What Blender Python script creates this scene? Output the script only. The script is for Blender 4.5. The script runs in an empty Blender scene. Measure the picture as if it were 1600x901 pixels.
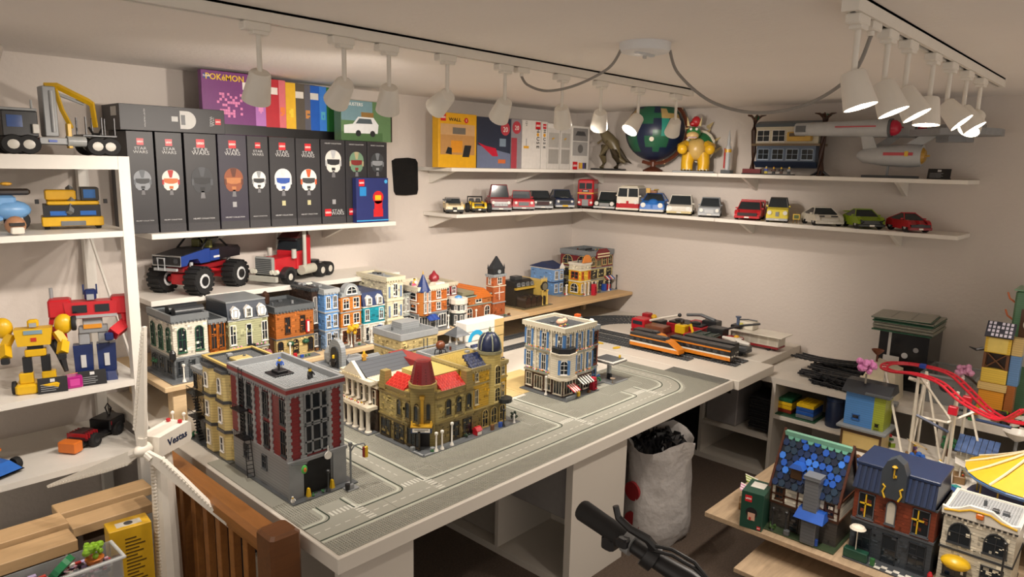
import bpy, math, random
from mathutils import Vector, Matrix
S = bpy.context.scene
COL = S.collection
R = math.radians
# ------------------------------------------------------------ camera (solved from the two horizontal vanishing points)
CX, CY = 800.0, 450.5
DESK = .585
CAM = Vector((0, 0, .985 + DESK))
_v1 = (1840 - CX, 280 - CY); _v2 = (-385 - CX, 230 - CY)
FPX = math.sqrt(-(_v1[0]*_v2[0] + _v1[1]*_v2[1]))
_X = Vector((_v1[0], -_v1[1], -FPX)).normalized()
_Y = Vector((_v2[0], -_v2[1], -FPX)).normalized()
_Z = _X.cross(_Y)
RM = Matrix((_X, _Y, _Z))
cd = bpy.data.cameras.new('camera'); cam = bpy.data.objects.new('camera', cd); COL.objects.link(cam)
cam.matrix_world = Matrix.Translation(CAM) @ RM.to_4x4()
cd.sensor_fit = 'HORIZONTAL'; cd.sensor_width = 36; cd.lens = FPX/1600*36; cd.clip_start = .02
S.camera = cam
S.view_settings.view_transform = 'Standard'; S.view_settings.look = 'None'
S.view_settings.gamma = 1; S.view_settings.use_curve_mapping = False
S.view_settings.exposure = 0.9
LAMP_L = 11.5      # watts of a spotlight on the long track
LAMP_R = 11.0      # watts of a spotlight on the short track
LAMP_COL = (1, .895, .79)
w = bpy.data.worlds.new('world'); S.world = w; w.use_nodes = True
w.node_tree.nodes['Background'].inputs[0].default_value = (.9, .8, .7, 1)
w.node_tree.nodes['Background'].inputs[1].default_value = .5

def ray(px, py): return RM @ Vector((px - CX, -(py - CY), -FPX))
def ZP(px, py, z):
    d = ray(px, py); return CAM + d*((z - CAM.z)/d.z)
def YP(px, py, y):
    d = ray(px, py); return CAM + d*((y - CAM.y)/d.y)
def XP(px, py, x):
    d = ray(px, py); return CAM + d*((x - CAM.x)/d.x)
def depth(p): return -(RM.transposed() @ (Vector(p) - CAM)).z
def px2m(n, p): return n*depth(p)/FPX
# ------------------------------------------------------------ geometry collector
class G:
    def __init__(s): s.v = []; s.f = []; s.m = []; s.k = 0
    def add(s, vs, fs):
        o = len(s.v); s.v += [tuple(v) for v in vs]
        s.f += [tuple(i + o for i in f) for f in fs]; s.m += [s.k]*len(fs); return s
    def mat(s, k): s.k = k; return s
    def box(s, x0, y0, z0, x1, y1, z1):
        return s.add([(x0,y0,z0),(x1,y0,z0),(x1,y1,z0),(x0,y1,z0),(x0,y0,z1),(x1,y0,z1),(x1,y1,z1),(x0,y1,z1)],
                     [(0,3,2,1),(4,5,6,7),(0,1,5,4),(1,2,6,5),(2,3,7,6),(3,0,4,7)])
    def cb(s, x, y, z, w, d, h): return s.box(x-w/2, y-d/2, z, x+w/2, y+d/2, z+h)
    def rb(s, x0, y0, z0, x1, y1, z1, c):      # chamfered box
        a = [(x0+c,y0),(x1-c,y0),(x1,y0+c),(x1,y1-c),(x1-c,y1),(x0+c,y1),(x0,y1-c),(x0,y0+c)]
        mx, my = (x0+x1)/2, (y0+y1)/2
        def ins(p): return (p[0] + (c if p[0] < mx else -c), p[1] + (c if p[1] < my else -c))
        r = [[(p[0],p[1],z0+c) for p in a], [(p[0],p[1],z1-c) for p in a]]
        lo = [ins(p) + (z0,) for p in a]; hi = [ins(p) + (z1,) for p in a]
        vs = lo + r[0] + r[1] + hi; fs = [tuple(range(7,-1,-1)), tuple(range(24,32))]
        for l in range(3):
            for i in range(8):
                j = (i+1) % 8; fs.append((l*8+i, l*8+j, l*8+8+j, l*8+8+i))
        return s.add(vs, fs)
    def tp(s, x0, y0, z0, x1, y1, z1, a, b=None, c=None, d=None):   # tapered box, inset of the top on -x, +x, -y, +y
        b = a if b is None else b; c = a if c is None else c; d = c if d is None else d
        return s.add([(x0,y0,z0),(x1,y0,z0),(x1,y1,z0),(x0,y1,z0),(x0+a,y0+c,z1),(x1-b,y0+c,z1),(x1-b,y1-d,z1),(x0+a,y1-d,z1)],
                     [(0,3,2,1),(4,5,6,7),(0,1,5,4),(1,2,6,5),(2,3,7,6),(3,0,4,7)])
    def cyl(s, a, b, r, r2=None, n=12):
        a = Vector(a); b = Vector(b); r2 = r if r2 is None else r2
        q = (b-a).to_track_quat('Z', 'Y'); vs = []
        for p, rr in ((a, r), (b, r2)):
            for i in range(n):
                t = 2*math.pi*i/n; vs.append(p + q @ Vector((rr*math.cos(t), rr*math.sin(t), 0)))
        fs = [tuple(range(n-1,-1,-1)), tuple(range(n, 2*n))]
        for i in range(n):
            j = (i+1) % n; fs.append((i, j, n+j, n+i))
        return s.add(vs, fs)
    def tube(s, pts, r, n=8, closed=False):
        pts = [Vector(p) for p in pts]; m = len(pts); vs = []; fs = []
        rs = r if isinstance(r, (list, tuple)) else [r]*m
        for i, p in enumerate(pts):
            if closed: t = pts[(i+1) % m] - pts[i-1]
            else: t = pts[min(i+1, m-1)] - pts[max(i-1, 0)]
            q = t.to_track_quat('Z', 'Y')
            for k in range(n):
                a = 2*math.pi*k/n; vs.append(p + q @ Vector((rs[i]*math.cos(a), rs[i]*math.sin(a), 0)))
        for i in range(m if closed else m-1):
            i2 = (i+1) % m
            for k in range(n):
                j = (k+1) % n; fs.append((i*n+k, i*n+j, i2*n+j, i2*n+k))
        if not closed: fs += [tuple(range(n-1,-1,-1)), tuple(range((m-1)*n, m*n))]
        return s.add(vs, fs)
    def pr(s, poly, ax, a, b):
        f = {'x': lambda u, v, t: (t,u,v), 'y': lambda u, v, t: (u,t,v), 'z': lambda u, v, t: (u,v,t)}[ax]
        n = len(poly); vs = [f(u, v, a) for u, v in poly] + [f(u, v, b) for u, v in poly]
        fs = [tuple(range(n-1,-1,-1)), tuple(range(n, 2*n))]
        for i in range(n):
            j = (i+1) % n; fs.append((i, j, n+j, n+i))
        return s.add(vs, fs)
    def lathe(s, c, prof, n=16, sx=1, sy=1):
        vs = []; fs = []; m = len(prof)
        for r, z in prof:
            for i in range(n):
                t = 2*math.pi*i/n; vs.append((c[0]+sx*r*math.cos(t), c[1]+sy*r*math.sin(t), c[2]+z))
        for k in range(m-1):
            for i in range(n):
                j = (i+1) % n; fs.append((k*n+i, k*n+j, k*n+n+j, k*n+n+i))
        fs += [tuple(range(n-1,-1,-1)), tuple(range((m-1)*n, m*n))]
        return s.add(vs, fs)
    def sph(s, c, r, n=12, m=8, sc=(1,1,1)):
        vs = [(c[0], c[1], c[2]-r*sc[2])]; fs = []
        for k in range(1, m):
            p = math.pi*k/m
            for i in range(n):
                t = 2*math.pi*i/n
                vs.append((c[0]+r*sc[0]*math.sin(p)*math.cos(t), c[1]+r*sc[1]*math.sin(p)*math.sin(t), c[2]-r*sc[2]*math.cos(p)))
        vs.append((c[0], c[1], c[2]+r*sc[2])); e = len(vs)-1
        for i in range(n):
            j = (i+1) % n; fs.append((0, 1+j, 1+i)); fs.append((e, 1+(m-2)*n+i, 1+(m-2)*n+j))
            for k in range(m-2):
                fs.append((1+k*n+i, 1+k*n+j, 1+k*n+n+j, 1+k*n+n+i))
        return s.add(vs, fs)
    def studs(s, x0, y0, nx, ny, z, p=.008, r=.0025, h=.0018, n=6):
        for i in range(nx):
            for j in range(ny): s.stud(x0+(i+.5)*p, y0+(j+.5)*p, z, r, h, n)
        return s
    def stud(s, x, y, z, r=.0025, h=.0018, n=6):
        vs = [(x+r*math.cos(2*math.pi*i/n), y+r*math.sin(2*math.pi*i/n), z+q) for q in (0, h) for i in range(n)]
        fs = [tuple(range(n, 2*n))] + [(i, (i+1) % n, n+(i+1) % n, n+i) for i in range(n)]
        return s.add(vs, fs)
    def xf(s, mtx, a=0):
        for i in range(a, len(s.v)): s.v[i] = tuple(mtx @ Vector(s.v[i]))
        return s
# ------------------------------------------------------------ materials
def lin(h):
    h = h.lstrip('#'); o = []
    for i in (0, 2, 4):
        c = int(h[i:i+2], 16)/255; o.append(c/12.92 if c <= .04045 else ((c+.055)/1.055)**2.4)
    return tuple(o) + (1,)
_M = {}
def M(hexc, rough=.38, kind='plain', metal=0., amt=.07, scale=40., alpha=1., emit=0.):
    key = (hexc, rough, kind, metal, amt, scale, alpha, emit)
    if key in _M: return _M[key]
    m = bpy.data.materials.new(kind + '_' + hexc.lstrip('#')); m.use_nodes = True
    nt = m.node_tree; N = nt.nodes; L = nt.links; b = N['Principled BSDF']
    b.inputs['Roughness'].default_value = rough; b.inputs['Metallic'].default_value = metal
    tc = N.new('ShaderNodeTexCoord'); c = lin(hexc)
    d = tuple(x*(1-amt*2.2) for x in c[:3]) + (1,); e = tuple(min(1, x*(1+amt)) for x in c[:3]) + (1,)
    rp = N.new('ShaderNodeMix'); rp.data_type = 'RGBA'
    rp.inputs[6].default_value = d; rp.inputs[7].default_value = e
    nz = N.new('ShaderNodeTexNoise'); nz.inputs['Scale'].default_value = scale; nz.inputs['Detail'].default_value = 3
    L.new(nz.outputs[0], rp.inputs[0]); col = rp.outputs[2]
    src = tc.outputs['Object']
    if kind == 'wood':
        mp = N.new('ShaderNodeMapping'); mp.inputs['Scale'].default_value = (1.2, 9, 9) if scale < 50 else (9, 1.2, 9)
        L.new(src, mp.inputs[0]); src = mp.outputs[0]; nz.inputs['Scale'].default_value = 5; nz.inputs['Distortion'].default_value = 1.2
        nz.inputs['Detail'].default_value = 6
    if kind == 'brick':
        sp = N.new('ShaderNodeSeparateXYZ'); L.new(src, sp.inputs[0])
        ad = N.new('ShaderNodeMath'); L.new(sp.outputs[0], ad.inputs[0]); L.new(sp.outputs[1], ad.inputs[1])
        cm = N.new('ShaderNodeCombineXYZ'); L.new(ad.outputs[0], cm.inputs[0]); L.new(sp.outputs[2], cm.inputs[1])
        bt = N.new('ShaderNodeTexBrick'); L.new(cm.outputs[0], bt.inputs[0])
        bt.inputs['Scale'].default_value = 1; bt.inputs['Brick Width'].default_value = .352; bt.inputs['Row Height'].default_value = .0096
        bt.inputs['Mortar Size'].default_value = .0007; bt.inputs['Mortar Smooth'].default_value = .3
        bt.inputs['Color1'].default_value = c; bt.inputs['Color2'].default_value = tuple(x*.93 for x in c[:3]) + (1,)
        bt.inputs['Mortar'].default_value = tuple(x*.55 for x in c[:3]) + (1,)
        col = bt.outputs[0]
    L.new(src, nz.inputs['Vector'])
    if kind in ('wall', 'carpet', 'wood', 'bag'):
        bp = N.new('ShaderNodeBump'); n2 = N.new('ShaderNodeTexNoise'); L.new(src, n2.inputs['Vector'])
        n2.inputs['Scale'].default_value = {'wall': 55, 'carpet': 260, 'wood': 14, 'bag': 14}[kind]; n2.inputs['Detail'].default_value = 4
        bp.inputs['Strength'].default_value = {'wall': .22, 'carpet': .9, 'wood': .08, 'bag': .45}[kind]
        bp.inputs['Distance'].default_value = {'wall': .008, 'carpet': .01, 'wood': .003, 'bag': .03}[kind]
        L.new(n2.outputs[0], bp.inputs['Height']); L.new(bp.outputs[0], b.inputs['Normal'])
    L.new(col, b.inputs['Base Color'])
    if alpha < 1: b.inputs['Alpha'].default_value = alpha
    if emit:
        b.inputs['Emission Color'].default_value = c; b.inputs['Emission Strength'].default_value = emit
    _M[key] = m; return m
def B(h): return M(h, .36, 'brick')
def P(h, r=.34): return M(h, r)
GLASS = M('#20262b', .08, amt=.02)
WHITE = M('#e9e6e0', .4, amt=.02, scale=3)
BLACK = M('#17171a', .4)
DGREY = M('#55595c', .4); LGREY = M('#9a9d9e', .4); CHROME = M('#c9cbcc', .22, metal=.85); RUBBER = M('#161617', .75)
# ------------------------------------------------------------ objects
def mesh(name, g, mats, smooth=False):
    me = bpy.data.meshes.new(name); me.from_pydata(g.v, [], g.f)
    for m in (mats if isinstance(mats, (list, tuple)) else [mats]): me.materials.append(m)
    me.polygons.foreach_set('material_index', g.m)
    if smooth:
        me.shade_smooth(); me.set_sharp_from_angle(angle=R(42))
    me.update(); return me
def put(name, me, par=None, loc=(0,0,0), rot=(0,0,0)):
    o = bpy.data.objects.new(name, me); COL.objects.link(o); o.location = loc; o.rotation_euler = rot
    if par is not None: o.parent = par
    return o
def ob(name, g, mats, par=None, loc=(0,0,0), rot=(0,0,0), smooth=False, label=None, kind=None):
    o = put(name, mesh(name, g, mats, smooth), par, loc, rot)
    if label: o['label'] = label
    if kind: o['kind'] = kind
    return o
def tag(o, label, cat, group=None):
    o['label'] = label; o['category'] = cat
    if group: o['group'] = group
    return o
def thing(name, label, cat, loc=(0,0,0), rz=0, group=None):
    o = bpy.data.objects.new(name, None); o.empty_display_size = .02; COL.objects.link(o)
    o.location = loc; o.rotation_euler = (0, 0, rz); return tag(o, label, cat, group)
def struct(name, g, mats, par=None, **k):
    o = ob(name, g, mats, par, **k)
    if par is None: o['kind'] = 'structure'
    return o
_T = {}
FRONT = (R(90), 0, 0); LEFT = (R(90), 0, R(-90)); FLAT = (0, 0, 0)
def text(s, size, mat, par, loc, rot=FRONT, name='lettering', sx=1., off=0., ext=.0004):
    key = (s, round(size, 5), mat.name, sx, off)
    if key not in _T:
        c = bpy.data.curves.new('lettering', 'FONT'); c.body = s; c.size = size; c.align_x = 'CENTER'; c.align_y = 'CENTER'
        c.extrude = ext; c.resolution_u = 2; c.offset = off
        o = bpy.data.objects.new('tmp', c); COL.objects.link(o)
        bpy.context.view_layer.update()
        me = bpy.data.meshes.new_from_object(o.evaluated_get(bpy.context.evaluated_depsgraph_get()))
        for v in me.vertices: v.co.x *= sx
        me.materials.clear(); me.materials.append(mat); bpy.data.objects.remove(o); bpy.data.curves.remove(c); _T[key] = me
    return put(name, _T[key], par, loc, rot)
_C = {}
def cached(key, fn):
    if key not in _C: _C[key] = fn()
    return _C[key]
# ------------------------------------------------------------ the room
XW, YW, ZC = 4.0, 3.15, 1.933
WALL = M('#d3cac2', .85, 'wall', amt=.03, scale=2.5)
struct('floor', G().box(-1.6, -1.7, -.05, XW, YW, 0), M('#6d5d50', .95, 'carpet', amt=.25, scale=120))
struct('ceiling', G().box(-1.6, -1.7, ZC, XW+.1, YW+.1, ZC+.08), M('#efe9e4', .9, 'wall', amt=.03, scale=2))
struct('wall_left', G().box(-1.6, YW, 0, XW+.1, YW+.1, ZC), WALL)
struct('wall_right', G().box(XW, -1.7, 0, XW+.1, YW, ZC), WALL)
SHELFW = M('#e2ddd4', .45, amt=.02, scale=4)
# wall shelves: board + brackets
def shelf(label, x0, y0, x1, y1, ztop, th, brk=(), ax='x'):
    t = thing('wall_shelf', label, 'shelf', ((x0+x1)/2, (y0+y1)/2, ztop-th), group=None)
    mx, my = (x0+x1)/2, (y0+y1)/2
    ob('board', G().rb(x0-mx, y0-my, 0, x1-mx, y1-my, th, .0015), SHELFW, t)
    for p in brk:
        if ax == 'x':
            dpt = (y1-y0)*.75
            ob('bracket', G().pr([(y1-my, 0), (y1-my, -.07), (y1-my-.02, -.07), (y1-my-dpt, 0)], 'x', p-mx-.009, p-mx+.009), SHELFW, t)
        else:
            dpt = (x1-x0)*.75
            ob('bracket', G().pr([(x1-mx, 0), (x1-mx, -.07), (x1-mx-.02, -.07), (x1-mx-dpt, 0)], 'y', p-my-.009, p-my+.009), SHELFW, t)
    return t
ZB, ZT, ZLO, ZUP = 1.272, 1.008, 1.291, 1.545
XL = YP(661, 330, YW).x
shelf('white wall shelf carrying the row of tall black boxes', 1.02, 2.87, YP(619, 347, 2.87).x, YW, ZB, .022, (1.35, 1.95))
shelf('white wall shelf carrying the monster truck and the red semi truck', 1.0, 2.87, YP(625, 424, 2.87).x, YW, ZT, .022, (1.3, 2.1))
shelf('white wall shelf carrying the yellow set box and white boxes', XL-.04, 2.86, XW-.262, YW, ZUP, .02, (XL+.05, 3.4))
shelf('white wall shelf carrying the vintage cars on the left wall', XL, 2.86, XW-.262, YW, ZLO, .02, (XL+.05, 3.4))
ys = XP(1121, 273, XW-.26).y
yU = XP(1513, 281, XW-.26).y
shelf('white wall shelf carrying the dinosaur and the globe in the corner', XW-.26, ys+.001, XW, YW, ZUP, .02, (2.9,), 'y')
shelf('long white wall shelf carrying the tree house and the spaceship', XW-.26, yU, XW, ys-.001, ZUP, .02, (ys-.12, 1.0), 'y')
shelf('white wall shelf carrying the red and white van in the corner', XW-.26, ys+.001, XW, YW, ZLO, .02, (2.9,), 'y')
shelf('long white wall shelf carrying the sports cars', XW-.26, yU+.01, XW, ys-.001, ZLO, .02, (ys-.12, 1.0), 'y')
# ------------------------------------------------------------ track lights
TRK = M('#e4dfd6', .4, amt=.02); TY1, TY2 = 1.71, .545
def track(label, x0, x1, y):
    t = thing('light_track', label, 'light track', ((x0+x1)/2, y, ZC)); h = (x1-x0)/2
    ob('rail', G().box(-h, -.017, -.032, h, -.006, 0).box(-h, .006, -.032, h, .017, 0).box(-h, -.017, -.006, h, .017, 0), TRK, t)
    ob('conductor', G().box(-h+.01, -.0055, -.026, h-.01, .0055, -.0065), M('#3a3530', .5), t)
    for s in (-1, 1): ob('end_cap', G().box(s*h-.006, -.0175, -.0325, s*h+.006, .0175, 0), TRK, t)
    return t
track('long white lighting track on the ceiling above the desk', -.3, YP(1078, 147, TY1).x, TY1)
track('short white lighting track on the ceiling at the right with seven spotlights', YP(1330, 8, TY2).x, YP(1562, 130, TY2).x, TY2)
BULB = M('#fff1dd', .5, emit=14.)
def lamp(px, py, mouth, y, watts, label, lean=20, stem=.125):
    top = YP(px, py, y); top.z = ZC-.032
    t = thing('track_spotlight', label, 'spotlight', top)
    ob('adapter', G().rb(-.035, -.016, -.022, .035, .016, 0, .003).rb(-.012, -.014, -.03, .03, .014, -.02, .002), TRK, t)
    J = Vector((.008, 0, -stem))
    ob('stem', G().cyl((.008, 0, -.02), J, .0065, n=10), TRK, t, smooth=True)
    # direction of the shade: its picture angle from the mouth's pixel, its lean along the line of sight from how much of the mouth or the cap shows
    W = top + J; d = ray(*mouth).normalized(); q = W - CAM
    pp = (CAM + d*q.dot(d) - W).normalized()
    dr = (pp*math.cos(R(lean)) + d*math.sin(R(lean))).normalized()
    qd = dr.to_track_quat('Z', 'Y').to_matrix().to_4x4()
    g = G(); prof = [(.010, -.010), (.023, -.008), (.0265, -.003), (.036, .070), (.034, .070), (.025, .0), (.004, -.002)]
    g.lathe((0, 0, 0), prof, 20).xf(Matrix.Translation(J) @ qd)
    sh = ob('shade', g, TRK, t, smooth=True)
    ob('joint', G().sph(tuple(J), .010, 8, 6), TRK, t, smooth=True)
    ob('bulb', G().cyl((0, 0, .055), (0, 0, .061), .031, n=20).xf(Matrix.Translation(J) @ qd), BULB, t, smooth=True, label='glowing lamp disc')
    l = bpy.data.lights.new('spot', 'SPOT'); l.energy = watts; l.color = LAMP_COL; l.spot_size = R(128); l.spot_blend = .75; l.shadow_soft_size = .022
    lo = bpy.data.objects.new('spot_light', l); COL.objects.link(lo); lo.parent = t
    lo.location = J + dr*.076; lo.rotation_euler = (-dr).to_track_quat('Z', 'Y').to_euler()
    return t
left = [((398, 30), (402, 145), 25, 'largest white track spotlight, in front of the purple box'),
        ((533, 58), (525, 158), 42, 'white track spotlight tilted left above the green box'),
        ((604, 72), (606, 168), 32, 'white track spotlight hanging straight in front of the green box picture'),
        ((696, 90), (677, 172), 42, 'white track spotlight tilted left beside the yellow box'),
        ((787, 107), (779, 184), 38, 'white track spotlight in front of the dark blue box'),
        ((877, 122), (879, 190), 36, 'white track spotlight in front of the white boxes'),
        ((938, 132), (936, 198), 42, 'white track spotlight above the dinosaur'),
        ((997, 142), (986, 200), -28, 'white track spotlight with lit mouth beside the globe'),
        ((1056, 150), (1050, 207), 46, 'white track spotlight in front of the globe frame, last of the long track'),]
for (p, m, fr, lb) in left: lamp(p[0], p[1], m, TY1, LAMP_L, lb, fr)
lamp(-40, -36, (-30, 90), TY1, LAMP_L, 'white track spotlight cut by the left edge of the picture')
right = [((1340, 36), (1342, 155), 'biggest spotlight of the short track, leftmost'), ((1387, 60), (1392, 164), 'second spotlight from the left on the short track'),
         ((1419, 78), (1427, 170), 'third spotlight from the left on the short track'), ((1458, 95), (1448, 185), 'fourth spotlight of the short track, pointing straight down'),
         ((1485, 107), (1495, 183), 'fifth spotlight of the short track, third from its far end'), ((1511, 117), (1512, 184), 'sixth spotlight of the short track, mostly hidden'),
         ((1533, 127), (1519, 194), 'spotlight with the brightest lit mouth at the far end of the short track')]
for i, (p, m, lb) in enumerate(right): lamp(p[0], p[1], m, TY2, LAMP_R, lb, -38 if i == 6 else -9)
# ceiling rose with the two feed cables
rc = ZP(1008, 70, ZC-.005); rc.z = ZC
rose = thing('ceiling_rose', 'round white ceiling rose with two cables', 'ceiling rose', rc)
ob('housing', G().lathe((0, 0, -.030), [(.055, 0), (.072, .004), (.076, .012), (.076, .03)], 28), M('#dfe0e2', .35, amt=.02), rose, smooth=True)
ob('strap', G().rb(-.045, -.008, -.036, .045, .008, -.028, .002), M('#d0d2d4', .3), rose)
ob('screw', G().cyl((0, 0, -.044), (0, 0, -.03), .006, n=10), CHROME, rose, smooth=True)
CAB = M('#8f8b86', .55)
def cable(label, a, b, mids):
    pts = [Vector(a)] + [Vector(m) for m in mids] + [Vector(b)]; out = []
    for i in range(len(pts)-1):
        p0, p1, p2, p3 = pts[max(i-1, 0)], pts[i], pts[i+1], pts[min(i+2, len(pts)-1)]
        for k in range(8):
            t = k/8; out.append(.5*((2*p1) + (p2-p0)*t + (2*p0-5*p1+4*p2-p3)*t*t + (3*p1-p0-3*p2+p3)*t**3))
    out.append(pts[-1]); o0 = out[0]
    return tag(ob('feed_cable', G().tube([p-o0 for p in out], .0045, 8), CAB, loc=o0, smooth=True), label, 'cable')
fa = YP(815, 114, TY1); fa.z = ZC-.032
fb = YP(1362, 45, TY2); fb.z = ZC-.032
for f_, lb in ((fa, 'small white cable connector on the long track'), (fb, 'small white cable connector on the short track')):
    tag(ob('cable_connector', G().rb(-.03, -.014, -.02, .03, .014, 0, .003).cyl((0, 0, -.03), (0, 0, -.02), .007, n=10), TRK, loc=f_), lb, 'connector')
def mid(px, py, a, b, t): return CAM + ray(px, py).normalized()*((a.lerp(b, t) - CAM).length)
a0 = rc + Vector((-.05, .05, -.02)); a1 = fa + Vector((0, 0, -.03))
cable('grey cable drooping from the ceiling rose to the long track', a0, a1, [mid(950, 107, a0, a1, .25), mid(900, 133, a0, a1, .5), mid(855, 142, a0, a1, .72), mid(825, 133, a0, a1, .9)])
b0 = rc + Vector((.05, -.055, -.02)); b1 = fb + Vector((0, 0, -.03))
cable('grey cable drooping from the ceiling rose to the short track', b0, b1, [mid(1060, 115, b0, b1, .15), mid(1110, 158, b0, b1, .32), mid(1180, 176, b0, b1, .5), mid(1260, 163, b0, b1, .7), mid(1330, 118, b0, b1, .9)])
# ------------------------------------------------------------ desk, platform, cabinets
TOPW = M('#dcd6cb', .4, amt=.02, scale=5)
DX0, DX1, DY0 = .888, 3.06, 1.405
tag(ob('desk_top', G().rb(0, 0, -.045, DX1-DX0, YW-DY0-.005, 0, .002), TOPW, loc=(DX0, DY0, DESK)), 'big white desk top with grey road plates along its front', 'desk')
d2 = ZP(1163, 592, DESK); d2r = ZP(1208, 570, DESK)
tag(ob('desk_top', G().rb(0, 0, -.045, d2r.x-DX1-.004, YW-d2.y-.005, 0, .002), TOPW, loc=(DX1+.004, d2.y, DESK)), 'narrow white desk top under the orange train', 'desk')
X3 = d2r.x+.005
# pine platform along the left wall, standing on legs on the desk
PZ = DESK+.149; PY = 2.6; PX0 = YP(258, 612, PY).x
PINE = M('#d8bd95', .6, 'wood', amt=.12); PINE2 = M('#d3b080', .55, 'wood', amt=.12)
def leg(p, x, y, z0, z1, w=.045): ob('leg', G().rb(x-w/2, y-w/2, z0, x+w/2, y+w/2, z1, .002), PINE, p)
pl = thing('pine_platform', 'raised pale pine board carrying the row of brick houses', 'platform', (PX0, PY, PZ)); xj = YP(827, 487, PY).x
ob('board', G().rb(0, 0, -.02, xj-PX0, YW-PY-.01, 0, .002), PINE, pl)
for x in (.06, .75, 1.4, xj-PX0-.06):
    if PX0 + x < 1.0: leg(pl, x, .05, -.149, -.02, .05)
    else: leg(pl, x, .2, -.149, -.02)
    leg(pl, x, .48, -.149, -.02)
pl2 = thing('pine_platform', 'raised honey coloured pine board in the corner under the blue house', 'platform', (xj+.002, PY, PZ))
ob('board', G().rb(0, 0, -.02, XW-xj-.01, YW-PY-.01, 0, .002), PINE2, pl2)
for x in (.4, .9): leg(pl2, x, .3, -.149, -.02, .03)
# cube cabinets under the desk (open towards the aisle)
CABW = M('#cfc8bd', .5, amt=.03, scale=4)
def cabinet(label, x0, y0, x1, y1, h, cells, face, base=.0):
    t = thing('cube_cabinet', label, 'cabinet', ((x0+x1)/2, (y0+y1)/2, 0)); a, b = (x1-x0)/2, (y1-y0)/2; w = .018
    ob('top_panel', G().box(-a, -b, h-.03, a, b, h), CABW, t); ob('bottom_panel', G().box(-a, -b, 0, a, b, .03), CABW, t)
    if face == 'x':
        ob('side_panel', G().box(-a, -b, .03, a, -b+.03, h-.03), CABW, t); ob('side_panel', G().box(-a, b-.03, .03, a, b, h-.03), CABW, t)
        ob('back_panel', G().box(a-.008, -b+.03, .03, a, b-.03, h-.03), CABW, t)
        for y in cells: ob('divider', G().box(-a, y-(y0+y1)/2-w/2, .03, a-.008, y-(y0+y1)/2+w/2, h-.03), CABW, t)
    return t
HC = DESK-.046
xa0 = .925; xa1 = YP(646, 820, 1.45).x
xb0 = YP(897, 700, 1.45).x; xb1 = YP(981, 672, 1.45).x
def drawer(label, x, y0, y1, z0, z1, col='#a5a09b', dep=.25, slot=True):
    t = thing('storage_box', label, 'storage box', (x, (y0+y1)/2, z0)); b = (y1-y0)/2; h = z1-z0
    ob('body', G().rb(0, -b, 0, dep, b, h, .004), M(col, .6), t)
    if slot: ob('grip_slot', G().box(-.001, -.045, h*.62, .002, .045, h*.62+.035), M('#1c1a18', .8), t)
    return t
cabinet('white cube cabinet at the near end under the desk', xa0, 1.45, xa1, 2.2, HC, (1.82,), 'x')
cabinet('white cube cabinet in the middle under the desk beside the bag', xb0, 1.45, xb1, 2.58, HC, (1.83, 2.2), 'x')
drawer('grey storage box with a dark grip slot under the desk', xb0+.03, 1.50, 1.81, .26, HC-.04, '#8d8a88')
drawer('pale storage box low in the middle cabinet under the desk', xb0+.05, 1.85, 2.18, .032, .26, '#a19b92')
random.seed(3)
y = 2.22
for i, c in enumerate(('#23262c', '#1d1d20', '#2c3038', '#26211f', '#30333a', '#1c2230')):
    tag(ob('box', G().rb(0, -.025, 0, .25, .025, .30 + .03*(i % 3), .002), P(c, .6), loc=(xb0+.04, y+.027, .032)), 'dark upright set box under the desk, %s from the pale storage box' % ('first second third fourth fifth sixth'.split()[i]), 'box', 'dark boxes under the desk'); y += .055
# right hand cabinet along the back wall
CZ = DESK-.045; XC = 3.40
yd1 = XP(1092, 690, XC).y; yd2 = XP(1206, 640, XC).y
cb = cabinet('long white cube cabinet along the right wall under the track pile', XC, -1.2, XW-.005, 2.0, CZ, (yd1, yd2, yd2-.37, yd2-.74, yd2-1.11), 'x')
DK = M('#17181b', .6)
t = thing('crate', 'black plastic crate under the narrow desk top', 'crate', (XC+.05, (yd1+1.96)/2, .03))
ob('body', G().rb(0, -.10, 0, .3, .10, .2, .01), DK, t); ob('rim', G().box(-.006, -.105, .19, .306, .105, .205), DK, t)
for k in range(6): ob('rib', G().box(-.004, -.09+k*.033, .02, .002, -.08+k*.033, .185), DK, t)
drawer('grey storage box with dark grip slot beside the black plates stack', XC+.02, (yd1+yd2)/2+.0, yd1-.02, .22, CZ-.04, '#8f8b8a', .3)
for k in range(14):
    tag(ob('baseplate', G().rb(0, 0, 0, .2, .11, .011, .002), M('#1c1c1e', .5), loc=(XC+.03+.004*(k % 3), yd2+.02+.003*(k % 2), .235+k*.0125)), 'black plate in the stack beside the grey storage box', 'plate', 'stacked black plates in the cabinet')
ob('shelf', G().box(-.3+.002, yd1-.4-.001, .2, .28, yd1-.41, .218), CABW, cb)
ob('shelf', G().box(-.298, yd2+.01-.4, .2, .28, yd1-.01-.4, .218), CABW, cb)
ob('shelf', G().box(-.298, yd2-.36-.4, .33, .28, yd2-.01-.4, .345), CABW, cb)
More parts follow.
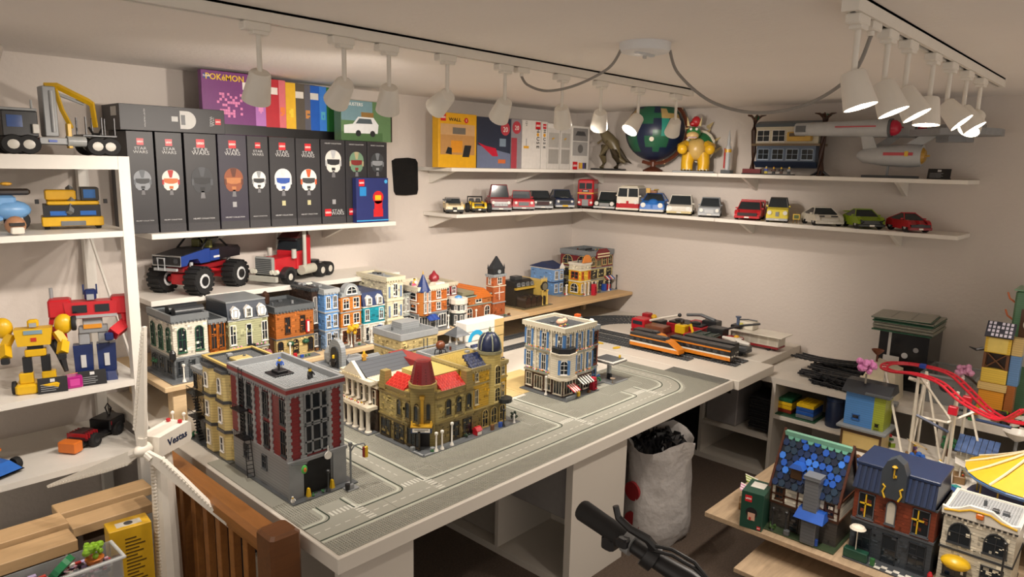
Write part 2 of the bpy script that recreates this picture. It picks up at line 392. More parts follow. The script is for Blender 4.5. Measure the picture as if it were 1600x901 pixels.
# coloured flat packs of plates
def slab(label, x, y, z, w, d, h, col, rz=0):
    g = G().rb(-w/2, -d/2, 0, w/2, d/2, h-.002, .001)
    o = ob('brick_plate', g, P(col), loc=(x, y, z), rot=(0, 0, rz))
    n = max(1, int(w/.016)), max(1, int(d/.016))
    ob('stud_rows', G().studs(-n[0]*.008, -n[1]*.008, n[0], n[1], h-.002, .016, .0048, .0018), P(col), o, kind='stuff')
    return tag(o, label, 'plate')
ya, yb = XP(1228, 640, XC+.05).y, XP(1256, 640, XC+.05).y
slab('large dark green plate under the yellow and blue plates', XC+.12, (ya+yb)/2, .345, .2, .22, .008, '#1f4d35')
z = .353
for i, (c, n) in enumerate((('#7a2a1a', 'brown red'), ('#e2b41c', 'lower yellow'), ('#e6bb22', 'upper yellow'), ('#1f5a3a', 'topmost green'))):
    slab('%s plate in the left small stack on the green plate' % n, XC+.12, ya+.012, z, .13, .075, .019, c); z += .019
z = .353
for i, (c, n) in enumerate((('#6e7478', 'grey'), ('#2456a8', 'lower blue'), ('#23509c', 'upper blue'), ('#e4bd20', 'thick yellow'))):
    slab('%s plate in the right small stack on the green plate' % n, XC+.10, yb-.01, z, .13, .085, .019, c); z += .019
t = thing('canister', 'dark blue canister in the cabinet beside the colourful plates', 'canister', (XC+.07, XP(1303, 660, XC+.07).y, .346))
ob('body', G().lathe((0, 0, 0), [(.04, 0), (.042, .01), (.042, .12), (.036, .135)], 20), P('#16243f'), t, smooth=True)
ob('lid', G().lathe((0, 0, .13), [(.044, 0), (.044, .016), (.03, .022)], 20), P('#20365c'), t, smooth=True)
# bag
bc = ZP(1022, 832, 0); random.seed(5)
t = thing('plastic_bag', 'white plastic bag with red dots full of black pieces on the floor', 'bag', bc)
g = G(); n = 28; rows = [(.0, .13), (.03, .155), (.10, .165), (.19, .16), (.27, .15), (.34, .145), (.40, .155), (.445, .165), (.43, .150), (.38, .13)]
vs = []; fs = []
for k, (z, r) in enumerate(rows):
    for i in range(n):
        a = 2*math.pi*i/n; rr = r*(1 + .05*math.sin(5*a+k*1.3) + .035*math.sin(9*a-k*.8) + random.uniform(-.018, .018))
        vs.append((rr*math.cos(a), .86*rr*math.sin(a), z*(1.0+(.05*math.sin(3*a+1) if k > 4 else 0)) + (random.uniform(-.006, .006) if k else 0)))
for k in range(len(rows)-1):
    for i in range(n): fs.append((k*n+i, k*n+(i+1) % n, k*n+n+(i+1) % n, k*n+n+i))
fs.append(tuple(range(n-1, -1, -1))); g.add(vs, fs)
ob('sack', g, M('#bdb9b6', .35, 'bag', amt=.05, scale=9), t, smooth=True)
g = G()
for i in range(150):
    a = random.uniform(0, 6.28); r = .125*math.sqrt(random.random()); s = random.uniform(.012, .03)
    g.add([Vector(v)*s + Vector((r*math.cos(a), .86*r*math.sin(a), .40+random.uniform(-.02, .045))) for v in ((-.7,-.5,-.4),(.7,-.5,-.2),(.6,.5,-.4),(-.6,.5,-.3),(-.7,-.5,.3),(.5,-.6,.4),(.6,.5,.3),(-.6,.4,.5))],
          [(0,3,2,1),(4,5,6,7),(0,1,5,4),(1,2,6,5),(2,3,7,6),(3,0,4,7)])
ob('black_pieces', g, M('#131315', .4), t, kind='stuff')
for (zz, aa) in ((.24, 170), (.11, 174)):
    a = R(aa); cx, cy = .158*math.cos(a), .86*.158*math.sin(a); nrm = Vector((math.cos(a), math.sin(a), 0)); q = nrm.to_track_quat('Z', 'Y')
    ob('red_dot', G().cyl((0, 0, -.014), (0, 0, .004), .04, n=24).xf(Matrix.Translation((cx, cy, zz)) @ q.to_matrix().to_4x4()), M('#8e2428', .4), t)
# ------------------------------------------------------------ white shelving unit at the left
UY0, UY1, UX1 = 2.65, 3.14, .885; UX0 = -.05
ut = thing('shelving_unit', 'white metal shelving unit at the left holding robots and trucks', 'shelving unit', (UX1, UY0, 0)); UW = M('#dcd8d0', .45, amt=.02)
TOPZ = YP(0, 240, UY0).z; Z2 = 1.312; Z3 = .775; Z4 = .505; Z5 = .12
for x in (-.018, UX0-UX1):
    for y in (0, UY1-UY0-.036):
        zt = TOPZ
        ob('post', G().box(x-.018, y, 0, x+.018, y+.036, zt), UW, ut)
for z, n in ((TOPZ, .045), (Z2, .02), (Z3, .022), (Z4, .022), (Z5, .022)):
    ob('shelf', G().box(UX0-UX1-.018, .001, z-n, .0005, UY1-UY0-.037, z), UW, ut)
ob('side_brace', G().tube([(-.018, .04, Z3+.02), (-.018, UY1-UY0-.05, Z2-.05)], .006, 6), UW, ut)
# ------------------------------------------------------------ oak balustrade
OAK = M('#94602f', .42, 'wood', amt=.2, scale=60); NX = .815
bt_ = thing('balustrade', 'brown oak balustrade with newel post in front of the desk', 'balustrade', (NX, 1.565, 0))
ob('newel_post', G().rb(-.042, -.042, 0, .042, .042, .635, .008), M('#6b4222', .4, 'wood', amt=.2), bt_)
ob('handrail', G().pr([(-.034, .575), (-.034, .60), (-.022, .614), (.022, .614), (.034, .60), (.034, .575)], 'y', .043, .80), OAK, bt_)
ob('upper_rail', G().box(-.014, .043, .54, .014, .80, .575), OAK, bt_)
ob('lower_rail', G().box(-.016, .043, .06, .016, .80, .10), OAK, bt_)
for k in range(9): ob('spindle', G().rb(-.012, .085+k*.085-.014, .10, .012, .085+k*.085+.014, .54, .002), OAK, bt_)
for i, (c, h) in enumerate((('#d8d4cc', .36), ('#6a6f78', .3), ('#262b38', .33), ('#c9c2b4', .3), ('#334257', .34), ('#8c8378', .3), ('#202226', .35), ('#b6ad9f', .28), ('#3b2a26', .33))):
    tag(ob('book', G().rb(-.01, -.0175, 0, .2, .0175, h, .002), P(c, .6), loc=(xa0+.03, 1.86+i*.0365, .031)), 'upright folder behind the balustrade spindles', 'folder', 'folders behind the balustrade')
# flat black patch added on the left wall, stands in for a blacked-out spot
a = YP(631, 276, YW); random.seed(2)
poly = [(-.085, .12), (-.06, .138), (.02, .146), (.07, .138), (.085, .11), (.088, -.10), (.08, -.135), (.0, -.142), (-.06, -.138), (-.072, -.11)]
tag(ob('wall_pad', G().pr([(u, v*.72) for u, v in poly], 'y', -.018, -.001), M('#0c0908', 1., 'carpet', amt=.3), loc=(a.x, YW, a.z)), 'black rounded patch standing in for a blacked-out spot on the left wall', 'stand-in patch')
# ------------------------------------------------------------ road plates on the desk
PL = .256
ROAD = M('#a2a297', .45, amt=.05, scale=12); CURB = M('#c4c8ba', .5); LINE = M('#1f3527', .5); DASH = M('#d4d4ca', .5); STUD = M('#9b9b90', .4)
RZ = DESK+.0005
def arc(cx, cy, r, a0, a1, n=14): return [(cx+r*math.cos(R(a0+(a1-a0)*i/n)), cy+r*math.sin(R(a0+(a1-a0)*i/n))) for i in range(n+1)]
def ribbon(g, pts, w, z, h=.0005):     # flat strip along a 2-D path
    L = []; Rr = []
    for i, p in enumerate(pts):
        a = Vector(pts[max(i-1, 0)]); b = Vector(pts[min(i+1, len(pts)-1)]); t = (b-a).normalized(); n = Vector((-t.y, t.x))*w/2
        L.append((p[0]+n.x, p[1]+n.y, z+h)); Rr.append((p[0]-n.x, p[1]-n.y, z+h))
    m = len(pts)
    return g.add(L+Rr, [(i, i+1, m+i+1, m+i) for i in range(m-1)])
EDG = .072      # stud margin beside the carriageway
def road(kind, ix, iy, label, free=(True,)*4):
    t = thing('road_plate', label, 'road plate', (DX0+.012+ix*PL, DY0+.012+iy*PL, RZ), group='grey road plates on the desk')
    ob('plate', G().rb(0, 0, 0, PL-.0006, PL-.0006, .003, .0006), ROAD, t); z = .003
    gc, gl, gd, gs = G(), G(), G(), G(); e = EDG; c = PL/2
    def st(x0, y0, x1, y1):
        nx = int(round((x1-x0)/.008)); ny = int(round((y1-y0)/.008)); gs.studs(x0, y0, nx, ny, z)
    cor = lambda cx, cy, a0, a1, r: arc(cx, cy, r, a0, a1)
    if kind == 'sx' or kind == 't':
        ribbon(gc, [(0, e+.007), (PL, e+.007)], .008, z); ribbon(gl, [(0, e+.0165), (PL, e+.0165)], .004, z); st(0, 0, PL, e)
        for k in range(8): gd.box(k*.032+.006, c-.0016, z, k*.032+.024, c+.0016, z+.0006)
    if kind == 'sx':
        ribbon(gc, [(0, PL-e-.007), (PL, PL-e-.007)], .008, z); ribbon(gl, [(0, PL-e-.0165), (PL, PL-e-.0165)], .004, z); st(0, PL-e, PL, PL)
    if kind == 'sy':
        for x in (e, PL-e):
            sgn = 1 if x == e else -1
            ribbon(gc, [(x+sgn*.007, 0), (x+sgn*.007, PL)], .008, z); ribbon(gl, [(x+sgn*.0165, 0), (x+sgn*.0165, PL)], .004, z)
        st(0, 0, e, PL); st(PL-e, 0, PL, PL)
        for k in range(8): gd.box(c-.0016, k*.032+.006, z, c+.0016, k*.032+.024, z+.0006)
    if kind == 't':
        for s in (0, 1):
            f = (lambda p: p) if s == 0 else (lambda p: (PL-p[0], p[1]))
            for gg, o, wd in ((gc, .007, .008), (gl, .0165, .004)):
                rr = .026
                pts = [(0, PL-e-o)] + [(e+o-rr+rr*math.sin(R(a)), PL-e-o+rr-rr*math.cos(R(a))) for a in range(0, 91, 10)] + [(e+o, PL)]
                pts = [f(p) for p in pts]; ribbon(gg, pts if s == 0 else pts[::-1], wd, z)
        st(0, PL-e+.004, e-.004, PL); st(PL-e+.004, PL-e+.004, PL, PL)
        for k in range(7):                     # zebra crossings
            gd.box(e+.024+k*.0125, PL-e-.004, z, e+.031+k*.0125, PL-e+.022, z+.0006)
            gd.box(PL-e+.0-.022, e+.026+k*.0125, z, PL-e+.004, e+.033+k*.0125, z+.0006)
    if kind == 'curve':
        for o, wd, gg in ((.007, .008, gc), (.0165, .004, gl)):
            ribbon(gg, arc(0, PL, PL-e-o, -90, 0, 20), wd, z); ribbon(gg, arc(0, PL, e+o, -90, 0, 14), wd, z)
        for k in range(7): ribbon(gd, arc(0, PL, c, -88+k*13, -82+k*13, 3), .0032, z)
        for i in range(32):
            for j in range(32):
                x, y = (i+.5)*.008, (j+.5)*.008; q = math.hypot(x, y-PL)
                if q > PL-e+.008 or q < e-.008: gs.stud(x, y, z)
    ob('kerb_line', gc, CURB, t, label='pale green kerb strip'); ob('dark_line', gl, LINE, t); ob('road_marking', gd, DASH, t)
    ob('stud_field', gs, STUD, t, kind='stuff')
    return t
rows = [('t', 0, 0, 'road plate with crossings at the near left corner of the desk'), ('t', 1, 0, 'road plate with crossings beside the traffic light'), ('sx', 2, 0, 'straight road plate in front of the red tiled cinema'),
        ('sx', 3, 0, 'straight road plate in front of the yellow tower house'), ('t', 4, 0, 'road plate with crossings between yellow tower house and blue shuttered house'),
        ('sx', 5, 0, 'straight road plate in front of the blue shuttered house'), ('t', 6, 0, 'road plate with crossings in front of the petrol station'), ('curve', 7, 0, 'curved road plate at the far right end of the desk'),
        ('sy', 1, 1, 'road plate running back beside the dark red firehouse'), ('sy', 1, 2, 'rear road plate running back beside the columned hall'), ('sy', 4, 1, 'road plate running back beside the yellow tower house'), ('sy', 7, 1, 'road plate running back behind the curved plate')]
for r in rows: road(*r)
GREYP = M('#6d7072', .42)
def plate(label, x0, y0, w, d, col, studs=True, z=DESK, step=.008):
    o = ob('baseplate', G().rb(0, 0, 0, w, d, .0032, .0006), P(col), loc=(x0, y0, z+.0004))
    if studs: ob('stud_field', G().studs(0, 0, int(w/.008), int(d/.008), .0032), P(col), o, kind='stuff')
    return tag(o, label, 'baseplate')
GX = lambda i: DX0+.012+i*PL
GY = lambda i: DY0+.012+i*PL
plate('dark grey studded plate filling the far right corner of the desk front', GX(8)+.002, GY(0), .095, .30, '#7b7c76')
plate('sand yellow plate behind the blue shuttered house', GX(5)-.0, GY(2)+.025, .256, .256, '#d9bf84', False)
plate('sand yellow plate beside the white and cyan box', GX(4)+.001, GY(2)+.025, .250, .256, '#dcc48c', False)
DBZ = DESK+.0036
def blockplate(label, x0, y0, x1, y1, sides):
    o = ob('baseplate', G().rb(0, 0, 0, x1-x0, y1-y0, .003, .0006), ROAD, loc=(x0, y0, RZ)); g = G(); nx = int((x1-x0)/.008); ny = int((y1-y0)/.008)
    for i in range(nx):
        for j in range(ny):
            if ('f' in sides and j < 11) or ('l' in sides and i < 4) or ('r' in sides and i > nx-5): g.stud((i+.5)*.008, (j+.5)*.008, .003)
    ob('stud_field', g, STUD, o, kind='stuff'); return tag(o, label, 'baseplate')
blockplate('grey studded plate under the dark red firehouse', GX(0), GY(1)+.001, GX(1)-.001, GY(3), 'fr')
blockplate('grey studded plate under the cinema and the columned hall', GX(2)+.001, GY(1)+.001, GX(4)-.001, GY(3), 'flr')
blockplate('grey studded plate under the blue shuttered house', GX(5)+.001, GY(1)+.001, GX(6)-.001, GY(2)+.02, 'fl')
blockplate('grey studded plate between shuttered house and petrol station', GX(6)+.001, GY(1)+.001, GX(7)-.001, GY(2)+.02, 'fr')
# ------------------------------------------------------------ modular brick buildings
def tone(h, f): return '#%02x%02x%02x' % tuple(max(0, min(255, int(int(h[i:i+2], 16)*f))) for i in (1, 3, 5))
def win_mesh(w, h, kind, col, pane, nx, nz):
    def mk():
        g = G(); f = min(.0027, w*.11); pts = None
        if kind in ('a', 'A'):
            r = w/2; a = arc(0, h-r, r, 0, 180, 10); ai = arc(0, h-r, r-f, 0, 180, 10)
            out = [(w/2, 0)] + a + [(-w/2, 0)]; inn = [(w/2-f, f)] + ai + [(-w/2+f, f)]
            n = len(out); vs = [(u, -.004, v) for u, v in out] + [(u, -.004, v) for u, v in inn] + [(u, .001, v) for u, v in out] + [(u, .001, v) for u, v in inn]; fs = []
            for i in range(n):
                j = (i+1) % n; fs += [(i, j, n+j, n+i), (i, 2*n+i, 2*n+j, j), (n+i, n+j, 3*n+j, 3*n+i)]
            g.add(vs, fs); pts = inn
        else:
            g.box(-w/2, -.004, 0, -w/2+f, .001, h).box(w/2-f, -.004, 0, w/2, .001, h).box(-w/2, -.004, h-f, w/2, .001, h).box(-w/2, -.004, 0, w/2, .001, f)
            pts = [(w/2-f, f), (w/2-f, h-f), (-w/2+f, h-f), (-w/2+f, f)]
        for i in range(1, nx): g.box(-w/2+i*w/nx-f*.3, -.0032, f, -w/2+i*w/nx+f*.3, 0, h-f*1.2)
        for i in range(1, nz): g.box(-w/2+f, -.0032, i*h/nz-f*.3, w/2-f, 0, i*h/nz+f*.3)
        if kind != 'd': g.box(-w/2-.002, -.006, -.003, w/2+.002, .001, 0)
        m1 = mesh('window', g, col)
        m2 = mesh('pane', G().pr(pts, 'y', -.0012, .0005), pane); return m1, m2
    return cached(('win', round(w, 4), round(h, 4), kind, col.name, pane.name, nx, nz), mk)
def window(par, x, z, w, h, kind='w', col=None, face='f', at=0, pane=None, nx=2, nz=2, name=None):
    m1, m2 = win_mesh(w, h, kind, col or WHITE, pane or GLASS, nx, nz)
    loc, rot = {'f': ((x, at, z), 0), 'l': ((at, x, z), R(-90)), 'r': ((at, x, z), R(90)), 'b': ((x, at, z), R(180))}[face]
    o = put(name or ('door' if kind == 'd' else 'window'), m1, par, loc, (0, 0, rot)); put('pane', m2, o); return o
def facade(par, pat, z, h, w, face, at, off, col, wf=.62, hf=.66, zf=.17, pane=None, nx=2, nz=2):
    n = len(pat)
    if not n: return
    c = w/n
    for i, k in enumerate(pat):
        if k == '.': continue
        x = off + (i+.5)*c; ww = c*wf
        if k == 'd': window(par, x, z+.001, ww*.9, h*.80, 'd', col, face, at, pane, 1, 2)
        elif k == 's': window(par, x, z+h*.10, c*.86, h*.72, 'w', col, face, at, pane, 3, 1)
        else: window(par, x, z+h*zf, ww, h*hf, k, col, face, at, pane, nx, nz)
def modular(name, label, x0, y0, z0, w, d, floors, base=None, roofcol='#6f7376', par_h=.012, margin=(0, 0, .03, .004), trim='#8e9294', cat='toy building', studs=True, corn=.006, cut=0, street=True, relief=True):
    rd = random.Random(name)
    t = thing(name, label, cat, (x0, y0, z0)); b = base or '#6d7072'; mx0, mx1, my0, my1 = margin
    ob('baseplate', G().rb(-mx0, -my0, 0, w+mx1, d+my1, .0042, .0006), P(b), t); z = .0042
    tr = P(trim)
    def slab(g, e, za, zb, x0=0, y0=0):
        if not cut: return g.box(-e, -e, za, w+e, d+e, zb)
        c = cut+e*.4; return g.pr([(c-e, -e), (w+e, -e), (w+e, d+e), (-e, d+e), (-e, c-e)], 'z', za, zb)
    for i, f in enumerate(floors):
        h, col, fp = f[0], f[1], f[2]; lp = f[3] if len(f) > 3 else ''; wc = P(f[4]) if len(f) > 4 and f[4] else WHITE
        o = f[5] if len(f) > 5 else {}
        i0 = o.get('inset', 0)
        ob('wall', slab(G(), -i0, z, z+h), B(col), t)
        if relief:
            gr = G(); nf, nl = int(w/.008*h/.0096*.16), int(d/.008*h/.0096*.16)
            for q in range(nf+nl):
                fr = q < nf; span = w if fr else d; a = round(rd.uniform(cut, span-.016)/.008)*.008+.0005; b = z+round(rd.uniform(0, h-.012)/.0032)*.0032; lw = rd.choice((.007, .015)); lh = rd.choice((.0028, .009)); gr.mat(rd.randrange(2)); e = i0-rd.choice((.0008, .0014, .0024))
                if a < i0 or a+lw > span-i0: continue
                gr.box(a, e, b, a+lw, i0+.001, b+lh) if fr else gr.box(e, a, b, i0+.001, a+lw, b+lh)
            ob('brick_relief', gr, [P(tone(col, 1.16)), P(tone(col, .78))], t, kind='stuff')
        kw = {k: o[k] for k in ('wf', 'hf', 'zf', 'nx', 'nz', 'pane') if k in o}
        facade(t, fp, z, h, w-2*i0, 'f', i0, i0, wc, **kw)
        if lp:
            facade(t, lp, z, h, d-2*i0, 'l', i0, i0, wc, **kw)
        if o.get('right'): facade(t, o['right'], z, h, d-2*i0, 'r', w-i0, i0, wc, **kw)
        z += h
        if o.get('band', True): ob('floor_band', slab(G(), .003, z-.006, z), P(o['bandcol']) if 'bandcol' in o else tr, t)
    # cornice, parapet and flat roof
    if par_h:
        c = corn; g = slab(G(), c, z, z+.006)
        if not cut: g.box(-c, -c, z+.006, w+c, .004, z+par_h).box(-c, d-.004, z+.006, w+c, d+c, z+par_h).box(-c, .004, z+.006, .004, d-.004, z+par_h).box(w-.004, .004, z+.006, w+c, d-.004, z+par_h)
        ob('cornice', g, tr, t)
        if corn > .003 and not cut:
            g = G(); n = int(w/.014)
            for k in range(n): g.box((k+.3)*w/n, -c-.001, z-.007, (k+.65)*w/n, .001, z)
            n = int(d/.014)
            for k in range(n): g.box(-c-.001, (k+.3)*d/n, z-.007, .001, (k+.65)*d/n, z)
            ob('dentil', g, tr, t)
        ob('roof', slab(G(), -.004, z+.004, z+.0075), P(roofcol), t)
        if studs and not cut:
            nx, ny = int((w-.01)/.008), int((d-.01)/.008)
            ob('roof_studs', G().studs(.005, .005, nx, ny, z+.0075), P(roofcol), t, kind='stuff')
        z += .0075
    if street and my0 >= .03:
        for k in range(3):
            x = rd.uniform(.1, .9)*w; c = rd.choice(('#b5202a', '#2f6b3a', '#d8b026', '#6a4428', '#2a50a8', '#8d9092')); kk = rd.randrange(3)
            if kk == 0: ob('street_box', G().rb(x-.007, -my0+.004, .0042, x+.007, -my0+.014, .0042+rd.choice((.012, .02)), .001), P(c), t)
            elif kk == 1: bush(t, x, -my0+.012, .0042, .006, '#2f6b3a', 7, 'street_plant', k)
            else: lamp_post(t, x, -my0+.007, .0042, .07, rd.choice(('#e8e4da', '#26282a')))
    if par_h and relief:
        for k in range(3):
            x, y = rd.uniform(.2, .8)*w, rd.uniform(.35, .85)*d
            if rd.random() < .5: ob('roof_vent', G().rb(x-.009, y-.008, z, x+.009, y+.008, z+.010, .001), P(rd.choice(('#55595c', '#8d9092', '#3a3d40'))), t)
            else: ob('roof_pipe', G().cyl((x, y, z), (x, y, z+.016), .005, n=8), P(rd.choice(('#55595c', '#8d9092', '#6a3a2a'))), t)
    return t, z
def awning(t, x0, x1, y, z, dep, h, cols, n=6, face='f', name='awning'):
    g = G(); wd = (x1-x0)/n
    for i in range(n):
        g.mat(i % len(cols)); a = x0+i*wd
        if face == 'f': g.add([(a, y, z+h), (a+wd, y, z+h), (a+wd, y-dep, z), (a, y-dep, z), (a, y-dep, z-.004), (a+wd, y-dep, z-.004)], [(0, 3, 2, 1), (3, 4, 5, 2)])
        else: g.add([(y, a, z+h), (y, a+wd, z+h), (y-dep, a+wd, z), (y-dep, a, z), (y-dep, a, z-.004), (y-dep, a+wd, z-.004)], [(0, 1, 2, 3), (3, 2, 5, 4)])
    return ob(name, g, [P(c) for c in cols], t)
def column(t, x, y, z, h, r=.006, col='#e6dfcf', name='column'):
    return ob(name, G().lathe((x, y, z), [(r*1.6, 0), (r*1.6, .004), (r*1.1, .007), (r, .012), (r*.92, h-.012), (r*1.2, h-.008), (r*1.7, h-.004), (r*1.7, h)], 12), P(col), t, smooth=True)
def lamp_post(t, x, y, z, h=.09, col='#e8e4da'):
    ob('lamp_post', G().lathe((x, y, z), [(.008, 0), (.006, .006), (.0028, .012), (.0028, h-.012), (.006, h-.01), (.0065, h-.003), (.002, h)], 10), P(col), t, smooth=True)
def gable(t, x0, x1, y0, y1, z, h, ax, col, ov=.006, name='roof'):
    if ax == 'x': g = G().pr([(y0-ov, z), (y1+ov, z), (y1+ov, z+.004), ((y0+y1)/2, z+h), (y0-ov, z+.004)], 'x', x0-ov, x1+ov)
    else: g = G().pr([(x0-ov, z), (x1+ov, z), (x1+ov, z+.004), ((x0+x1)/2, z+h), (x0-ov, z+.004)], 'y', y0-ov, y1+ov)
    return ob(name, g, B(col), t)
def cone(t, x, y, z, r, h, col, n=8, name='spire', tip='#c8a03a'):
    ob(name, G().lathe((x, y, z), [(r*1.12, 0), (r*1.12, .004), (r, .006), (r*.1, h)], n), B(col), t)
    ob('finial', G().lathe((x, y, z+h-.004), [(.002, 0), (.0035, .008), (.0008, .024)], 8), P(tip), t)
def chimney(t, x, y, z, w=.016, h=.025, col='#8a4a35'):
    ob('chimney', G().box(x-w/2, y-w/2, z, x+w/2, y+w/2, z+h).box(x-w*.62, y-w*.62, z+h, x+w*.62, y+w*.62, z+h+.004), B(col), t)
def bush(t, x, y, z, r, col='#2f6b3a', n=14, name='plant', seed=0):
    rnd = random.Random(seed+n); g = G()
    for i in range(n):
        g.sph((x+rnd.uniform(-1, 1)*r, y+rnd.uniform(-1, 1)*r, z+rnd.uniform(.2, 1.6)*r), r*rnd.uniform(.3, .5), 6, 4)
    return ob(name, g, P(col), t)
def flowers(t, x0, x1, y, z, cols=('#d0342c', '#e6c12c', '#e58ab0', '#3d8a3f'), n=10, seed=1, face='f'):
    rnd = random.Random(seed); g = G()
    for i in range(n):
        g.mat(i % len(cols)); a = x0+(x1-x0)*(i+rnd.random()*.6)/n
        c = (a, y-.003-rnd.random()*.003, z+rnd.random()*.005) if face == 'f' else (y-.003-rnd.random()*.003, a, z+rnd.random()*.005)
        g.sph(c, .0034, 6, 4)
    return ob('flower_row', g, [P(c) for c in cols], t)
def figure(label, x, y, z, shirt, legs, hair, rz=0, s=1., name='minifigure'):
    t = thing(name, label, 'figure', (x, y, z), rz)
    ob('legs', G().box(-.0075*s, -.004*s, 0, -.0006*s, .004*s, .013*s).box(.0006*s, -.004*s, 0, .0075*s, .004*s, .013*s), P(legs), t)
    ob('torso', G().tp(-.008*s, -.004*s, .0132*s, .008*s, .004*s, .026*s, .0018*s, None, 0), P(shirt), t)
    for q in (-1, 1): ob('arm', G().tube([(q*.0075*s, 0, .024*s), (q*.011*s, -.003*s, .018*s), (q*.010*s, -.008*s, .014*s)], .0024*s, 6), P(shirt), t)
    ob('head', G().cyl((0, 0, .026*s), (0, 0, .0345*s), .0046*s, n=10), P('#e6bd22'), t, smooth=True)
    ob('hair', G().sph((0, .0008*s, .0345*s), .0054*s, 8, 6, (1, 1, .7)), P(hair), t, smooth=True)
    return t
# ---- firehouse: dark red upper storeys over a grey ground floor
FX, FY, FW, FD = .957, 1.757, .18, .352
fh, z = modular('brick_firehouse', 'dark red brick firehouse with grey ground floor and light studded roof', FX, FY, DBZ, FW, FD,
    [(.118, '#8d8f90', '....', '..w.w.', '#5a5d60', {'bandcol': '#8d9092', 'wf': .5, 'hf': .38, 'zf': .42}),
     (.098, '#7d1f24', '....', 'w.w.ww.', '#3a3d40', {'band': False, 'wf': .62, 'hf': .8, 'zf': .1}), (.098, '#7d1f24', '....', 'w.w.ww.', '#3a3d40', {'wf': .62, 'hf': .78, 'zf': .08})],
    relief=False, base='#54585b', roofcol='#9a9ea0', par_h=.026, trim='#8d9092', margin=(.012, .03, .035, .004), corn=.007)
ob('red_coping', G().box(-.0075, -.0075, z-.0, FW+.0075, .002, z+.012).box(-.0075, FD-.002, z, FW+.0075, FD+.0075, z+.012).box(-.0075, .002, z, .002, FD-.002, z+.012).box(FW-.002, .002, z, FW+.0075, FD-.002, z+.012), P('#8a2a2c'), fh)
g = G()
for x in (0, .046, FW-.046, FW):                         # quoins on the garage front
    for k in range(20):
        q = .006 if k % 2 else .010; zz = .122+k*.0098
        g.box(x-q if x > .02 else -.003, -.0035, zz, x+q if x < FW-.01 else FW+.003, .001, zz+.0092)
for yq in (0, .095, .15, .2, .25, .3):
    for k in range(20):
        q = .005 if k % 2 else .009; zz = .122+k*.0098
        g.box(-.0035, max(yq-q, -.003), zz, .001, yq+q, zz+.0092)
ob('quoin', g, P('#989b9c'), fh, kind='stuff')
ob('big_window', G().box(.052, -.001, .135, FW-.052, .002, .312), GLASS, fh)
g = G()
for x in (.052, .075, FW-.075, FW-.052): g.box(x-.003, -.006, .13, x+.003, 0, .315)
for zz in (.13, .165, .215, .222, .262, .312): g.box(.05, -.006, zz, FW-.05, 0, zz+.005)
ob('window_bars', g, P('#7f8385'), fh)
ob('garage_opening', G().pr([(.045, .005)] + [(.135, .005), (.135, .09)] + [(.127, .1), (.115, .106), (.065, .106), (.053, .1), (.045, .09)], 'y', -.0015, .002), M('#0b0b0c', .8), fh)
ob('corner_pier', G().box(-.006, -.008, .0042, .04, .001, .118).box(FW-.04, -.008, .0042, FW+.006, .001, .118).box(-.009, -.011, .112, FW+.009, .001, .122), P('#86898b'), fh)
for x in (.05, .13): ob('yellow_bollard', G().tp(x-.006, -.022, .0042, x+.006, -.010, .03, .003, None, .002), P('#e2b822'), fh)
for y0, zz in ((.215, .13), (.235, .215)):
    g = G(); g.box(-.032, y0, zz, -.001, y0+.06, zz+.003)
    for k in range(6): g.box(-.032, y0+k*.012-.0006, zz, -.0308, y0+k*.012+.0006, zz+.022)
    g.box(-.0325, y0, zz+.021, -.031, y0+.06, zz+.0225)
    ob('fire_balcony', g, BLACK, fh)
g = G()
for s in (0, .022):
    g.tube([(-.028, .205+s*0, .013), (-.02+0*s, .235, .135)], .0014, 5) if s == 0 else g.tube([(-.008, .2, .013), (-.003, .23, .135)], .0014, 5)
for k in range(11):
    f = k/10; g.tube([(-.028+.008*f, .205+.03*f, .013+.122*f), (-.008+.005*f, .2+.03*f, .013+.122*f)], .0012, 5)
ob('fire_ladder', g, BLACK, fh)
ob('wall_ladder', G().box(-.008, .256, .14, -.005, .259, .345).box(-.008, .280, .14, -.005, .283, .345), BLACK, fh)
g = G()
for k in range(18): g.box(-.0078, .258, .15+k*.011, -.0055, .281, .1525+k*.011)
ob('rung', g, BLACK, fh, kind='stuff')
g = G().rb(.05, .16, z, .115, .225, z+.006, .001).rb(.065, .17, z+.006, .10, .21, z+.014, .001).cyl((.08, .19, z+.014), (.08, .19, z+.034), .004, n=8)
ob('roof_machine', g, BLACK, fh)
tag(ob('hanging_sign', G().cyl((0, 0, 0), (0, .004, 0), .012, n=16).box(-.0012, .0, .01, .0012, .003, .03), [P('#e9e6df')], loc=(FX+.118, FY-.018, DBZ+.112)), 'small round white sign above the firehouse gate', 'sign')
t = thing('hanging_sign', 'small green and orange sign blob on a bar at the firehouse corner', 'sign', (FX+.03, FY-.03, DESK+.115))
ob('blob', G().sph((0, 0, -.012), .011, 10, 8, (.9, .5, 1.2)), P('#4fae4a'), t, smooth=True); ob('bar', G().cyl((-.03, .018, .004), (.01, 0, .002), .0014, n=6), DGREY, t); ob('patch', G().sph((.0, -.005, -.012), .006, 8, 6, (.8, .5, 1.2)), P('#d2762c'), t)
figure('black minifigure standing on the firehouse roof', FX+.125, FY+.085, DESK+z, '#1c1c1f', '#1c1c1f', '#2a2a2c', R(20), 1.05)
figure('blue and silver minifigure at the back of the firehouse roof', FX+.115, FY+.25, DESK+z, '#3a5fb0', '#8d9092', '#2d58b8', R(-10))
figure('tiny white minifigure on the pavement at the firehouse corner', FX-.004, FY-.02, DESK+.0045, '#e9e6df', '#e0ddd6', '#e8e5de', 0, .6)
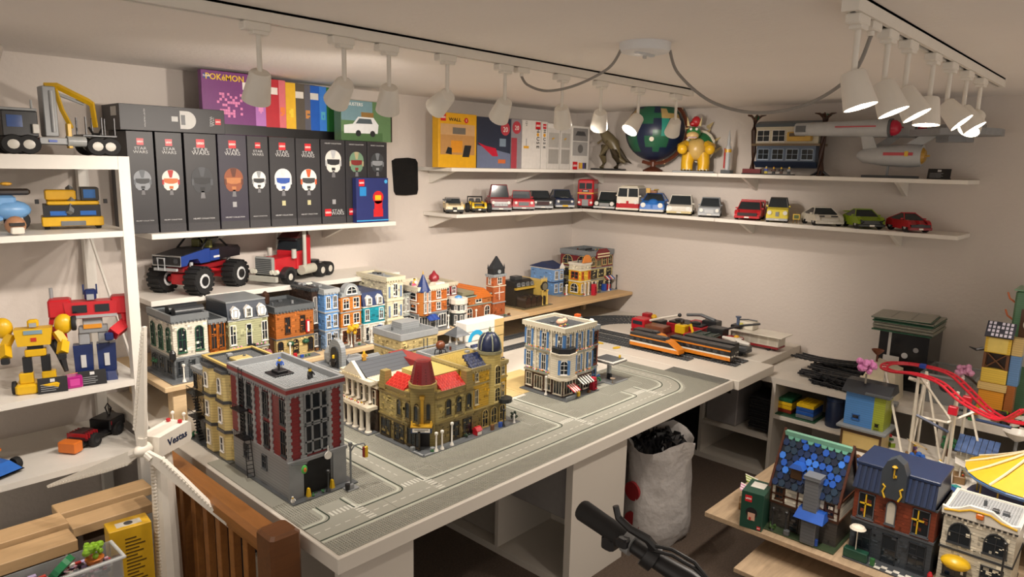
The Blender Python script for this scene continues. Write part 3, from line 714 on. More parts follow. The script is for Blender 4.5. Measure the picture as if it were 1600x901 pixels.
# ---- tan bay-window house behind it
TY = FY+FD+.012
tn, z = modular('tan_town_house', 'tan brick house with two bay windows behind the firehouse', FX+.008, TY, DBZ, .17, .2,
    [(.10, '#cdb878', '', ''), (.10, '#cdb878', '', ''), (.10, '#cdb878', '', '')], base='#54585b', roofcol='#6b6e70', par_h=.016, trim='#3c3f42', margin=(.02, .004, .004, .004), corn=.004)
for yb_ in (.05, .148):
    for k in range(3):
        z0 = .006+k*.10
        ob('bay', G().pr([(0, yb_-.038), (-.018, yb_-.024), (-.018, yb_+.024), (0, yb_+.038)], 'z', z0, z0+.092), B('#d2bd7e'), tn)
        ob('bay_band', G().pr([(.002, yb_-.044), (-.022, yb_-.028), (-.022, yb_+.028), (.002, yb_+.044)], 'z', z0+.092, z0+.102), P('#3c3f42'), tn)
        window(tn, yb_, z0+.025, .022, .05, 'a' if k == 2 else 'w', WHITE, 'l', -.018, None, 1, 2)
ob('coping', G().box(-.006, -.006, z+.006, .176, .003, z+.013).box(-.006, .197, z+.006, .176, .206, z+.013).box(-.006, 0, z+.006, .003, .2, z+.013).box(.167, 0, z+.006, .176, .2, z+.013), P('#c9ad62'), tn)
ob('roof_hatch', G().rb(.05, .07, z, .11, .12, z+.012, .002), P('#b5a36a'), tn)
# ---- small dark house with fire stairs
dk, z = modular('corner_house', 'narrow grey brown house with black fire stairs at the desk edge', FX+.02, TY+.215, DESK, .14, .11,
    [(.085, '#4c4a46', 'ww', 'd.w', '#26282a'), (.085, '#b59a68', 'ww', 'w.w', '#26282a'), (.075, '#b59a68', 'ww', 'w.w', '#26282a')], base='#54585b', roofcol='#85898b', trim='#8b8f91', margin=(.03, .004, .004, .004))
g = G()
for k in range(2):
    z0 = .09+k*.085
    g.box(-.035, .02, z0, -.001, .09, z0+.003)
    for i in range(8): g.box(-.0352, .02+i*.01, z0, -.034, .0212+i*.01, z0+.025)
    g.box(-.0355, .02, z0+.024, -.0338, .09, z0+.0255)
    for i in range(9): g.box(-.024, .03+i*.006, z0-.08+i*.009, -.006, .038+i*.006, z0-.077+i*.009)
ob('fire_stair', g, BLACK, dk)
bush(dk, -.02, .1, .004, .012, '#2a6b46', 10)
# ---- traffic light
t = thing('traffic_light', 'grey traffic light with yellow signal beside the firehouse', 'traffic light', (1.128, 1.703, DESK+.0045))
ob('base', G().rb(-.02, -.016, 0, .02, .016, .004, .001).rb(-.012, -.012, .004, .004, .012, .018, .001), P('#8d9092'), t)
ob('pole', G().cyl((0, 0, .004), (0, 0, .14), .0032, n=8).rb(-.005, -.005, .135, .005, .005, .148, .001), P('#6d7173'), t, smooth=True)
ob('arm', G().tube([(0, 0, .118), (.012, -.004, .136), (.04, -.012, .138), (.045, -.0135, .128)], .0022, 6), P('#6d7173'), t, smooth=True)
o = ob('signal_box', G().rb(.039, -.020, .092, .051, -.008, .128, .002), P('#d8b326'), t); ob('signal_back', G().rb(.036, -.019, .094, .040, -.009, .127, .001), P('#8a1f22'), o)
ob('bin', G().cyl((-.016, -.006, .004), (-.016, -.006, .022), .007, .008, 10), BLACK, t)
# ---- cinema block with the red tiled roofs (corner tower facing the road crossing)
CXx, CYy = 1.452, 1.765
pc, z = modular('brick_cinema', 'olive tan corner cinema with red tiled roofs and dark red fan tower', CXx, CYy, DBZ, .246, .235,
    [(.085, '#7d6e42', '..ww', 'sww', '#3a3226', {'hf': .75, 'zf': .05, 'bandcol': '#8a7a48', 'wf': .7}), (.085, '#a5955c', '..aaa', 'aaa..', '#5d5130', {'wf': .55, 'hf': .72, 'bandcol': '#7d6d40', 'nx': 1, 'nz': 1}), (.02, '#a08d55', '', '', None, {'bandcol': '#8b7b49'})],
    base='#63676a', roofcol='#b8a35c', par_h=.01, trim='#84754a', margin=(.022, .0, .04, .0), corn=.004, cut=.075)
ob('corner_tower', G().pr([(.004, .062), (.062, .004), (.082, .012), (.082, .082), (.012, .082)], 'z', .0042, z+.03), B('#97864f'), pc)
ob('tower_cap', G().pr(arc(.045, .045, .05, 0, 360, 16)[:-1], 'z', z+.02, z+.032), B('#9a8850'), pc)
for s_ in (-.021, .021): window(pc, 0, .1, .014, .06, 'a', P('#4a4028'), 'f', 0, None, 1, 1).matrix_local = Matrix.Translation((.033+s_*.707, .033-s_*.707, .1)) @ Matrix.Rotation(R(-45), 4, 'Z')
cl = 8
fan = G().lathe((.045, .045, z+.03), [(.046, 0), (.044, .006), (.031, .068), (.028, .078), (.014, .08)], 8)
o = ob('fan_tower', fan, P('#6e1d20'), pc)
g = G()
for k in range(8):
    a = 2*math.pi*(k+.5)/8
    for j in range(6): g.sph((.045+(.0405-.002*j)*math.cos(a), .045+(.0405-.002*j)*math.sin(a), z+.036+j*.0095), .0026, 6, 4)
ob('rivet', g, P('#5a1518'), o, kind='stuff')
def tiles(t, x0, y0, x1, y1, z, rise, face, cols=('#b8302a', '#c43a30'), name='roof_tile'):
    g = G(); n = max(3, int((x1-x0 if face == 'f' else y1-y0)/.011))
    for r in range(5):
        for i in range(n):
            g.mat((r+i) % 2); f = r/5; zz = z+rise*f
            if face == 'f':
                a = x0+(x1-x0)*i/n; y = y0+(y1-y0)*f; g.tp(a+.0006, y, zz, a+(x1-x0)/n-.0006, y+.014, zz+rise/5+.004, 0, 0, .008, 0)
            else:
                a = y0+(y1-y0)*i/n; x = x0+(x1-x0)*f; g.tp(x, a+.0006, zz, x+.014, a+(y1-y0)/n-.0006, zz+rise/5+.004, .008, 0, 0, 0)
    return ob(name, g, [P(c) for c in cols], t, kind='stuff')
tiles(pc, .092, -.004, .205, .05, z-.004, .036, 'f'); tiles(pc, -.004, .092, .05, .195, z-.004, .036, 'l')
ob('corner_pylon', G().tp(.205, -.006, z-.02, .24, .03, z+.045, .004, None, .004), B('#8f7e4b'), pc)
ob('corner_pylon', G().tp(-.006, .195, z-.02, .03, .23, z+.045, .004, None, .004), B('#8f7e4b'), pc)
ob('roof_block', G().box(.098, .075, z, .24, .23, z+.03), B('#c2ae66'), pc)
D45 = Matrix.Translation((.033, .033, 0)) @ Matrix.Rotation(R(-45), 4, 'Z')
ob('sign_board', G().rb(-.036, -.038, .066, .036, -.002, .086, .001).xf(D45), P('#2c3b57'), pc); ob('marquee', G().box(-.03, -.0392, .070, .03, -.0375, .083).xf(D45), P('#e4e0d6'), pc)
ob('gold_rail', G().box(-.037, -.039, .086, .037, -.001, .09).xf(D45), P('#c79a2c'), pc); ob('gold_spine', G().box(-.005, -.012, .09, .005, 0, .182).box(-.008, -.014, .178, .008, 0, .19).xf(D45), P('#c79a2c'), pc)
for s_ in (-1, 1): ob('gold_horn', G().tp(s_*.033-.004, -.034, .09, s_*.033+.004, -.026, .108, .002).xf(D45), P('#d8a92e'), pc)
ob('sign_print', G().box(-.024, -.0397, .078, .024, -.039, .0802).box(-.012, -.0397, .073, .012, -.039, .0748).xf(D45), BLACK, pc, kind='stuff')
ob('door_recess', G().box(-.026, -.003, .0045, .026, .004, .062).xf(D45), M('#1a1412', .5), pc)
for x, y in ((.035, -.02), (-.012, .03)): ob('planter', G().rb(x-.007, y-.007, .0042, x+.007, y+.007, .016, .001), P('#8d9294'), pc)
for x, y in ((.115, -.03),): lamp_post(pc, x, y, .0042, .085)
ob('paving_star', G().box(-.018, -.036, .0042, .03, -.03, .005).box(-.018, -.036, .0042, -.012, .02, .005).box(.045, -.038, .0042, .055, -.01, .005), P('#a9adae'), pc)
bush(pc, .2, -.012, .004, .009, '#223a26', 10)
# ---- yellow tower house beside it
YX = CXx+.248
yh, z = modular('yellow_tower_house', 'yellow house with dark blue domed corner tower beside the cinema', YX, CYy+.012, DBZ, .185, .22,
    [(.085, '#7d6d3c', '.aaa', '', '#c8b070', {'wf': .7, 'hf': .8, 'zf': .03, 'right': 'aa.', 'bandcol': '#b9a566', 'pane': M('#171a1c', .2)}),
     (.095, '#c9a02e', 'w..w', '', '#e0d6b6', {'wf': .4, 'hf': .6, 'right': 'ww'}), (.05, '#c9a02e', 'w..w', '', '#e0d6b6', {'wf': .4, 'right': 'ww'})],
    base='#63676a', roofcol='#b9a35a', par_h=.012, trim='#a8996a', margin=(.0, .03, .05, .0), corn=.005)
tw = G()
ob('tower', G().pr(arc(.12, .03, .045, 0, 360, 10)[:-1], 'z', .088, z+.045), B('#c4b069'), yh)
ob('tower_band', G().pr(arc(.12, .03, .050, 0, 360, 10)[:-1], 'z', z+.04, z+.05), P('#8f8a6a'), yh)
for k, zz in enumerate((.098, .165)):
    window(yh, .12, zz, .03, .056 if k == 0 else .075, 'a', P('#c9b87e'), 'f', -.0135, M('#15181b', .2), 2, 3)
ob('dome', G().lathe((.12, .03, z+.05), [(.042, 0), (.045, .006), (.042, .026), (.034, .048), (.022, .062), (.008, .068)], 12), P('#1d2747'), yh, smooth=True)
g = G()
for k in range(6):
    a = 2*math.pi*k/6; g.tube([(.12+r_*math.cos(a), .03+r_*math.sin(a), z+.05+h_) for r_, h_ in ((.045, .004), (.044, .026), (.036, .049), (.022, .064))], .0025, 5)
ob('dome_rib', g, P('#9aa08c'), yh)
ob('finial', G().lathe((.12, .03, z+.116), [(.008, 0), (.004, .006), (.005, .012), (.001, .022)], 8), P('#7e8a6c'), yh)
tiles(yh, .0, -.004, .075, .05, z-.004, .045, 'f', ('#1d2747', '#26325a')); tiles(yh, .16, .02, .2, .2, z-.004, .03, 'f', ('#1d2747', '#26325a'))
ob('balcony', G().lathe((.155, -.02, .088), [(.024, 0), (.03, .004), (.03, .018), (.027, .018)], 14), P('#23282a'), yh)
ob('red_stall', G().rb(-.012, -.045, .0042, .012, -.02, .022, .001).tp(-.014, -.047, .022, .014, -.018, .034, .0, 0, .010), P('#b5202a'), yh)
ob('stall_front', G().box(-.010, -.046, .006, .010, -.0445, .018), P('#e8e5dd'), yh)
bush(yh, .205, -.025, .012, .013, '#1f3324', 16, seed=4); ob('white_statue', G().lathe((.185, -.045, .0042), [(.006, 0), (.004, .006), (.003, .022), (.004, .03), (.001, .036)], 8), P('#e6e4df'), yh)
# ---- columned bank house behind the cinema
th, z = modular('columned_hall', 'cream columned hall with grey pitched roof behind the cinema', CXx-.0, CYy+.247, DBZ, .27, .225,
    [(.095, '#3b2e24', '', '......', '#2c2620', {'band': False}), (.075, '#54331f', 'www', 'dwdwdw', '#d9d0b8', {'wf': .55, 'hf': .8, 'zf': .1, 'bandcol': '#dfd6c0'}), (.018, '#d9cfb4', '', '')],
    base='#63676a', roofcol='#d6ceb8', par_h=.008, trim='#ddd4bd', margin=(.045, .0, .0, .0), corn=.006)
for k in range(5):
    column(th, -.028, .02+k*.04, .0042, .088, .0085); column(th, -.012, .03+k*.036, .112, .07, .005)
ob('porch_slab', G().box(-.044, .0, .092, .0, .2, .104), P('#ded5bf'), th); ob('entablature', G().box(-.026, .01, .182, .002, .205, .196), P('#ded5bf'), th)
flowers(th, .02, .19, -.036, .112, ('#7a4a2c', '#d8b030', '#7a4a2c', '#c93636'), 14, 5, 'l')
ob('pediment', G().pr([(.06, .196), (.2, .196), (.13, .25)], 'x', -.022, -.008), P('#e2dac6'), th)
gable(th, 0, .21, .06, .2, .196, .052, 'x', '#50545a', .006)
g = G()
for k in range(8): g.box(-.03, .075+k*.014, .197, -.024, .081+k*.014, .204)
ob('relief', g, P('#cdbf9a'), th)
figure('golden figure on the roof ridge of the columned hall', CXx+.03, CYy+.37, DESK+.248, '#b98a35', '#b98a35', '#b98a35')
bush(th, -.03, .215, .11, .01, '#d77ab0', 8)
ob('sub_block', G().box(.2, .0, z, .27, .2, z+.03), B('#8a2a28'), th)
# ---- grey gothic shrine with white dome, left of the hall
gs_, z = modular('gothic_shrine', 'grey gothic shrine with arched niche and white dome behind the hall', CXx+.0, CYy+.475, DESK, .2, .19,
    [(.10, '#7b7f82', '', 'aa', '#c9c4b4'), (.07, '#8b8f92', '', 'aa', '#d9d4c4')], roofcol='#7c8083', par_h=.008, trim='#a0a4a5', margin=(.045, 0, 0, 0))
ob('niche_wall', G().pr([(.03, z)] + [(.12, z), (.12, z+.07)] + arc(.075, z+.07, .045, 0, 180, 8) + [(.03, z+.07)], 'x', .02, .04), B('#8b9093'), gs_)
ob('niche', G().pr([(.05, z+.005), (.1, z+.005)] + arc(.075, z+.06, .025, 0, 180, 8), 'x', .015, .021), M('#22262a', .4), gs_)
ob('white_dome', G().lathe((-.02, .05, .10), [(.036, 0), (.038, .01), (.03, .034), (.014, .052), (.004, .066)], 10), P('#dcd9d0'), gs_)
ob('dome_drum', G().lathe((-.02, .05, .0042), [(.036, 0), (.034, .09), (.036, .097)], 10), P('#1c1d20'), gs_)
ob('rock', G().sph((.05, .15, z+.03), .035, 7, 5, (.8, 1, 1.3)).sph((.05, .13, z+.02), .03, 7, 5), P('#9b9fa1'), gs_)
gable(gs_, .06, .2, .0, .1, z, .035, 'x', '#7d8184')
figure('yellow figure in the niche of the gothic shrine', CXx+.012, CYy+.475+.075, DESK+z+.012, '#2a2a2c', '#1d1d20', '#d8b024', R(-60), 1.1)
# ---- block with sandy walls behind (police station backs, bell tower)
sb, z = modular('sand_block', 'sand coloured flat roofed block behind the columned hall', 1.76, 2.27, DESK, .2, .19,
    [(.20, '#c3b07c', '.w.', 'w..', '#e0ddd4', {'wf': .35, 'hf': .2, 'zf': .62}), (.05, '#c3b07c', '', '')], roofcol='#7d8183', par_h=.02, trim='#9b9fa1', margin=(.0, 0, .0, 0), corn=.003)
ob('roof_ladder', G().box(.12, -.004, .13, .123, -.001, .24).box(.14, -.004, .13, .143, -.001, .24), DGREY, sb)
ob('rooftop_step', G().box(.09, .11, z, .19, .18, z+.03), B('#8f9395'), sb)
ob('water_tank', G().cyl((.16, -.03, .14), (.16, -.03, .165), .016, n=14), P('#8b9092'), sb, smooth=True)
ob('lean_to', G().box(.09, -.06, .0042, .2, -.001, .14), B('#8b8f91'), sb)
gb, z = modular('bell_tower_hall', 'grey hall with small bell tower under a dark grey roof', 1.79, 2.03, DESK, .20, .165,
    [(.20, '#8d9294', 'www', 'ww', '#dcd8ce')], roofcol='#777b7e', par_h=.012, trim='#9b9fa1', margin=(0, 0, 0, 0))
ob('bell_base', G().box(.12, .06, z, .17, .11, z+.03), B('#989c9e'), gb)
for x in (.125, .165):
    for y in (.065, .105): column(gb, x, y, z+.03, .035, .004, '#dcd8ce')
ob('bell', G().lathe((.145, .085, z+.04), [(.011, 0), (.007, .008), (.006, .018), (.001, .022)], 10), P('#b58a2e'), gb, smooth=True)
ob('bell_roof', G().tp(.105, .045, z+.065, .185, .125, z+.074, .008).tp(.113, .053, z+.074, .177, .117, z+.086, .014).tp(.127, .067, z+.086, .163, .103, z+.10, .015), P('#4c5054'), gb)
t = thing('round_pod', 'round brown pod on black legs on the grey hall roof', 'toy', (1.83, 2.10, DESK+z))
ob('ball', G().sph((0, 0, .04), .02, 12, 8), P('#6a3a22'), t, smooth=True)
for k in range(4):
    a = k*1.57+.7; ob('leg', G().tube([(0, 0, .025), (.02*math.cos(a), .02*math.sin(a), .022), (.024*math.cos(a), .024*math.sin(a), 0)], .0022, 5), BLACK, t)
# ---- white and cyan box standing upright
a = ZP(722, 605, DESK); b_ = ZP(790, 588, DESK)
t = thing('set_box', 'white box with cyan stripe standing behind the yellow tower house', 'box', (2.06, 2.19, DESK+.0045), 0)
ob('carton', G().rb(0, 0, 0, .235, .075, .285, .002), P('#e6e3dd', .5), t)
ob('cyan_stripe', G().box(.08, -.0008, .02, .237, .002, .062), P('#2a9bd0'), t); ob('cyan_arch', G().pr(arc(.06, .20, .05, 0, 180, 12) + arc(.06, .20, .03, 180, 0, 12), 'y', -.001, .002), P('#2fa3d6'), t)
ob('sand_panel', G().box(.175, -.0008, .09, .236, .002, .28), P('#cdb27a'), t); ob('tape', G().box(-.0006, -.0008, .2, .236, .0755, .203), P('#8a8a86'), t)
ob('tape', G().box(-.0006, -.0008, .245, .236, .0755, .247), P('#8a8a86'), t)
# ---- blue shuttered corner house
AX, AY = 2.25, 1.79
ah, z = modular('shuttered_house', 'white corner house with blue shutters, flower boxes and striped awnings', AX, AY, DBZ, .2, .22,
    [(.085, '#3f2720', 'sds', 'swsw', '#d8d0bd', {'hf': .7, 'bandcol': '#d9d1be'}), (.10, '#d9d2c0', 'w.w.w', 'w.w.w', '#efeae0', {'wf': .6, 'hf': .72, 'zf': .14}), (.10, '#d9d2c0', 'w.w.w', 'w.w.w', '#efeae0', {'wf': .6, 'hf': .72, 'zf': .1, 'bandcol': '#d9d2c0'})],
    base='#5d6164', roofcol='#5a5e61', par_h=.02, trim='#cfc7b2', margin=(.03, .004, .045, .004), corn=.012)
SH = P('#4f7fb8')
for fl in (.10, .20):
    for k in range(5):
        if k in (1, 3) or True:
            for face in 'fl':
                c = (.2 if face == 'f' else .22)/5
                for s in (-1, 1):
                    x = (k+.5)*c + s*c*.44
                    if k % 2 == 0:
                        g = G().box(-.005, -.004, 0, .005, .001, .07)
                        o = ob('shutter', g, SH, ah, (x, 0, fl+.006) if face == 'f' else (0, x, fl+.006), (0, 0, 0 if face == 'f' else R(-90)))
                if k % 2 == 1: column(ah, -.006 if face == 'l' else (k+.5)*c, (k+.5)*c if face == 'l' else -.006, fl-.008, .095, .004, '#e4ddca', 'pilaster')
ob('corner_bay', G().pr([(-.004, .075), (-.022, .055), (-.022, -.0), (.0, -.022), (.055, -.022), (.075, -.004), (.07, .07)], 'z', .092, .20), B('#ddd6c4'), ah)
ob('bay_sill', G().pr([(-.004, .08), (-.03, .06), (-.03, -.004), (-.004, -.03), (.06, -.03), (.08, -.004), (.07, .07)], 'z', .084, .094), P('#d9d1be'), ah)
m1 = window(ah, 0, .108, .034, .062, 'a', WHITE, 'f', 0, None, 2, 3); m1.location = (-.0115, -.0115, .11); m1.rotation_euler = (0, 0, R(-45))
for x_ in (-.030,):
    for s in (-1, 1):
        ob('shutter', G().box(-.006, -.004, 0, .006, .001, .062), SH, ah, (-.0115+s*.014-.0, -.0115-s*.014-.0, .11), (0, 0, R(-45)))
ob('balcony', G().pr([(-.004, .06), (-.028, .045), (-.032, .0), (0, -.032), (.045, -.028), (.06, -.004)], 'z', .2, .222), P('#1a1c1f'), ah)
ob('balcony_slab', G().pr([(-.004, .066), (-.032, .05), (-.036, -.002), (-.002, -.036), (.05, -.032), (.066, -.004)], 'z', .196, .201), P('#e0d9c8'), ah)
for fl in (.098, .198):
    flowers(ah, .07, .195, -.003, fl, n=16, seed=int(fl*1000)); flowers(ah, .07, .21, -.003, fl, n=16, seed=int(fl*1000)+1, face='l')
    ob('flower_box', G().box(.065, -.012, fl-.008, .2, -.003, fl-.001), P('#8a8f88'), ah); ob('flower_box', G().box(-.012, .065, fl-.008, -.003, .215, fl-.001), P('#8a8f88'), ah)
awning(ah, .01, .06, -.012, .04, .04, .02, ('#c22a34', '#eeeae2'), 7); awning(ah, .085, .165, -.004, .055, .04, .022, ('#e8e4da', '#1d1f22'), 9)
ob('planter_wall', G().rb(-.025, -.044, .0042, .035, -.036, .02, .001), P('#7f8487'), ah)
ob('phone_box', G().rb(.172, -.035, .0042, .196, -.012, .062, .002), P('#b01e34'), ah); window(ah, .184, .014, .016, .036, 'w', P('#b01e34'), 'f', -.036, None, 2, 3)
lamp_post(ah, -.022, .075, .0042, .085)
g = G().tp(.0, .0, z, .19, .21, z+.004, 0)
ob('roof_garden', G().sph((.08, .09, z+.012), .018, 8, 6, (1.2, 1, .8)).sph((.12, .1, z+.01), .014, 8, 6), P('#d9a98e'), ah)
flowers(ah, .03, .09, .06, z+.004, n=8, seed=77)
bx, z2 = modular('brown_annex', 'narrow reddish brown annex attached behind the shuttered house', AX+.208, AY+.03, DBZ, .075, .14,
    [(.085, '#8f9496', 'w', '', '#4f7fb8'), (.10, '#7a3a22', 'w', '', '#2b2e31', {'right': 'ww'}), (.07, '#7a3a22', 'w', '', '#2b2e31')], base='#5d6164', roofcol='#7b7f82', par_h=.018, trim='#8f9496', margin=(0, .03, .02, .004))
chimney(bx, .045, .10, z2, .026, .03, '#7d8184'); ob('chimney_pot', G().box(.034, .089, z2+.034, .056, .111, z2+.046), P('#d8602a'), bx)
ob('roof_dog', G().sph((.035, .05, z2+.014), .02, 8, 6).sph((.045, .02, z2+.026), .013, 8, 6), P('#e3ddd6'), bx, smooth=True)
bush(bx, .055, -.02, .02, .012, '#2f7a4a', 12); bush(bx, .065, -.018, .034, .008, '#4a78b8', 6)
# ---- petrol station canopy
t = thing('petrol_station', 'small petrol station canopy on one post at the road bend', 'toy building', (2.63, 1.82, DBZ))
ob('pad', G().rb(-.07, -.07, 0, .06, .05, .004, .001), P('#7d8184'), t); ob('post', G().rb(-.008, -.008, .004, .008, .008, .085, .001), P('#a9adae'), t)
ob('canopy', G().rb(-.055, -.06, .085, .055, .06, .100, .002), P('#dedad2'), t); ob('canopy_top', G().box(-.045, -.05, .0985, .045, .05, .102), P('#54585b'), t)
ob('canopy_band', G().box(-.0556, -.0606, .09, .0556, .0606, .0935), P('#2a2c2f'), t)
o = ob('pump', G().rb(-.016, -.02, .004, -.002, .0, .03, .001), P('#2a2c2f'), t); ob('yellow_globe', G().rb(.025, -.04, .102, .034, -.031, .118, .002).cyl((.0295, -.0355, .1), (.0295, -.0355, .104), .003, n=8), P('#e0b526'), t)
ob('cafe_table', G().cyl((-.055, -.06, .026), (-.055, -.06, .029), .012, n=12).cyl((-.055, -.06, .004), (-.055, -.06, .026), .002, n=6), P('#9b8a78'), t)
# ---------------------------------------------------------------- houses on the pine platform
PB = PZ+.0003
def prow(l, r, top, y=2.665):
    x0 = YP(l, 540, y).x; x1 = YP(r, 530, y).x; h = YP((l+r)/2, top, y).z - PB
    return x0+.006, x1-x0-.012, h
def mansard(t, w, d, z, h, col, dorm=3, dcol=None, trim='#dcd8cc'):
    ob('mansard_roof', G().tp(-.002, -.002, z, w+.002, d, z+h, .004, .004, .02, .004), B(col), t)
    for k in range(dorm):
        x = (k+.5)*w/dorm; ob('dormer', G().pr([(x-.016, z+.004), (x+.016, z+.004), (x+.016, z+h*.6), (x, z+h*.82), (x-.016, z+h*.6)], 'y', -.006, .02), dcol or WHITE, t)
        window(t, x, z+.008, .018, h*.5, 'w', P(trim), 'f', -.006)
x, w_, h = prow(262, 325, 489)
bk, z = modular('corner_bank', 'cream corner bank with tall green arched windows and grey base', x+.012, 2.66, PB, w_-.008, .23,
    [(.085, '#6d7275', 'wdw', 'wwa', '#4a4e52', {'bandcol': '#8b9093'}), (h-.085-.03, '#d8d2c2', 'aa', 'aaa', '#2f5a44', {'wf': .5, 'hf': .7, 'zf': .12})], base='#6a6e71', roofcol='#4d5154', par_h=.024, trim='#6f7477', margin=(.03, 0, .05, .02))
ob('roof_vault', G().cyl((.03, .06, z+.014), (.14, .06, z+.014), .022, n=14), P('#2f3235'), bk, smooth=True); ob('roof_vault', G().cyl((.03, .12, z+.014), (.14, .12, z+.014), .022, n=14), P('#26292c'), bk, smooth=True)
ob('corner_clock', G().lathe((-.008, -.01, .09), [(.004, -.012), (.012, 0), (.012, .022), (.004, .034)], 10), P('#1c1d20'), bk)
bush(bk, -.02, .13, .05, .012, '#2d5b3a', 8)
x, w2, h2 = prow(326, 356, 500)
lm, z = modular('laundry_house', 'narrow house with orange timber bay and blue laundry sign beside the bank', x, 2.665, PB, w2-.003, .22,
    [(.07, '#b9bcb4', 's', '', '#e6e2d8'), (h2-.07-.01, '#b5651f', 'ww', '', '#8a4a14', {'wf': .8, 'hf': .8})], roofcol='#44484b', par_h=.012, trim='#7d8285', margin=(0, 0, .04, .02))
ob('round_sign', G().cyl((.05, -.006, .05), (.05, -.001, .05), .012, n=16), P('#2a2c2f'), lm); ob('blue_sign', G().box(.015, -.004, .038, .033, -.001, .062), P('#3a8fd0'), lm)
flowers(lm, .005, w2-.01, -.004, .075, ('#e0b02a', '#d8622a', '#3d8a3f'), 10, 9)
x, w_, h = prow(357, 424, 498)
pr_, z = modular('mansard_restaurant', 'olive and white restaurant with dark slate mansard roof and oval dormers', x, 2.67, PB, w_-.004, .22,
    [(.072, '#8a7f63', 'wdww', '', '#d9d2bf'), (h-.072, '#a6a884', 'w.d.w', '', '#f0ece2', {'wf': .8, 'hf': .66})], roofcol='#3b4047', par_h=0, trim='#a3a7a6', margin=(0, 0, .05, .02))
hm = YP(390, 470, 2.68).z-PB-z
mansard(pr_, w_-.004, .2, z, hm, '#39404b', 3); ob('roof_edge', G().box(.0, .015, z+hm, w_-.004, .2, z+hm+.006), P('#84898c'), pr_)
for k in (0, 2):
    q = (k+.5)*(w_-.004)/3; ob('oval_ornament', G().cyl((q, -.01, z+hm*.35), (q, -.004, z+hm*.35), .019, n=16), WHITE, pr_, smooth=True)
ob('balcony', G().box(w_*.42, -.016, .074, w_*.60, -.001, .092), P('#1d2023'), pr_)
flowers(pr_, .012, .05, -.006, .085, ('#d87aa8', '#e8b0c8', '#3d8a3f'), 8, 3); flowers(pr_, w_-.06, w_-.02, -.006, .085, ('#d87aa8', '#e8b0c8', '#3d8a3f'), 8, 4)
for k in range(3): bush(pr_, .05+k*.022, -.03, .03, .014, '#2f8f5f', 8, 'palm_leaf', k)
ob('red_canopy', G().tp(w_*.66, -.04, .045, w_*.95, -.008, .06, .004, None, .01), P('#7a2630'), pr_)
x, w_, h = prow(430, 493, 478)
de, z = modular('detective_house', 'orange brick house with dark grey cornice and tall red sign', x, 2.665, PB, w_-.002, .22,
    [(.085, '#c3ac74', 'a.a.a', '', '#3f2a1c', {'wf': .75, 'hf': .7}), (h-.085-.02, '#a9642f', '.w.w.', '', '#4c3020', {'wf': .7, 'hf': .6})], roofcol='#45494c', par_h=.022, trim='#5d6265', margin=(.02, 0, .05, .02))
ob('red_sign', G().rb(w_*.76, -.012, .10, w_*.86, -.002, .155, .002), P('#c01f2a'), de); ob('sign_band', G().box(w_*.785, -.0128, .105, w_*.835, -.0118, .15), P('#ece8e0'), de)
for k in range(2): ob('green_awning', G().sph((w_*(.35+.4*k), -.004, .062), .016, 12, 6, (1, .9, .7)), P('#20503a'), de, smooth=True)
ob('stair', G().pr([(-.02, .0042), (0, .0042), (0, .08), (-.02, .1)], 'y', .02, .05), P('#4a2f1e'), de); ob('water_tower', G().lathe((.02, .12, z), [(.004, 0), (.016, .012), (.018, .05), (.004, .064)], 12), P('#3a2418'), de)
lamp_post(de, .04, -.04, .0042, .075); ob('mail_box', G().rb(.055, -.045, .0042, .07, -.033, .028, .002), P('#b5202a'), de)
x, w_, h = prow(494, 507, 452)
dkh, z = modular('dark_stair_house', 'very narrow dark brown house with black stairs between orange and blue houses', x, 2.70, PB, w_-.002, .19, [(.09, '#2e241f', 'w', ''), (h-.10, '#3a2a22', 'w', '')], roofcol='#2d3033', par_h=.01, trim='#383c40', margin=(0, 0, .03, .02))
x, w_, h = prow(507, 532, 453)
bl, z = modular('blue_town_house', 'narrow sky blue town house with grey cornice', x, 2.665, PB, w_-.002, .22, [(.085, '#8aa6c8', 'ww', '', None, {'hf': .7}), ((h-.1)/2, '#6f9fd8', 'ww', ''), ((h-.1)/2, '#6f9fd8', 'ww', '')], roofcol='#6f7477', par_h=.018, trim='#a9aeb0', margin=(0, 0, .04, .02))
x, w_, h = prow(532, 567, 462)
og, z = modular('orange_gable_house', 'orange town house with round white gable window and yellow blossom', x, 2.665, PB, w_-.002, .22, [(.085, '#d9d2c2', 'wdw', '', '#8a4a26'), ((h-.085)/2, '#c87a30', 'ww', ''), ((h-.085)/2, '#c87a30', 'ww', '')], roofcol='#6f7477', par_h=.0, trim='#9aa0a2', margin=(0, 0, .04, .02))
q = w_/2; ob('gable_front', G().pr([(.004, z), (w_-.006, z), (w_-.006, z+.012)] + arc(q, z+.014, w_*.36, 0, 180, 12) + [(.004, z+.012)], 'y', -.004, .03), P('#9aa0a2'), og)
window(og, q, z+.006, w_*.5, .036, 'a', WHITE, 'f', -.005)
bush(og, .03, -.05, .07, .022, '#e2b022', 18, 'yellow_blossom', 3); ob('blossom_trunk', G().cyl((.03, -.05, .0042), (.03, -.05, .08), .003, n=6), P('#5a3a22'), og)
x, w_, h = prow(567, 603, 478)
te, z = modular('teal_house', 'teal house with dark blue roof and two white dormers', x, 2.665, PB, w_-.002, .22, [(.085, '#d8d4c8', 'dww', '', None), (h-.085, '#1f8ea0', 'w.w', '')], roofcol='#24355c', par_h=0, trim='#e3dfd4', margin=(0, 0, .04, .02))
mansard(te, w_-.002, .2, z, YP(585, 455, 2.68).z-PB-z, '#22345e', 2)
ob('parasol', G().lathe((.06, -.045, .075), [(.022, 0), (.012, .008), (.001, .012)], 10).cyl((.06, -.045, .0042), (.06, -.045, .078), .0015, n=6), P('#22345e'), te)
x, w_, h = prow(604, 632, 434)
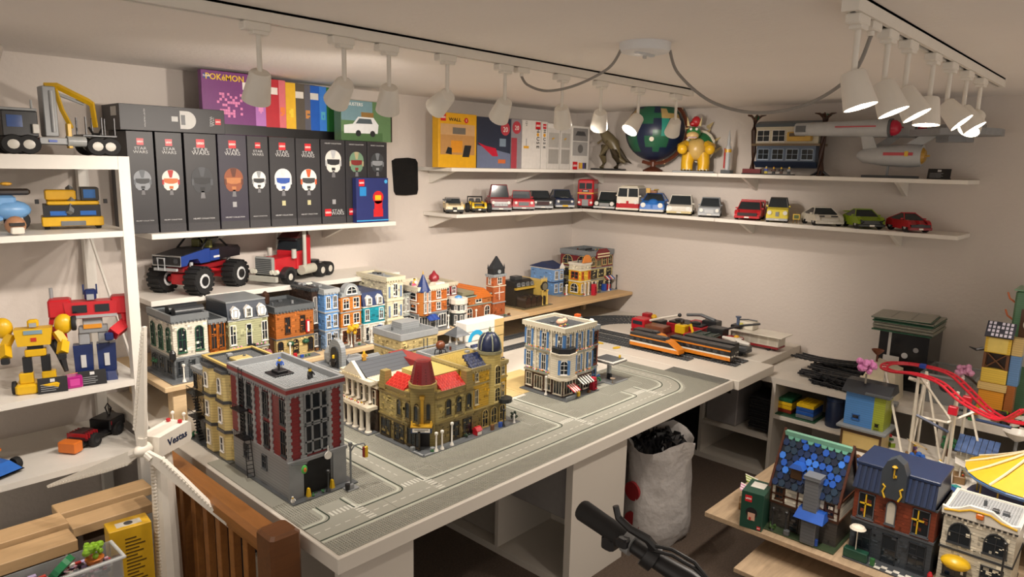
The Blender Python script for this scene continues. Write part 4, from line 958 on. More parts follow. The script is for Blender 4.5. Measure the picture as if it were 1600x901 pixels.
cr, z = modular('cream_tower_house', 'tall cream tower house with blue grey panels', x, 2.665, PB, w_-.002, .23, [(.085, '#c9bf9c', 'd', ''), ((h-.1)/2, '#d8d0b4', '.w.', '', None, {'wf': .9}), ((h-.1)/2, '#d8d0b4', '.w.', '', None, {'wf': .9})], roofcol='#8b9093', par_h=.018, trim='#d8d0b4', margin=(0, 0, .04, .02), corn=.009)
g = G()
for k in range(2):
    for s in (.14, .86): g.box((w_-.002)*s-.005, -.003, .1+k*(h-.1)/2, (w_-.002)*s+.005, .001, .155+k*(h-.1)/2)
ob('blue_panel', g, P('#6f86a8'), cr, kind='stuff')
x, w_, h = prow(633, 649, 462)
dn, z = modular('grey_green_diner', 'narrow grey green house with black rounded roof between cream and brown houses', x, 2.70, PB, w_-.002, .19, [(.085, '#2f3336', 'w', ''), (h-.085, '#a7aca4', 'ww', '')], roofcol='#202225', par_h=.006, trim='#8f9491', margin=(0, 0, .03, .02))
ob('barrel_roof', G().pr(arc(.09, z, .045, 0, 180, 12), 'x', -.001, w_-.001), P('#1d1f22'), dn, smooth=True)
bush(dn, .0, -.045, .02, .014, '#d8304e', 10, 'rose', 4); bush(dn, .015, -.05, .004, .011, '#b83fa0', 8, 'rose', 6)
x, w_, h = prow(650, 697, 452)
asq, z = modular('turret_house', 'brown and cream corner house with blue cone and dark red onion dome', x, 2.655, PB, w_, .24, [(.088, '#7d8285', 'sds', 'ww', None, {'bandcol': '#8f9497'}), ((h-.09)/2, '#b5642c', '.w.w.', 'ww', None, {'wf': .8}), ((h-.09)/2, '#b5642c', '.w.w.', 'ww', None, {'wf': .8})], roofcol='#d8d0ba', par_h=.02, trim='#d9d2be', margin=(.01, 0, .045, .02), corn=.008)
ob('turret', G().pr(arc(.035, .005, .034, 0, 360, 8)[:-1], 'z', .085, z-.01), B('#c27a3a'), asq)
for zz in (.1, .1+(h-.09)/2):
    for s in (-.013, .013): window(asq, .035+s, zz, .016, .05, 'w', WHITE, 'f', -.0275)
cone(asq, .035, .005, z-.012, .036, .085, '#24386e', 8)
ob('onion_dome', G().lathe((w_-.035, .06, z), [(.018, 0), (.018, .02), (.028, .032), (.026, .048), (.012, .06), (.003, .075)], 14), P('#8a1f2a'), asq, smooth=True); ob('dome_base', G().tp(w_-.075, .0, z-.006, w_+.004, .06, z+.02, .012, None, .01), P('#e3ddcc'), asq)
awning(asq, .04, .11, -.004, .062, .035, .02, ('#1f3f8a', '#2c4fa0'), 5)
figure('white bride figure on the roof of the turret house', x+.05, 2.655+.09, PB+z, '#ece8e0', '#ece8e0', '#2a2422', 0, 1.1); figure('pink figure at the roof corner of the turret house', x+.012, 2.655+.05, PB+z, '#d86a8a', '#e6e0d6', '#d89aa8')
x, w_, h = prow(697, 721, 446)
dr_, z = modular('dark_red_house', 'narrow dark red house with white windows behind the round bakery', x+.004, 2.70, PB, w_-.002, .2, [(.085, '#8b8f86', 'ww', ''), ((h-.09)/2, '#7d1f28', 'ww', ''), ((h-.09)/2, '#7d1f28', 'ww', '')], roofcol='#a8a08a', par_h=.014, trim='#c9bfa8', margin=(0, 0, .04, .02))
rb_ = YP(719, 500, 2.63)
t = thing('round_bakery', 'round white and black corner bakery in front of the dark red house', 'toy building', (rb_.x, 2.645, PB))
ob('drum', G().pr(arc(0, 0, .042, 0, 360, 12)[:-1], 'z', 0, .12), B('#3a3e40'), t); ob('fascia', G().pr(arc(0, 0, .046, 0, 360, 12)[:-1], 'z', .072, .085), P('#e6e1d6'), t)
ob('top_drum', G().lathe((0, 0, .115), [(.046, 0), (.05, .004), (.05, .028), (.046, .032), (.04, .032)], 12), P('#ddd8cb'), t); ob('blue_top', G().lathe((0, 0, .145), [(.022, 0), (.018, .008), (.006, .014)], 10), P('#4f8fd0'), t)
for a in (-150, -110, -70, -30):
    for zz, hh in ((.012, .05), (.088, .024)):
        o = window(t, 0, zz, .016, hh, 'w', WHITE, 'f', 0); o.location = (.0415*math.cos(R(a)), .0415*math.sin(R(a)), zz); o.rotation_euler = (0, 0, R(a+90))
x, w_, h = prow(722, 768, 462)
ch, z = modular('orange_gable_school', 'terracotta school with orange tiled gable and arched door', x+.012, 2.665, PB, w_-.014, .22, [(.085, '#9c5a34', 'a.a', '', '#e3ddd0', {'bandcol': '#8a9a90'}), (h-.085, '#b06a36', '.w.', '', '#e3ddd0', {'wf': .7})], roofcol='#8f9a94', par_h=0, trim='#8fa096', margin=(0, 0, .05, .02))
gable(ch, w_*.35, w_-.016, .0, .2, z-.02, .055, 'y', '#d0722c'); ob('gable_wall', G().pr([(w_*.38, z-.02), (w_-.018, z-.02), ((w_*.38+w_-.018)/2, z+.028)], 'y', -.002, .01), P('#c9a34a'), ch)
ob('flat_wing', G().box(0, .02, z, w_*.4, .2, z+.02), B('#8f8a6e'), ch)
flowers(ch, .01, w_-.02, -.03, .01, ('#d86a6a', '#e6e2d6', '#c93636'), 12, 8)
x, w_, h = prow(768, 789, 432)
ct, z = modular('brick_clock_tower', 'slim orange brick tower with black spire', x, 2.665, PB, w_, .055, [(.075, '#a65a34', '', '', '#e3ddd0'), (h-.075-.055, '#b06038', '', '', '#e3ddd0', {'bandcol': '#d9cbb0'}), (.055, '#b06038', '.w.', '.w.', '#e3ddd0', {'wf': 1.1, 'hf': .7})], roofcol='#6f7477', par_h=.008, trim='#9a9fa2', margin=(0, 0, .05, .16))
ob('white_cross', G().box(w_/2-.002, -.002, .09, w_/2+.002, .001, .18).box(.01, -.002, .13, w_-.01, .001, .134), WHITE, ct)
ob('clock_stage', G().box(.004, .004, z, w_-.004, .051, z+.03), P('#2a2c2f'), ct); ob('clock_face', G().cyl((w_/2, -.001, z+.015), (w_/2, .006, z+.015), .011, n=14), P('#9aa0a2'), ct)
ob('spire', G().tp(.002, .002, z+.03, w_-.002, .053, z+.034, 0).tp(.006, .006, z+.034, w_-.006, .049, z+.10, w_/2-.009, None, .019), P('#2c2f33'), ct)
for sx in (.006, w_-.006):
    for sy in (.006, .049): ob('pinnacle', G().lathe((sx, sy, z+.028), [(.004, 0), (.004, .012), (.0005, .028)], 6), P('#2c2f33'), ct)
# black and gold clock engine house
x0 = ZP(802, 480, PB).x; 
t = thing('clock_engine_house', 'black and gold clock house with glass barrel halls', 'toy building', (2.98, 2.70, PB))
ob('baseplate', G().rb(-.01, -.03, 0, .25, .25, .004, .001), P('#6d6246'), t)
for k in range(3): ob('glass_barrel', G().pr([(.02+k*.05, .004)] + [(.066+k*.05, .004)] + arc(.043+k*.05, .045, .023, 0, 180, 10), 'y', -.015, .06), M('#3a3028', .12), t); ob('barrel_rib', G().pr(arc(.043+k*.05, .045, .0245, 0, 180, 10) + arc(.043+k*.05, .045, .021, 180, 0, 10), 'y', -.0165, -.012), P('#1d1c1b'), t)
ob('upper_hall', G().box(.01, .06, .004, .17, .2, .12), B('#2c2822'), t); ob('hall_roof', G().pr([(.055, .12), (.205, .12), (.195, .145), (.16, .155), (.10, .155), (.065, .145)], 'x', .0, .175), P('#1f2022'), t)
ob('gold_gallery', G().box(.0, .045, .105, .175, .062, .118), P('#b9993e'), t); facade(t, 'wwww', .12, .03, .16, 'f', .058, .01, P('#8d8f90'))
ob('clock_wall', G().box(.17, .0, .004, .225, .2, .15), B('#c9ac58'), t); ob('clock_ring', G().cyl((.198, -.006, .115), (.198, .004, .115), .03, n=18), P('#2a2620'), t); ob('clock_dial', G().cyl((.198, -.008, .115), (.198, .004, .115), .022, n=18), P('#6f6a58'), t)
for a_ in (.175, .22): column(t, a_, -.006, .004, .09, .006, '#c9ac58')
ob('arch_door', G().pr([(.184, .004), (.212, .004)] + arc(.198, .045, .014, 0, 180, 8), 'y', -.003, .002), M('#1b1a18', .4), t); ob('smoke_box', G().rb(.05, .1, .152, .11, .15, .175, .002), P('#3a3d40'), t)
g = G()
for k in range(5): g.lathe((.172+.012*k, .0, .148), [(.003, 0), (.004, .006), (.001, .022 if k != 2 else .032)], 6)
ob('gold_finial', g, P('#c9ac58'), t, kind='stuff')
# corner group on the honey pine board
b0 = ZP(856, 459, PB)
hb, z = modular('blue_lodge', 'blue two storey house with navy pitched roof in the corner', 3.46, 2.86, PB, .10, .2, [(.085, '#5f8ec6', 'ww', '.', '#e9e5dc', {'bandcol': '#1f3358'}), (.085, '#6f9bd0', 'ww', '.', '#e9e5dc', {'bandcol': '#e9e5dc'})], base='#8b9093', roofcol='#24355c', par_h=0, trim='#24355c', margin=(.004, .004, .06, .004))
gable(hb, 0, .10, .0, .2, z, .04, 'x', '#22325c'); ob('gable_trim', G().pr([(.05, z), (.106, z), (.078, z+.034)], 'y', -.008, .0), WHITE, hb)
yc, z = modular('yellow_cafe', 'yellow cafe with orange shell sign and white columns', 3.59, 2.74, PB, .105, .10, [(.09, '#d8ae26', 'ada', 'a', '#e9e5dc', {'bandcol': '#e6e1d2'}), (.075, '#e0bc3a', 'w.w', 'w', '#d8622a', {'bandcol': '#e6e1d2'}), (.035, '#d9d2bc', '', '')], base='#8b9093', roofcol='#b5b0a0', par_h=.01, trim='#ddd8ca', margin=(.02, 0, .03, .0))
ob('shell_sign', G().pr([(.012, z)] + [(.103, z), (.103, z+.012)] + arc(.0575, z+.014, .04, 0, 180, 12) + [(.012, z+.012)], 'y', -.006, .004), P('#e08a3c'), yc)
for k in range(3): column(yc, .02+k*.038, -.022, .0042, .085, .005)
ob('phone_kiosk', G().rb(.072, -.058, .0, .1, -.032, .075, .002), P('#c01f38'), yc); window(yc, .086, .015, .02, .045, 'w', P('#c01f38'), 'f', -.0585, None, 2, 3)
cn, z = modular('dark_red_picture_house', 'tall cream and dark red picture house in the corner by the right wall', 3.715, 2.765, PB, .26, .25, [(.085, '#d2c48e', 'sws', 'ww', '#4b4f52'), (.075, '#d8c98a', 'sww', 'ww', '#3a3226', {'bandcol': '#9aa0a2'}), (.085, '#7a2028', 'aswa', 'aa', '#c9b87e', {'wf': .7, 'hf': .75})], base='#8b9093', roofcol='#4d5154', par_h=.03, trim='#7f8487', margin=(.0, .0, .05, .004))
ob('roof_sign', G().pr([(.06, z-.03), (.2, z-.03), (.2, z+.012), (.165, z+.034), (.095, z+.034), (.06, z+.012)], 'y', -.014, -.004), P('#7a2028'), cn)
g = G()
for k in range(9): g.sph((.068+k*.0155, -.016, z-.018), .0055, 8, 6); g.sph((.068+k*.0155, -.016, z+.0), .0055, 8, 6)
ob('cream_globe', g, P('#e6d8b0'), cn, kind='stuff')
ob('roof_pipe', G().tube([(.03, .06, z), (.03, .06, z+.03), (.09, .06, z+.03), (.09, .1, z+.024)], .006, 8), P('#2d3033'), cn); flowers(cn, .09, .19, .03, z+.024, ('#d8b030', '#c93636', '#3d8a3f'), 9, 12)
ob('blue_kiosk', G().rb(.13, -.035, .004, .155, -.008, .05, .002), P('#2a50a8'), cn); ob('red_kiosk', G().rb(.17, -.035, .004, .2, -.008, .045, .002), P('#b5202a'), cn)
awning(cn, .16, .25, -.004, .08, .03, .02, ('#c01f2a', '#e9e5dc', '#2a50a8'), 6); lamp_post(cn, .26, -.04, .0042, .1, '#2a2c2f'); lamp_post(cn, .02, -.04, .0042, .08)
# ------------------------------------------------------------ set boxes
def plogo(par, x, z, s, y=-.0006, rot=FRONT):
    o = ob('logo_patch', G().box(-s/2, -.0002, -s/2, s/2, .0006, s/2), P('#c8202a'), par, (x, y, z), (0, 0, 0 if rot == FRONT else R(-90)))
    text('LEGO', s*.34, WHITE, o, (0, -.0004, 0), FRONT, off=s*.012); return o
def helmet(par, x, z, s, shell, visor, accent, y=-.0008):     # plain rounded helmet print
    g = G().pr([(x-.22*s, z-.50*s), (x+.22*s, z-.50*s), (x+.36*s, z-.36*s), (x+.42*s, z-.05*s)] + arc(x, z+.12*s, .45*s, 0, 180, 14) + [(x-.42*s, z-.05*s), (x-.36*s, z-.36*s)], 'y', y, .0002)
    ob('helmet_print', g, P(shell, .5), par)
    ob('visor_print', G().pr([(x-.33*s, z-.10*s), (x-.12*s, z-.16*s), (x+.12*s, z-.16*s), (x+.33*s, z-.10*s), (x+.36*s, z+.12*s), (x-.36*s, z+.12*s)], 'y', y-.0004, .0002), P(visor, .4), par)
    ob('accent_print', G().pr(arc(x, z+.12*s, .44*s, 70, 110, 4)+[(x-.06*s, z+.16*s), (x+.06*s, z+.16*s)], 'y', y-.0006, .0002), P(accent, .5), par)
    ob('mouth_print', G().box(x-.10*s, y-.0004, z-.42*s, x+.10*s, .0002, z-.28*s), P(visor, .5), par)
    for q in (-1, 1): ob('ear_print', G().box(x+q*.40*s-.05*s, y-.0004, z-.2*s, x+q*.40*s+.05*s, .0002, z+.06*s), P(accent, .5), par)
    ob('stand_print', G().pr([(x-.1*s, z-.75*s), (x+.1*s, z-.75*s), (x+.06*s, z-.44*s), (x-.06*s, z-.44*s)], 'y', y, .0002), P('#6d6d70', .5), par)
BOXK = M('#2b2a2d', .42, amt=.05); yB = 2.915
edges = [(202, 244), (246.5, 288), (291, 341), (343, 387.5), (388.5, 421), (422.5, 462.5), (463.5, 501), (502.5, 540), (541, 574), (575, 605)]
heads = [('#8b9096', '#2a2d30', '#5f656b', 'silver'), ('#dcd8d0', '#c0642a', '#b02a28', 'white and orange'), ('#34363a', '#1c1d20', '#4a4d52', 'nearly black'), ('#8a4a2a', '#b07040', '#5a2c18', 'brown'),
         ('#e0ddd6', '#2b2d30', '#8b8f92', 'white and dark'), ('#d8d8d8', '#2a4fa0', '#c9ccd0', 'white and blue'), ('#e6e1d8', '#3a3d40', '#d0562a', 'white with orange fin'), ('#d9d6cf', '#232528', '#b0b3b6', 'plain white'), ('#6a8a70', '#7a2a28', '#a59a78', 'green and red'), ('#3a3d40', '#8b8f94', '#6f747a', 'grey wire')]
zb_top = []
for i, (l, r) in enumerate(edges):
    x0, x1 = YP(l, 290, yB).x, YP(r, 290, yB).x; w_ = x1-x0-.001; h = YP((l+r)/2, 205+(i*1.9), yB).z - ZB-.0005
    t = thing('collection_box', 'tall black box with %s helmet picture' % heads[i][3], 'box', ((x0+x1)/2, yB, ZB+.0005), group='row of tall black helmet boxes')
    ob('carton', G().rb(-w_/2, 0, 0, w_/2, .19, h, .0012), M('#2d2937', .42, amt=.05) if i == 3 else BOXK, t)
    ob('base_band', G().box(-w_/2+.0005, -.0004, .001, w_/2-.0005, .001, h*.085), M('#3a393c', .6, amt=.3, scale=300), t)
    s = w_*.74
    low = i >= 7
    plogo(t, 0 if not low else -w_*.26, h*.90 if not low else h*.135, w_*.26)
    text('STAR', w_*.16, P('#b9b9b9'), t, (0 if not low else w_*.14, -.0006, h*.835 if not low else h*.15), sx=1.25); text('WARS', w_*.16, P('#b9b9b9'), t, (0 if not low else w_*.14, -.0006, h*.80 if not low else h*.12), sx=1.25)
    text('HELMET COLLECTION', w_*.062, P('#c9c9c9'), t, (0, -.0006, h*.125 if not low else h*.955), sx=1.1)
    helmet(t, 0, h*(.52 if not low else .74), s, *heads[i][:3])
    ob('badge_print', G().box(-w_*.07, -.0006, h*.235, w_*.07, .0004, h*.29), P('#b9b48a' if i in (5, 6) else '#9a9a9c'), t) if i not in (0, 1, 2, 4) else None
    zb_top.append((x0, x1, ZB+h))
# box lying on top of the row
x0, x1 = YP(202, 190, yB).x, YP(351, 205, yB).x; z0 = max(zz for _, b, zz in zb_top[:4])+.0008
t = thing('collection_box', 'black box lying flat on top of the tall black boxes', 'box', (x0-.035, yB-.004, z0)); L_ = x1-x0+.035; hh = YP(202, 162, yB).z-z0
ob('carton', G().rb(0, 0, 0, L_, .19, hh, .0012), BOXK, t); plogo(t, L_*.93, hh*.5, hh*.24)
o = text('STAR', hh*.15, P('#b9b9b9'), t, (L_*.875, -.0006, hh*.5), (R(90), R(90), 0)); text('WARS', hh*.15, P('#b9b9b9'), t, (L_*.855, -.0006, hh*.5), (R(90), R(90), 0))
ob('helmet_print', G().pr(arc(L_*.62, hh*.5, hh*.36, -90, 90, 12) + [(L_*.55, hh*.86), (L_*.55, hh*.14)], 'y', -.0008, .0004), P('#c9c9c6', .5), t); ob('visor_print', G().box(L_*.56, -.0012, hh*.3, L_*.6, .0002, hh*.7), P('#3a3d40'), t)
ob('stand_print', G().box(L_*.47, -.0008, hh*.42, L_*.53, .0004, hh*.62), P('#a9a9a6'), t); text('HELMET COLLECTION', hh*.07, P('#c9c9c9'), t, (L_*.22, -.0006, hh*.5), (R(90), R(90), 0))
ob('barcode', G().box(-.0006, .03, hh*.55, .0008, .09, hh*.9), P('#cfcfcc'), t)
# fanned mosaic boxes behind, on the row
zt = max(zz for _, _, zz in zb_top)+.0008
fan_ = [('purple', 316, 399, 415, 113, '#6d2a6e', '#a86bb0', '#d887b8'), ('red', 380, 436, 446.5, 120, '#b3202e', '#d06a72', '#e07a3a'), ('yellow', 400, 447, 462, 124, '#d8a31e', '#e6b62a', '#f0cf3a'), ('grey', 420, 476, 485, 127, '#5a5248', '#5c5c66', '#c98a4a'), ('blue', 440, 499, 510, 130, '#1f5fc0', '#3a7fd8', '#58b0c8'), ('green', 470, 522, 532.5, 133, '#2f7a3c', '#3f9a4a', '#7fc07a')]
for i, (nm, l, sp, r, top, c1, c2, c3) in enumerate(fan_):
    y = 2.925+i*.032; x0, x1 = YP(l, 160, y).x, YP(r, 160, y).x; zt_ = YP(r, top+6, y).z; xs = YP(sp, 160, y).x-x0
    hgt = min(zt_, ZC-.012)-zt; w_ = x1-x0
    t = thing('mosaic_box', '%s mosaic box in the fan of bright boxes above the black boxes' % nm, 'box', (x0, y, zt), group='fan of bright mosaic boxes')
    ob('carton', G().rb(0, 0, 0, w_, .03, hgt, .001), P(c1, .45), t); ob('side_strip', G().box(xs, -.0005, .001, w_-.0005, .001, hgt-.001), P(c2, .45), t)
    ob('base_band', G().box(0, -.0008, .001, w_-.0005, .001, hgt*.17), P('#141316'), t)
    pix = .0075; rnd = random.Random(i); g = G()
    cx = (xs+w_)/2
    for a in range(-1, 2):
        for b_ in range(5):
            if rnd.random() < .8: g.box(cx+(a-.5)*pix, -.0012, hgt*.38+b_*pix, cx+(a+.5)*pix, .0002, hgt*.38+(b_+1)*pix)
    ob('pixel_print', g, P(c3, .5), t, kind='stuff')
    g = G()
    if i == 0:
        for a in range(10):
            for b_ in range(9):
                if rnd.random() < .55: g.box(w_*.22+a*.011, -.0012, hgt*.28+b_*.011, w_*.22+(a+.92)*.011, .0002, hgt*.28+(b_+.92)*.011)
        ob('mosaic_print', g, P('#d77fae', .5), t, kind='stuff')
        text('POKéMON', .034, P('#e0b82a'), t, (w_*.36, -.001, hgt*.90), off=.0006); ob('new_flash', G().box(w_*.03, -.001, hgt*.87, w_*.13, .0002, hgt*.945), P('#2a3f8a'), t); text('NEW', .013, WHITE, t, (w_*.08, -.0013, hgt*.907))
    ob('info_patch', G().box(max(xs-.055, .005), -.001, hgt*.74, xs-.006, .0002, hgt*.86), P('#e2ddd6'), t) if xs > .06 else None
# green picture box
x0, x1 = YP(533, 190, 2.93).x, YP(612.5, 190, 2.93).x; z1 = YP(570, 158, 2.93).z
t = thing('picture_box', 'green box picturing a white van, beside the bright mosaic boxes', 'box', (x0, 2.93, zt)); w_, h_ = x1-x0, z1-zt
ob('carton', G().rb(0, 0, 0, w_, .06, h_, .001), P('#5a7a52', .4), t); ob('sky_print', G().box(.001, -.0005, h_*.5, w_*.6, .001, h_-.001), P('#6f8f98', .4), t); ob('ground_print', G().box(.001, -.0006, .001, w_*.8, .001, h_*.22), P('#46663f', .4), t)
ob('van_print', G().pr([(w_*.05, h_*.18), (w_*.7, h_*.2), (w_*.72, h_*.42), (w_*.62, h_*.6), (w_*.32, h_*.6), (w_*.22, h_*.42), (w_*.05, h_*.38)], 'y', -.001, .0002), P('#d9dcdd', .4), t)
ob('van_windows', G().pr([(w_*.27, h_*.43), (w_*.6, h_*.44), (w_*.57, h_*.56), (w_*.34, h_*.56)], 'y', -.0014, .0002), P('#4a565c'), t)
for q in (.32, .6): ob('wheel_print', G().cyl((w_*q, -.0015, h_*.19), (w_*q, 0, h_*.19), h_*.08, n=14), P('#26282a'), t)
ob('roof_rack_print', G().box(w_*.38, -.0012, h_*.6, w_*.62, .0002, h_*.72), P('#8a6a3a'), t); text('BUSTERS', h_*.115, WHITE, t, (w_*.27, -.0012, h_*.90), sx=1.)
ob('edge_strip', G().box(w_-.008, -.0008, .001, w_-.0005, .001, h_-.001), P('#2a2620'), t)
# small blue box in front
x0, xm, x1 = YP(553, 310, 2.885).x, YP(565, 310, 2.885).x, YP(605.5, 310, 2.885).x
t = thing('picture_box', 'small dark blue box with a red toy spaceman print on the shelf edge', 'box', (x0+.01, 2.878, ZB+.0005)); w_ = x1-x0-.01; h_ = YP(585, 278, 2.885).z-ZB
ob('carton', G().rb(0, 0, 0, w_, .033, h_, .001), P('#27306a', .4), t); plogo(t, w_*.16, h_*.89, w_*.17); ob('cyan_label', G().box(w_*.1, -.0006, h_*.6, w_*.3, .001, h_*.8), P('#2a86c8'), t); ob('blue_line', G().box(.0005, -.0006, h_*.03, w_-.0005, .001, h_*.055), P('#3aa0d8'), t)
ob('spaceman_print', G().box(w_*.52, -.001, h_*.12, w_*.82, .0002, h_*.3).box(w_*.55, -.001, h_*.3, w_*.8, .0002, h_*.48).pr(arc(w_*.67, h_*.56, w_*.17, 0, 360, 14)[:-1], 'y', -.001, .0002), P('#c8262c'), t); ob('face_print', G().box(w_*.57, -.0014, h_*.5, w_*.76, .0002, h_*.61), P('#e2b824'), t)
ob('dot_print', G().cyl((w_*.92, -.0008, h_*.92), (w_*.92, .0004, h_*.92), w_*.05, n=12), P('#4aa8e0'), t)
# boxes on the upper left shelf
yU2 = 2.90
def ubox(label, l, r, top, col, y=yU2, dep=.05):
    x0, x1 = YP(l, 220, y).x, YP(r, 220, y).x; z1 = YP((l+r)/2, top, y).z; h_ = z1-ZUP-.0005
    t = thing('set_box', label, 'box', (x0, y, ZUP+.0005)); ob('carton', G().rb(0, 0, 0, x1-x0-.001, dep, h_, .001), P(col, .45), t)
    return t, x1-x0-.001, h_
t, w_, h_ = ubox('bright yellow box with a brown robot scene print on the upper shelf', 685, 744.5, 177, '#dda51c', 2.895)
plogo(t, w_*.12, h_*.91, w_*.13); text('WALL', h_*.085, BLACK, t, (w_*.42, -.0008, h_*.88), sx=1.35, off=.0004); ob('e_dot', G().cyl((w_*.72, -.001, h_*.88), (w_*.72, .0004, h_*.88), h_*.05, n=16), P('#c8262c'), t); text('E', h_*.06, WHITE, t, (w_*.72, -.0014, h_*.88)); text('-', h_*.08, BLACK, t, (w_*.655, -.0008, h_*.88))
ob('scene_print', G().box(w_*.05, -.0006, h_*.24, w_*.95, .0006, h_*.80), P('#b98a52', .5), t); ob('sand_print', G().box(w_*.05, -.0008, h_*.6, w_*.95, .0004, h_*.80), P('#c9a070', .5), t)
ob('crate_print', G().box(w_*.32, -.0012, h_*.28, w_*.62, .0002, h_*.5), P('#d8902a'), t); ob('tread_print', G().pr([(w_*.62, h_*.2), (w_*.8, h_*.2), (w_*.86, h_*.42), (w_*.68, h_*.42)], 'y', -.0014, .0002), P('#26282a'), t)
ob('tread_print', G().pr([(w_*.18, h_*.26), (w_*.34, h_*.24), (w_*.34, h_*.36), (w_*.24, h_*.38)], 'y', -.0014, .0002), P('#26282a'), t); ob('stone_print', G().box(w_*.36, -.0012, h_*.62, w_*.7, .0002, h_*.74), P('#6f6a62'), t)
t, w_, h_ = ubox('dark blue box with a red rocket sled print and round twenty badge', 745.5, 798, 184, '#2a3145', 2.90)
ob('snow_print', G().pr([(0.001, .001), (w_-.001, .001), (w_-.001, h_*.3), (.001, h_*.45)], 'y', -.0006, .0004), P('#6c7590', .5), t); ob('sled_print', G().pr([(w_*.02, h_*.5), (w_*.45, h_*.24), (w_*.62, h_*.24), (w_*.55, h_*.4), (w_*.25, h_*.44)], 'y', -.001, .0002), P('#c01f3a'), t)
ob('toy_print', G().box(w_*.62, -.001, h_*.1, w_*.85, .0002, h_*.18), P('#c86a3a'), t); ob('probe_print', G().box(w_*.66, -.001, h_*.44, w_*.85, .0002, h_*.6), P('#7d8ea0'), t); ob('badge', G().cyl((w_*.83, -.001, h_*.8), (w_*.83, .0004, h_*.8), w_*.14, n=18), P('#b8404c'), t); text('20', w_*.15, WHITE, t, (w_*.83, -.0016, h_*.78))
t, w_, h_ = ubox('narrow silver and red box with round twenty badge beside the dark blue box', 799, 815, 186, '#8f8a90', 2.905)
ob('red_band', G().box(.0005, -.0006, .001, w_*.55, .0006, h_*.62), P('#a8404c'), t); ob('badge', G().cyl((w_*.5, -.001, h_*.83), (w_*.5, .0004, h_*.83), w_*.42, n=18), P('#b8404c'), t); text('20', w_*.42, WHITE, t, (w_*.5, -.0016, h_*.82))
for i, (l, r, tp) in enumerate(((816, 845, 188), (846, 855, 190))):
    t, w_, h_ = ubox(('wider' if i == 0 else 'narrower') + ' white house box with red logo and upright black lettering', l, r, tp, '#d9d4ce', 2.908+.004*i)
    s = (.016 if i else .05); cx = w_-.028 if i == 0 else w_*.5
    o = plogo(t, cx, h_*.90, .045 if i == 0 else .03)
    for k, c in enumerate('HOUSE'):
        if c == 'O': ob('orange_dot', G().cyl((cx, -.001, h_*.80-k*h_*.085), (cx, .0004, h_*.80-k*h_*.085), .011, n=12), P('#e0a024'), t)
        else: text(c, .036 if i == 0 else .03, BLACK, t, (cx, -.0008, h_*.80-k*h_*.085), (R(90), R(90), 0), off=.0005)
    if i == 0: text('12+', .022, BLACK, t, (w_*.2, -.0008, h_*.93), (R(90), R(90), 0)); ob('swing_print', G().box(w_*.08, -.0008, h_*.42, w_*.35, .0004, h_*.47), P('#d8a030'), t); ob('swing_print', G().box(w_*.2, -.0008, h_*.47, w_*.23, .0004, h_*.62), P('#8b8f92'), t)
for i, (l, r, tp) in enumerate(((855.5, 875, 193), (876, 892, 194))):
    t, w_, h_ = ubox(('left' if i == 0 else 'right') + ' pale grey photo box among the white boxes', l, r, tp, '#cfcac4', 2.915)
    ob('photo_print', G().box(w_*.1, -.0006, h_*.48, w_*.92, .0004, h_*.8), P('#b0aca6', .5), t); ob('photo_print', G().box(w_*.1, -.0006, h_*.12, w_*.92, .0004, h_*.44), P('#a29e98', .5), t); bush(t, w_*.45, .0, h_*.64, .012, '#c9a04a', 5, 'toy_print'); ob('white_cap', G().box(0, -.0004, h_*.9, w_, .001, h_-.001), P('#e3dfd9'), t)
t, w_, h_ = ubox('white photo box with red logo and colour stripes at the end of the row', 893, 921, 197, '#e0dcd5', 2.915)
ob('photo_print', G().box(w_*.08, -.0006, h_*.66, w_*.9, .0004, h_*.95), P('#8d8a88', .5), t); ob('photo_print', G().box(w_*.08, -.0006, h_*.32, w_*.9, .0004, h_*.64), P('#a8a5a2', .5), t); ob('ship_print', G().pr([(w_*.2, h_*.78), (w_*.8, h_*.78), (w_*.7, h_*.88), (w_*.3, h_*.88)], 'y', -.001, .0002), P('#4a4a4c'), t); ob('globe_print', G().cyl((w_*.5, -.001, h_*.48), (w_*.5, 0, h_*.48), h_*.1, n=16), P('#6f6d6b'), t)
plogo(t, w_*.24, h_*.09, w_*.26)
for k, c in enumerate(('#e08a2a', '#e0b82a', '#4a3a8a', '#2a2a2c')): ob('stripe', G().box(w_*(.44+k*.11), -.0006, h_*.02, w_*(.54+k*.11), .0006, h_*.16), P(c), t)
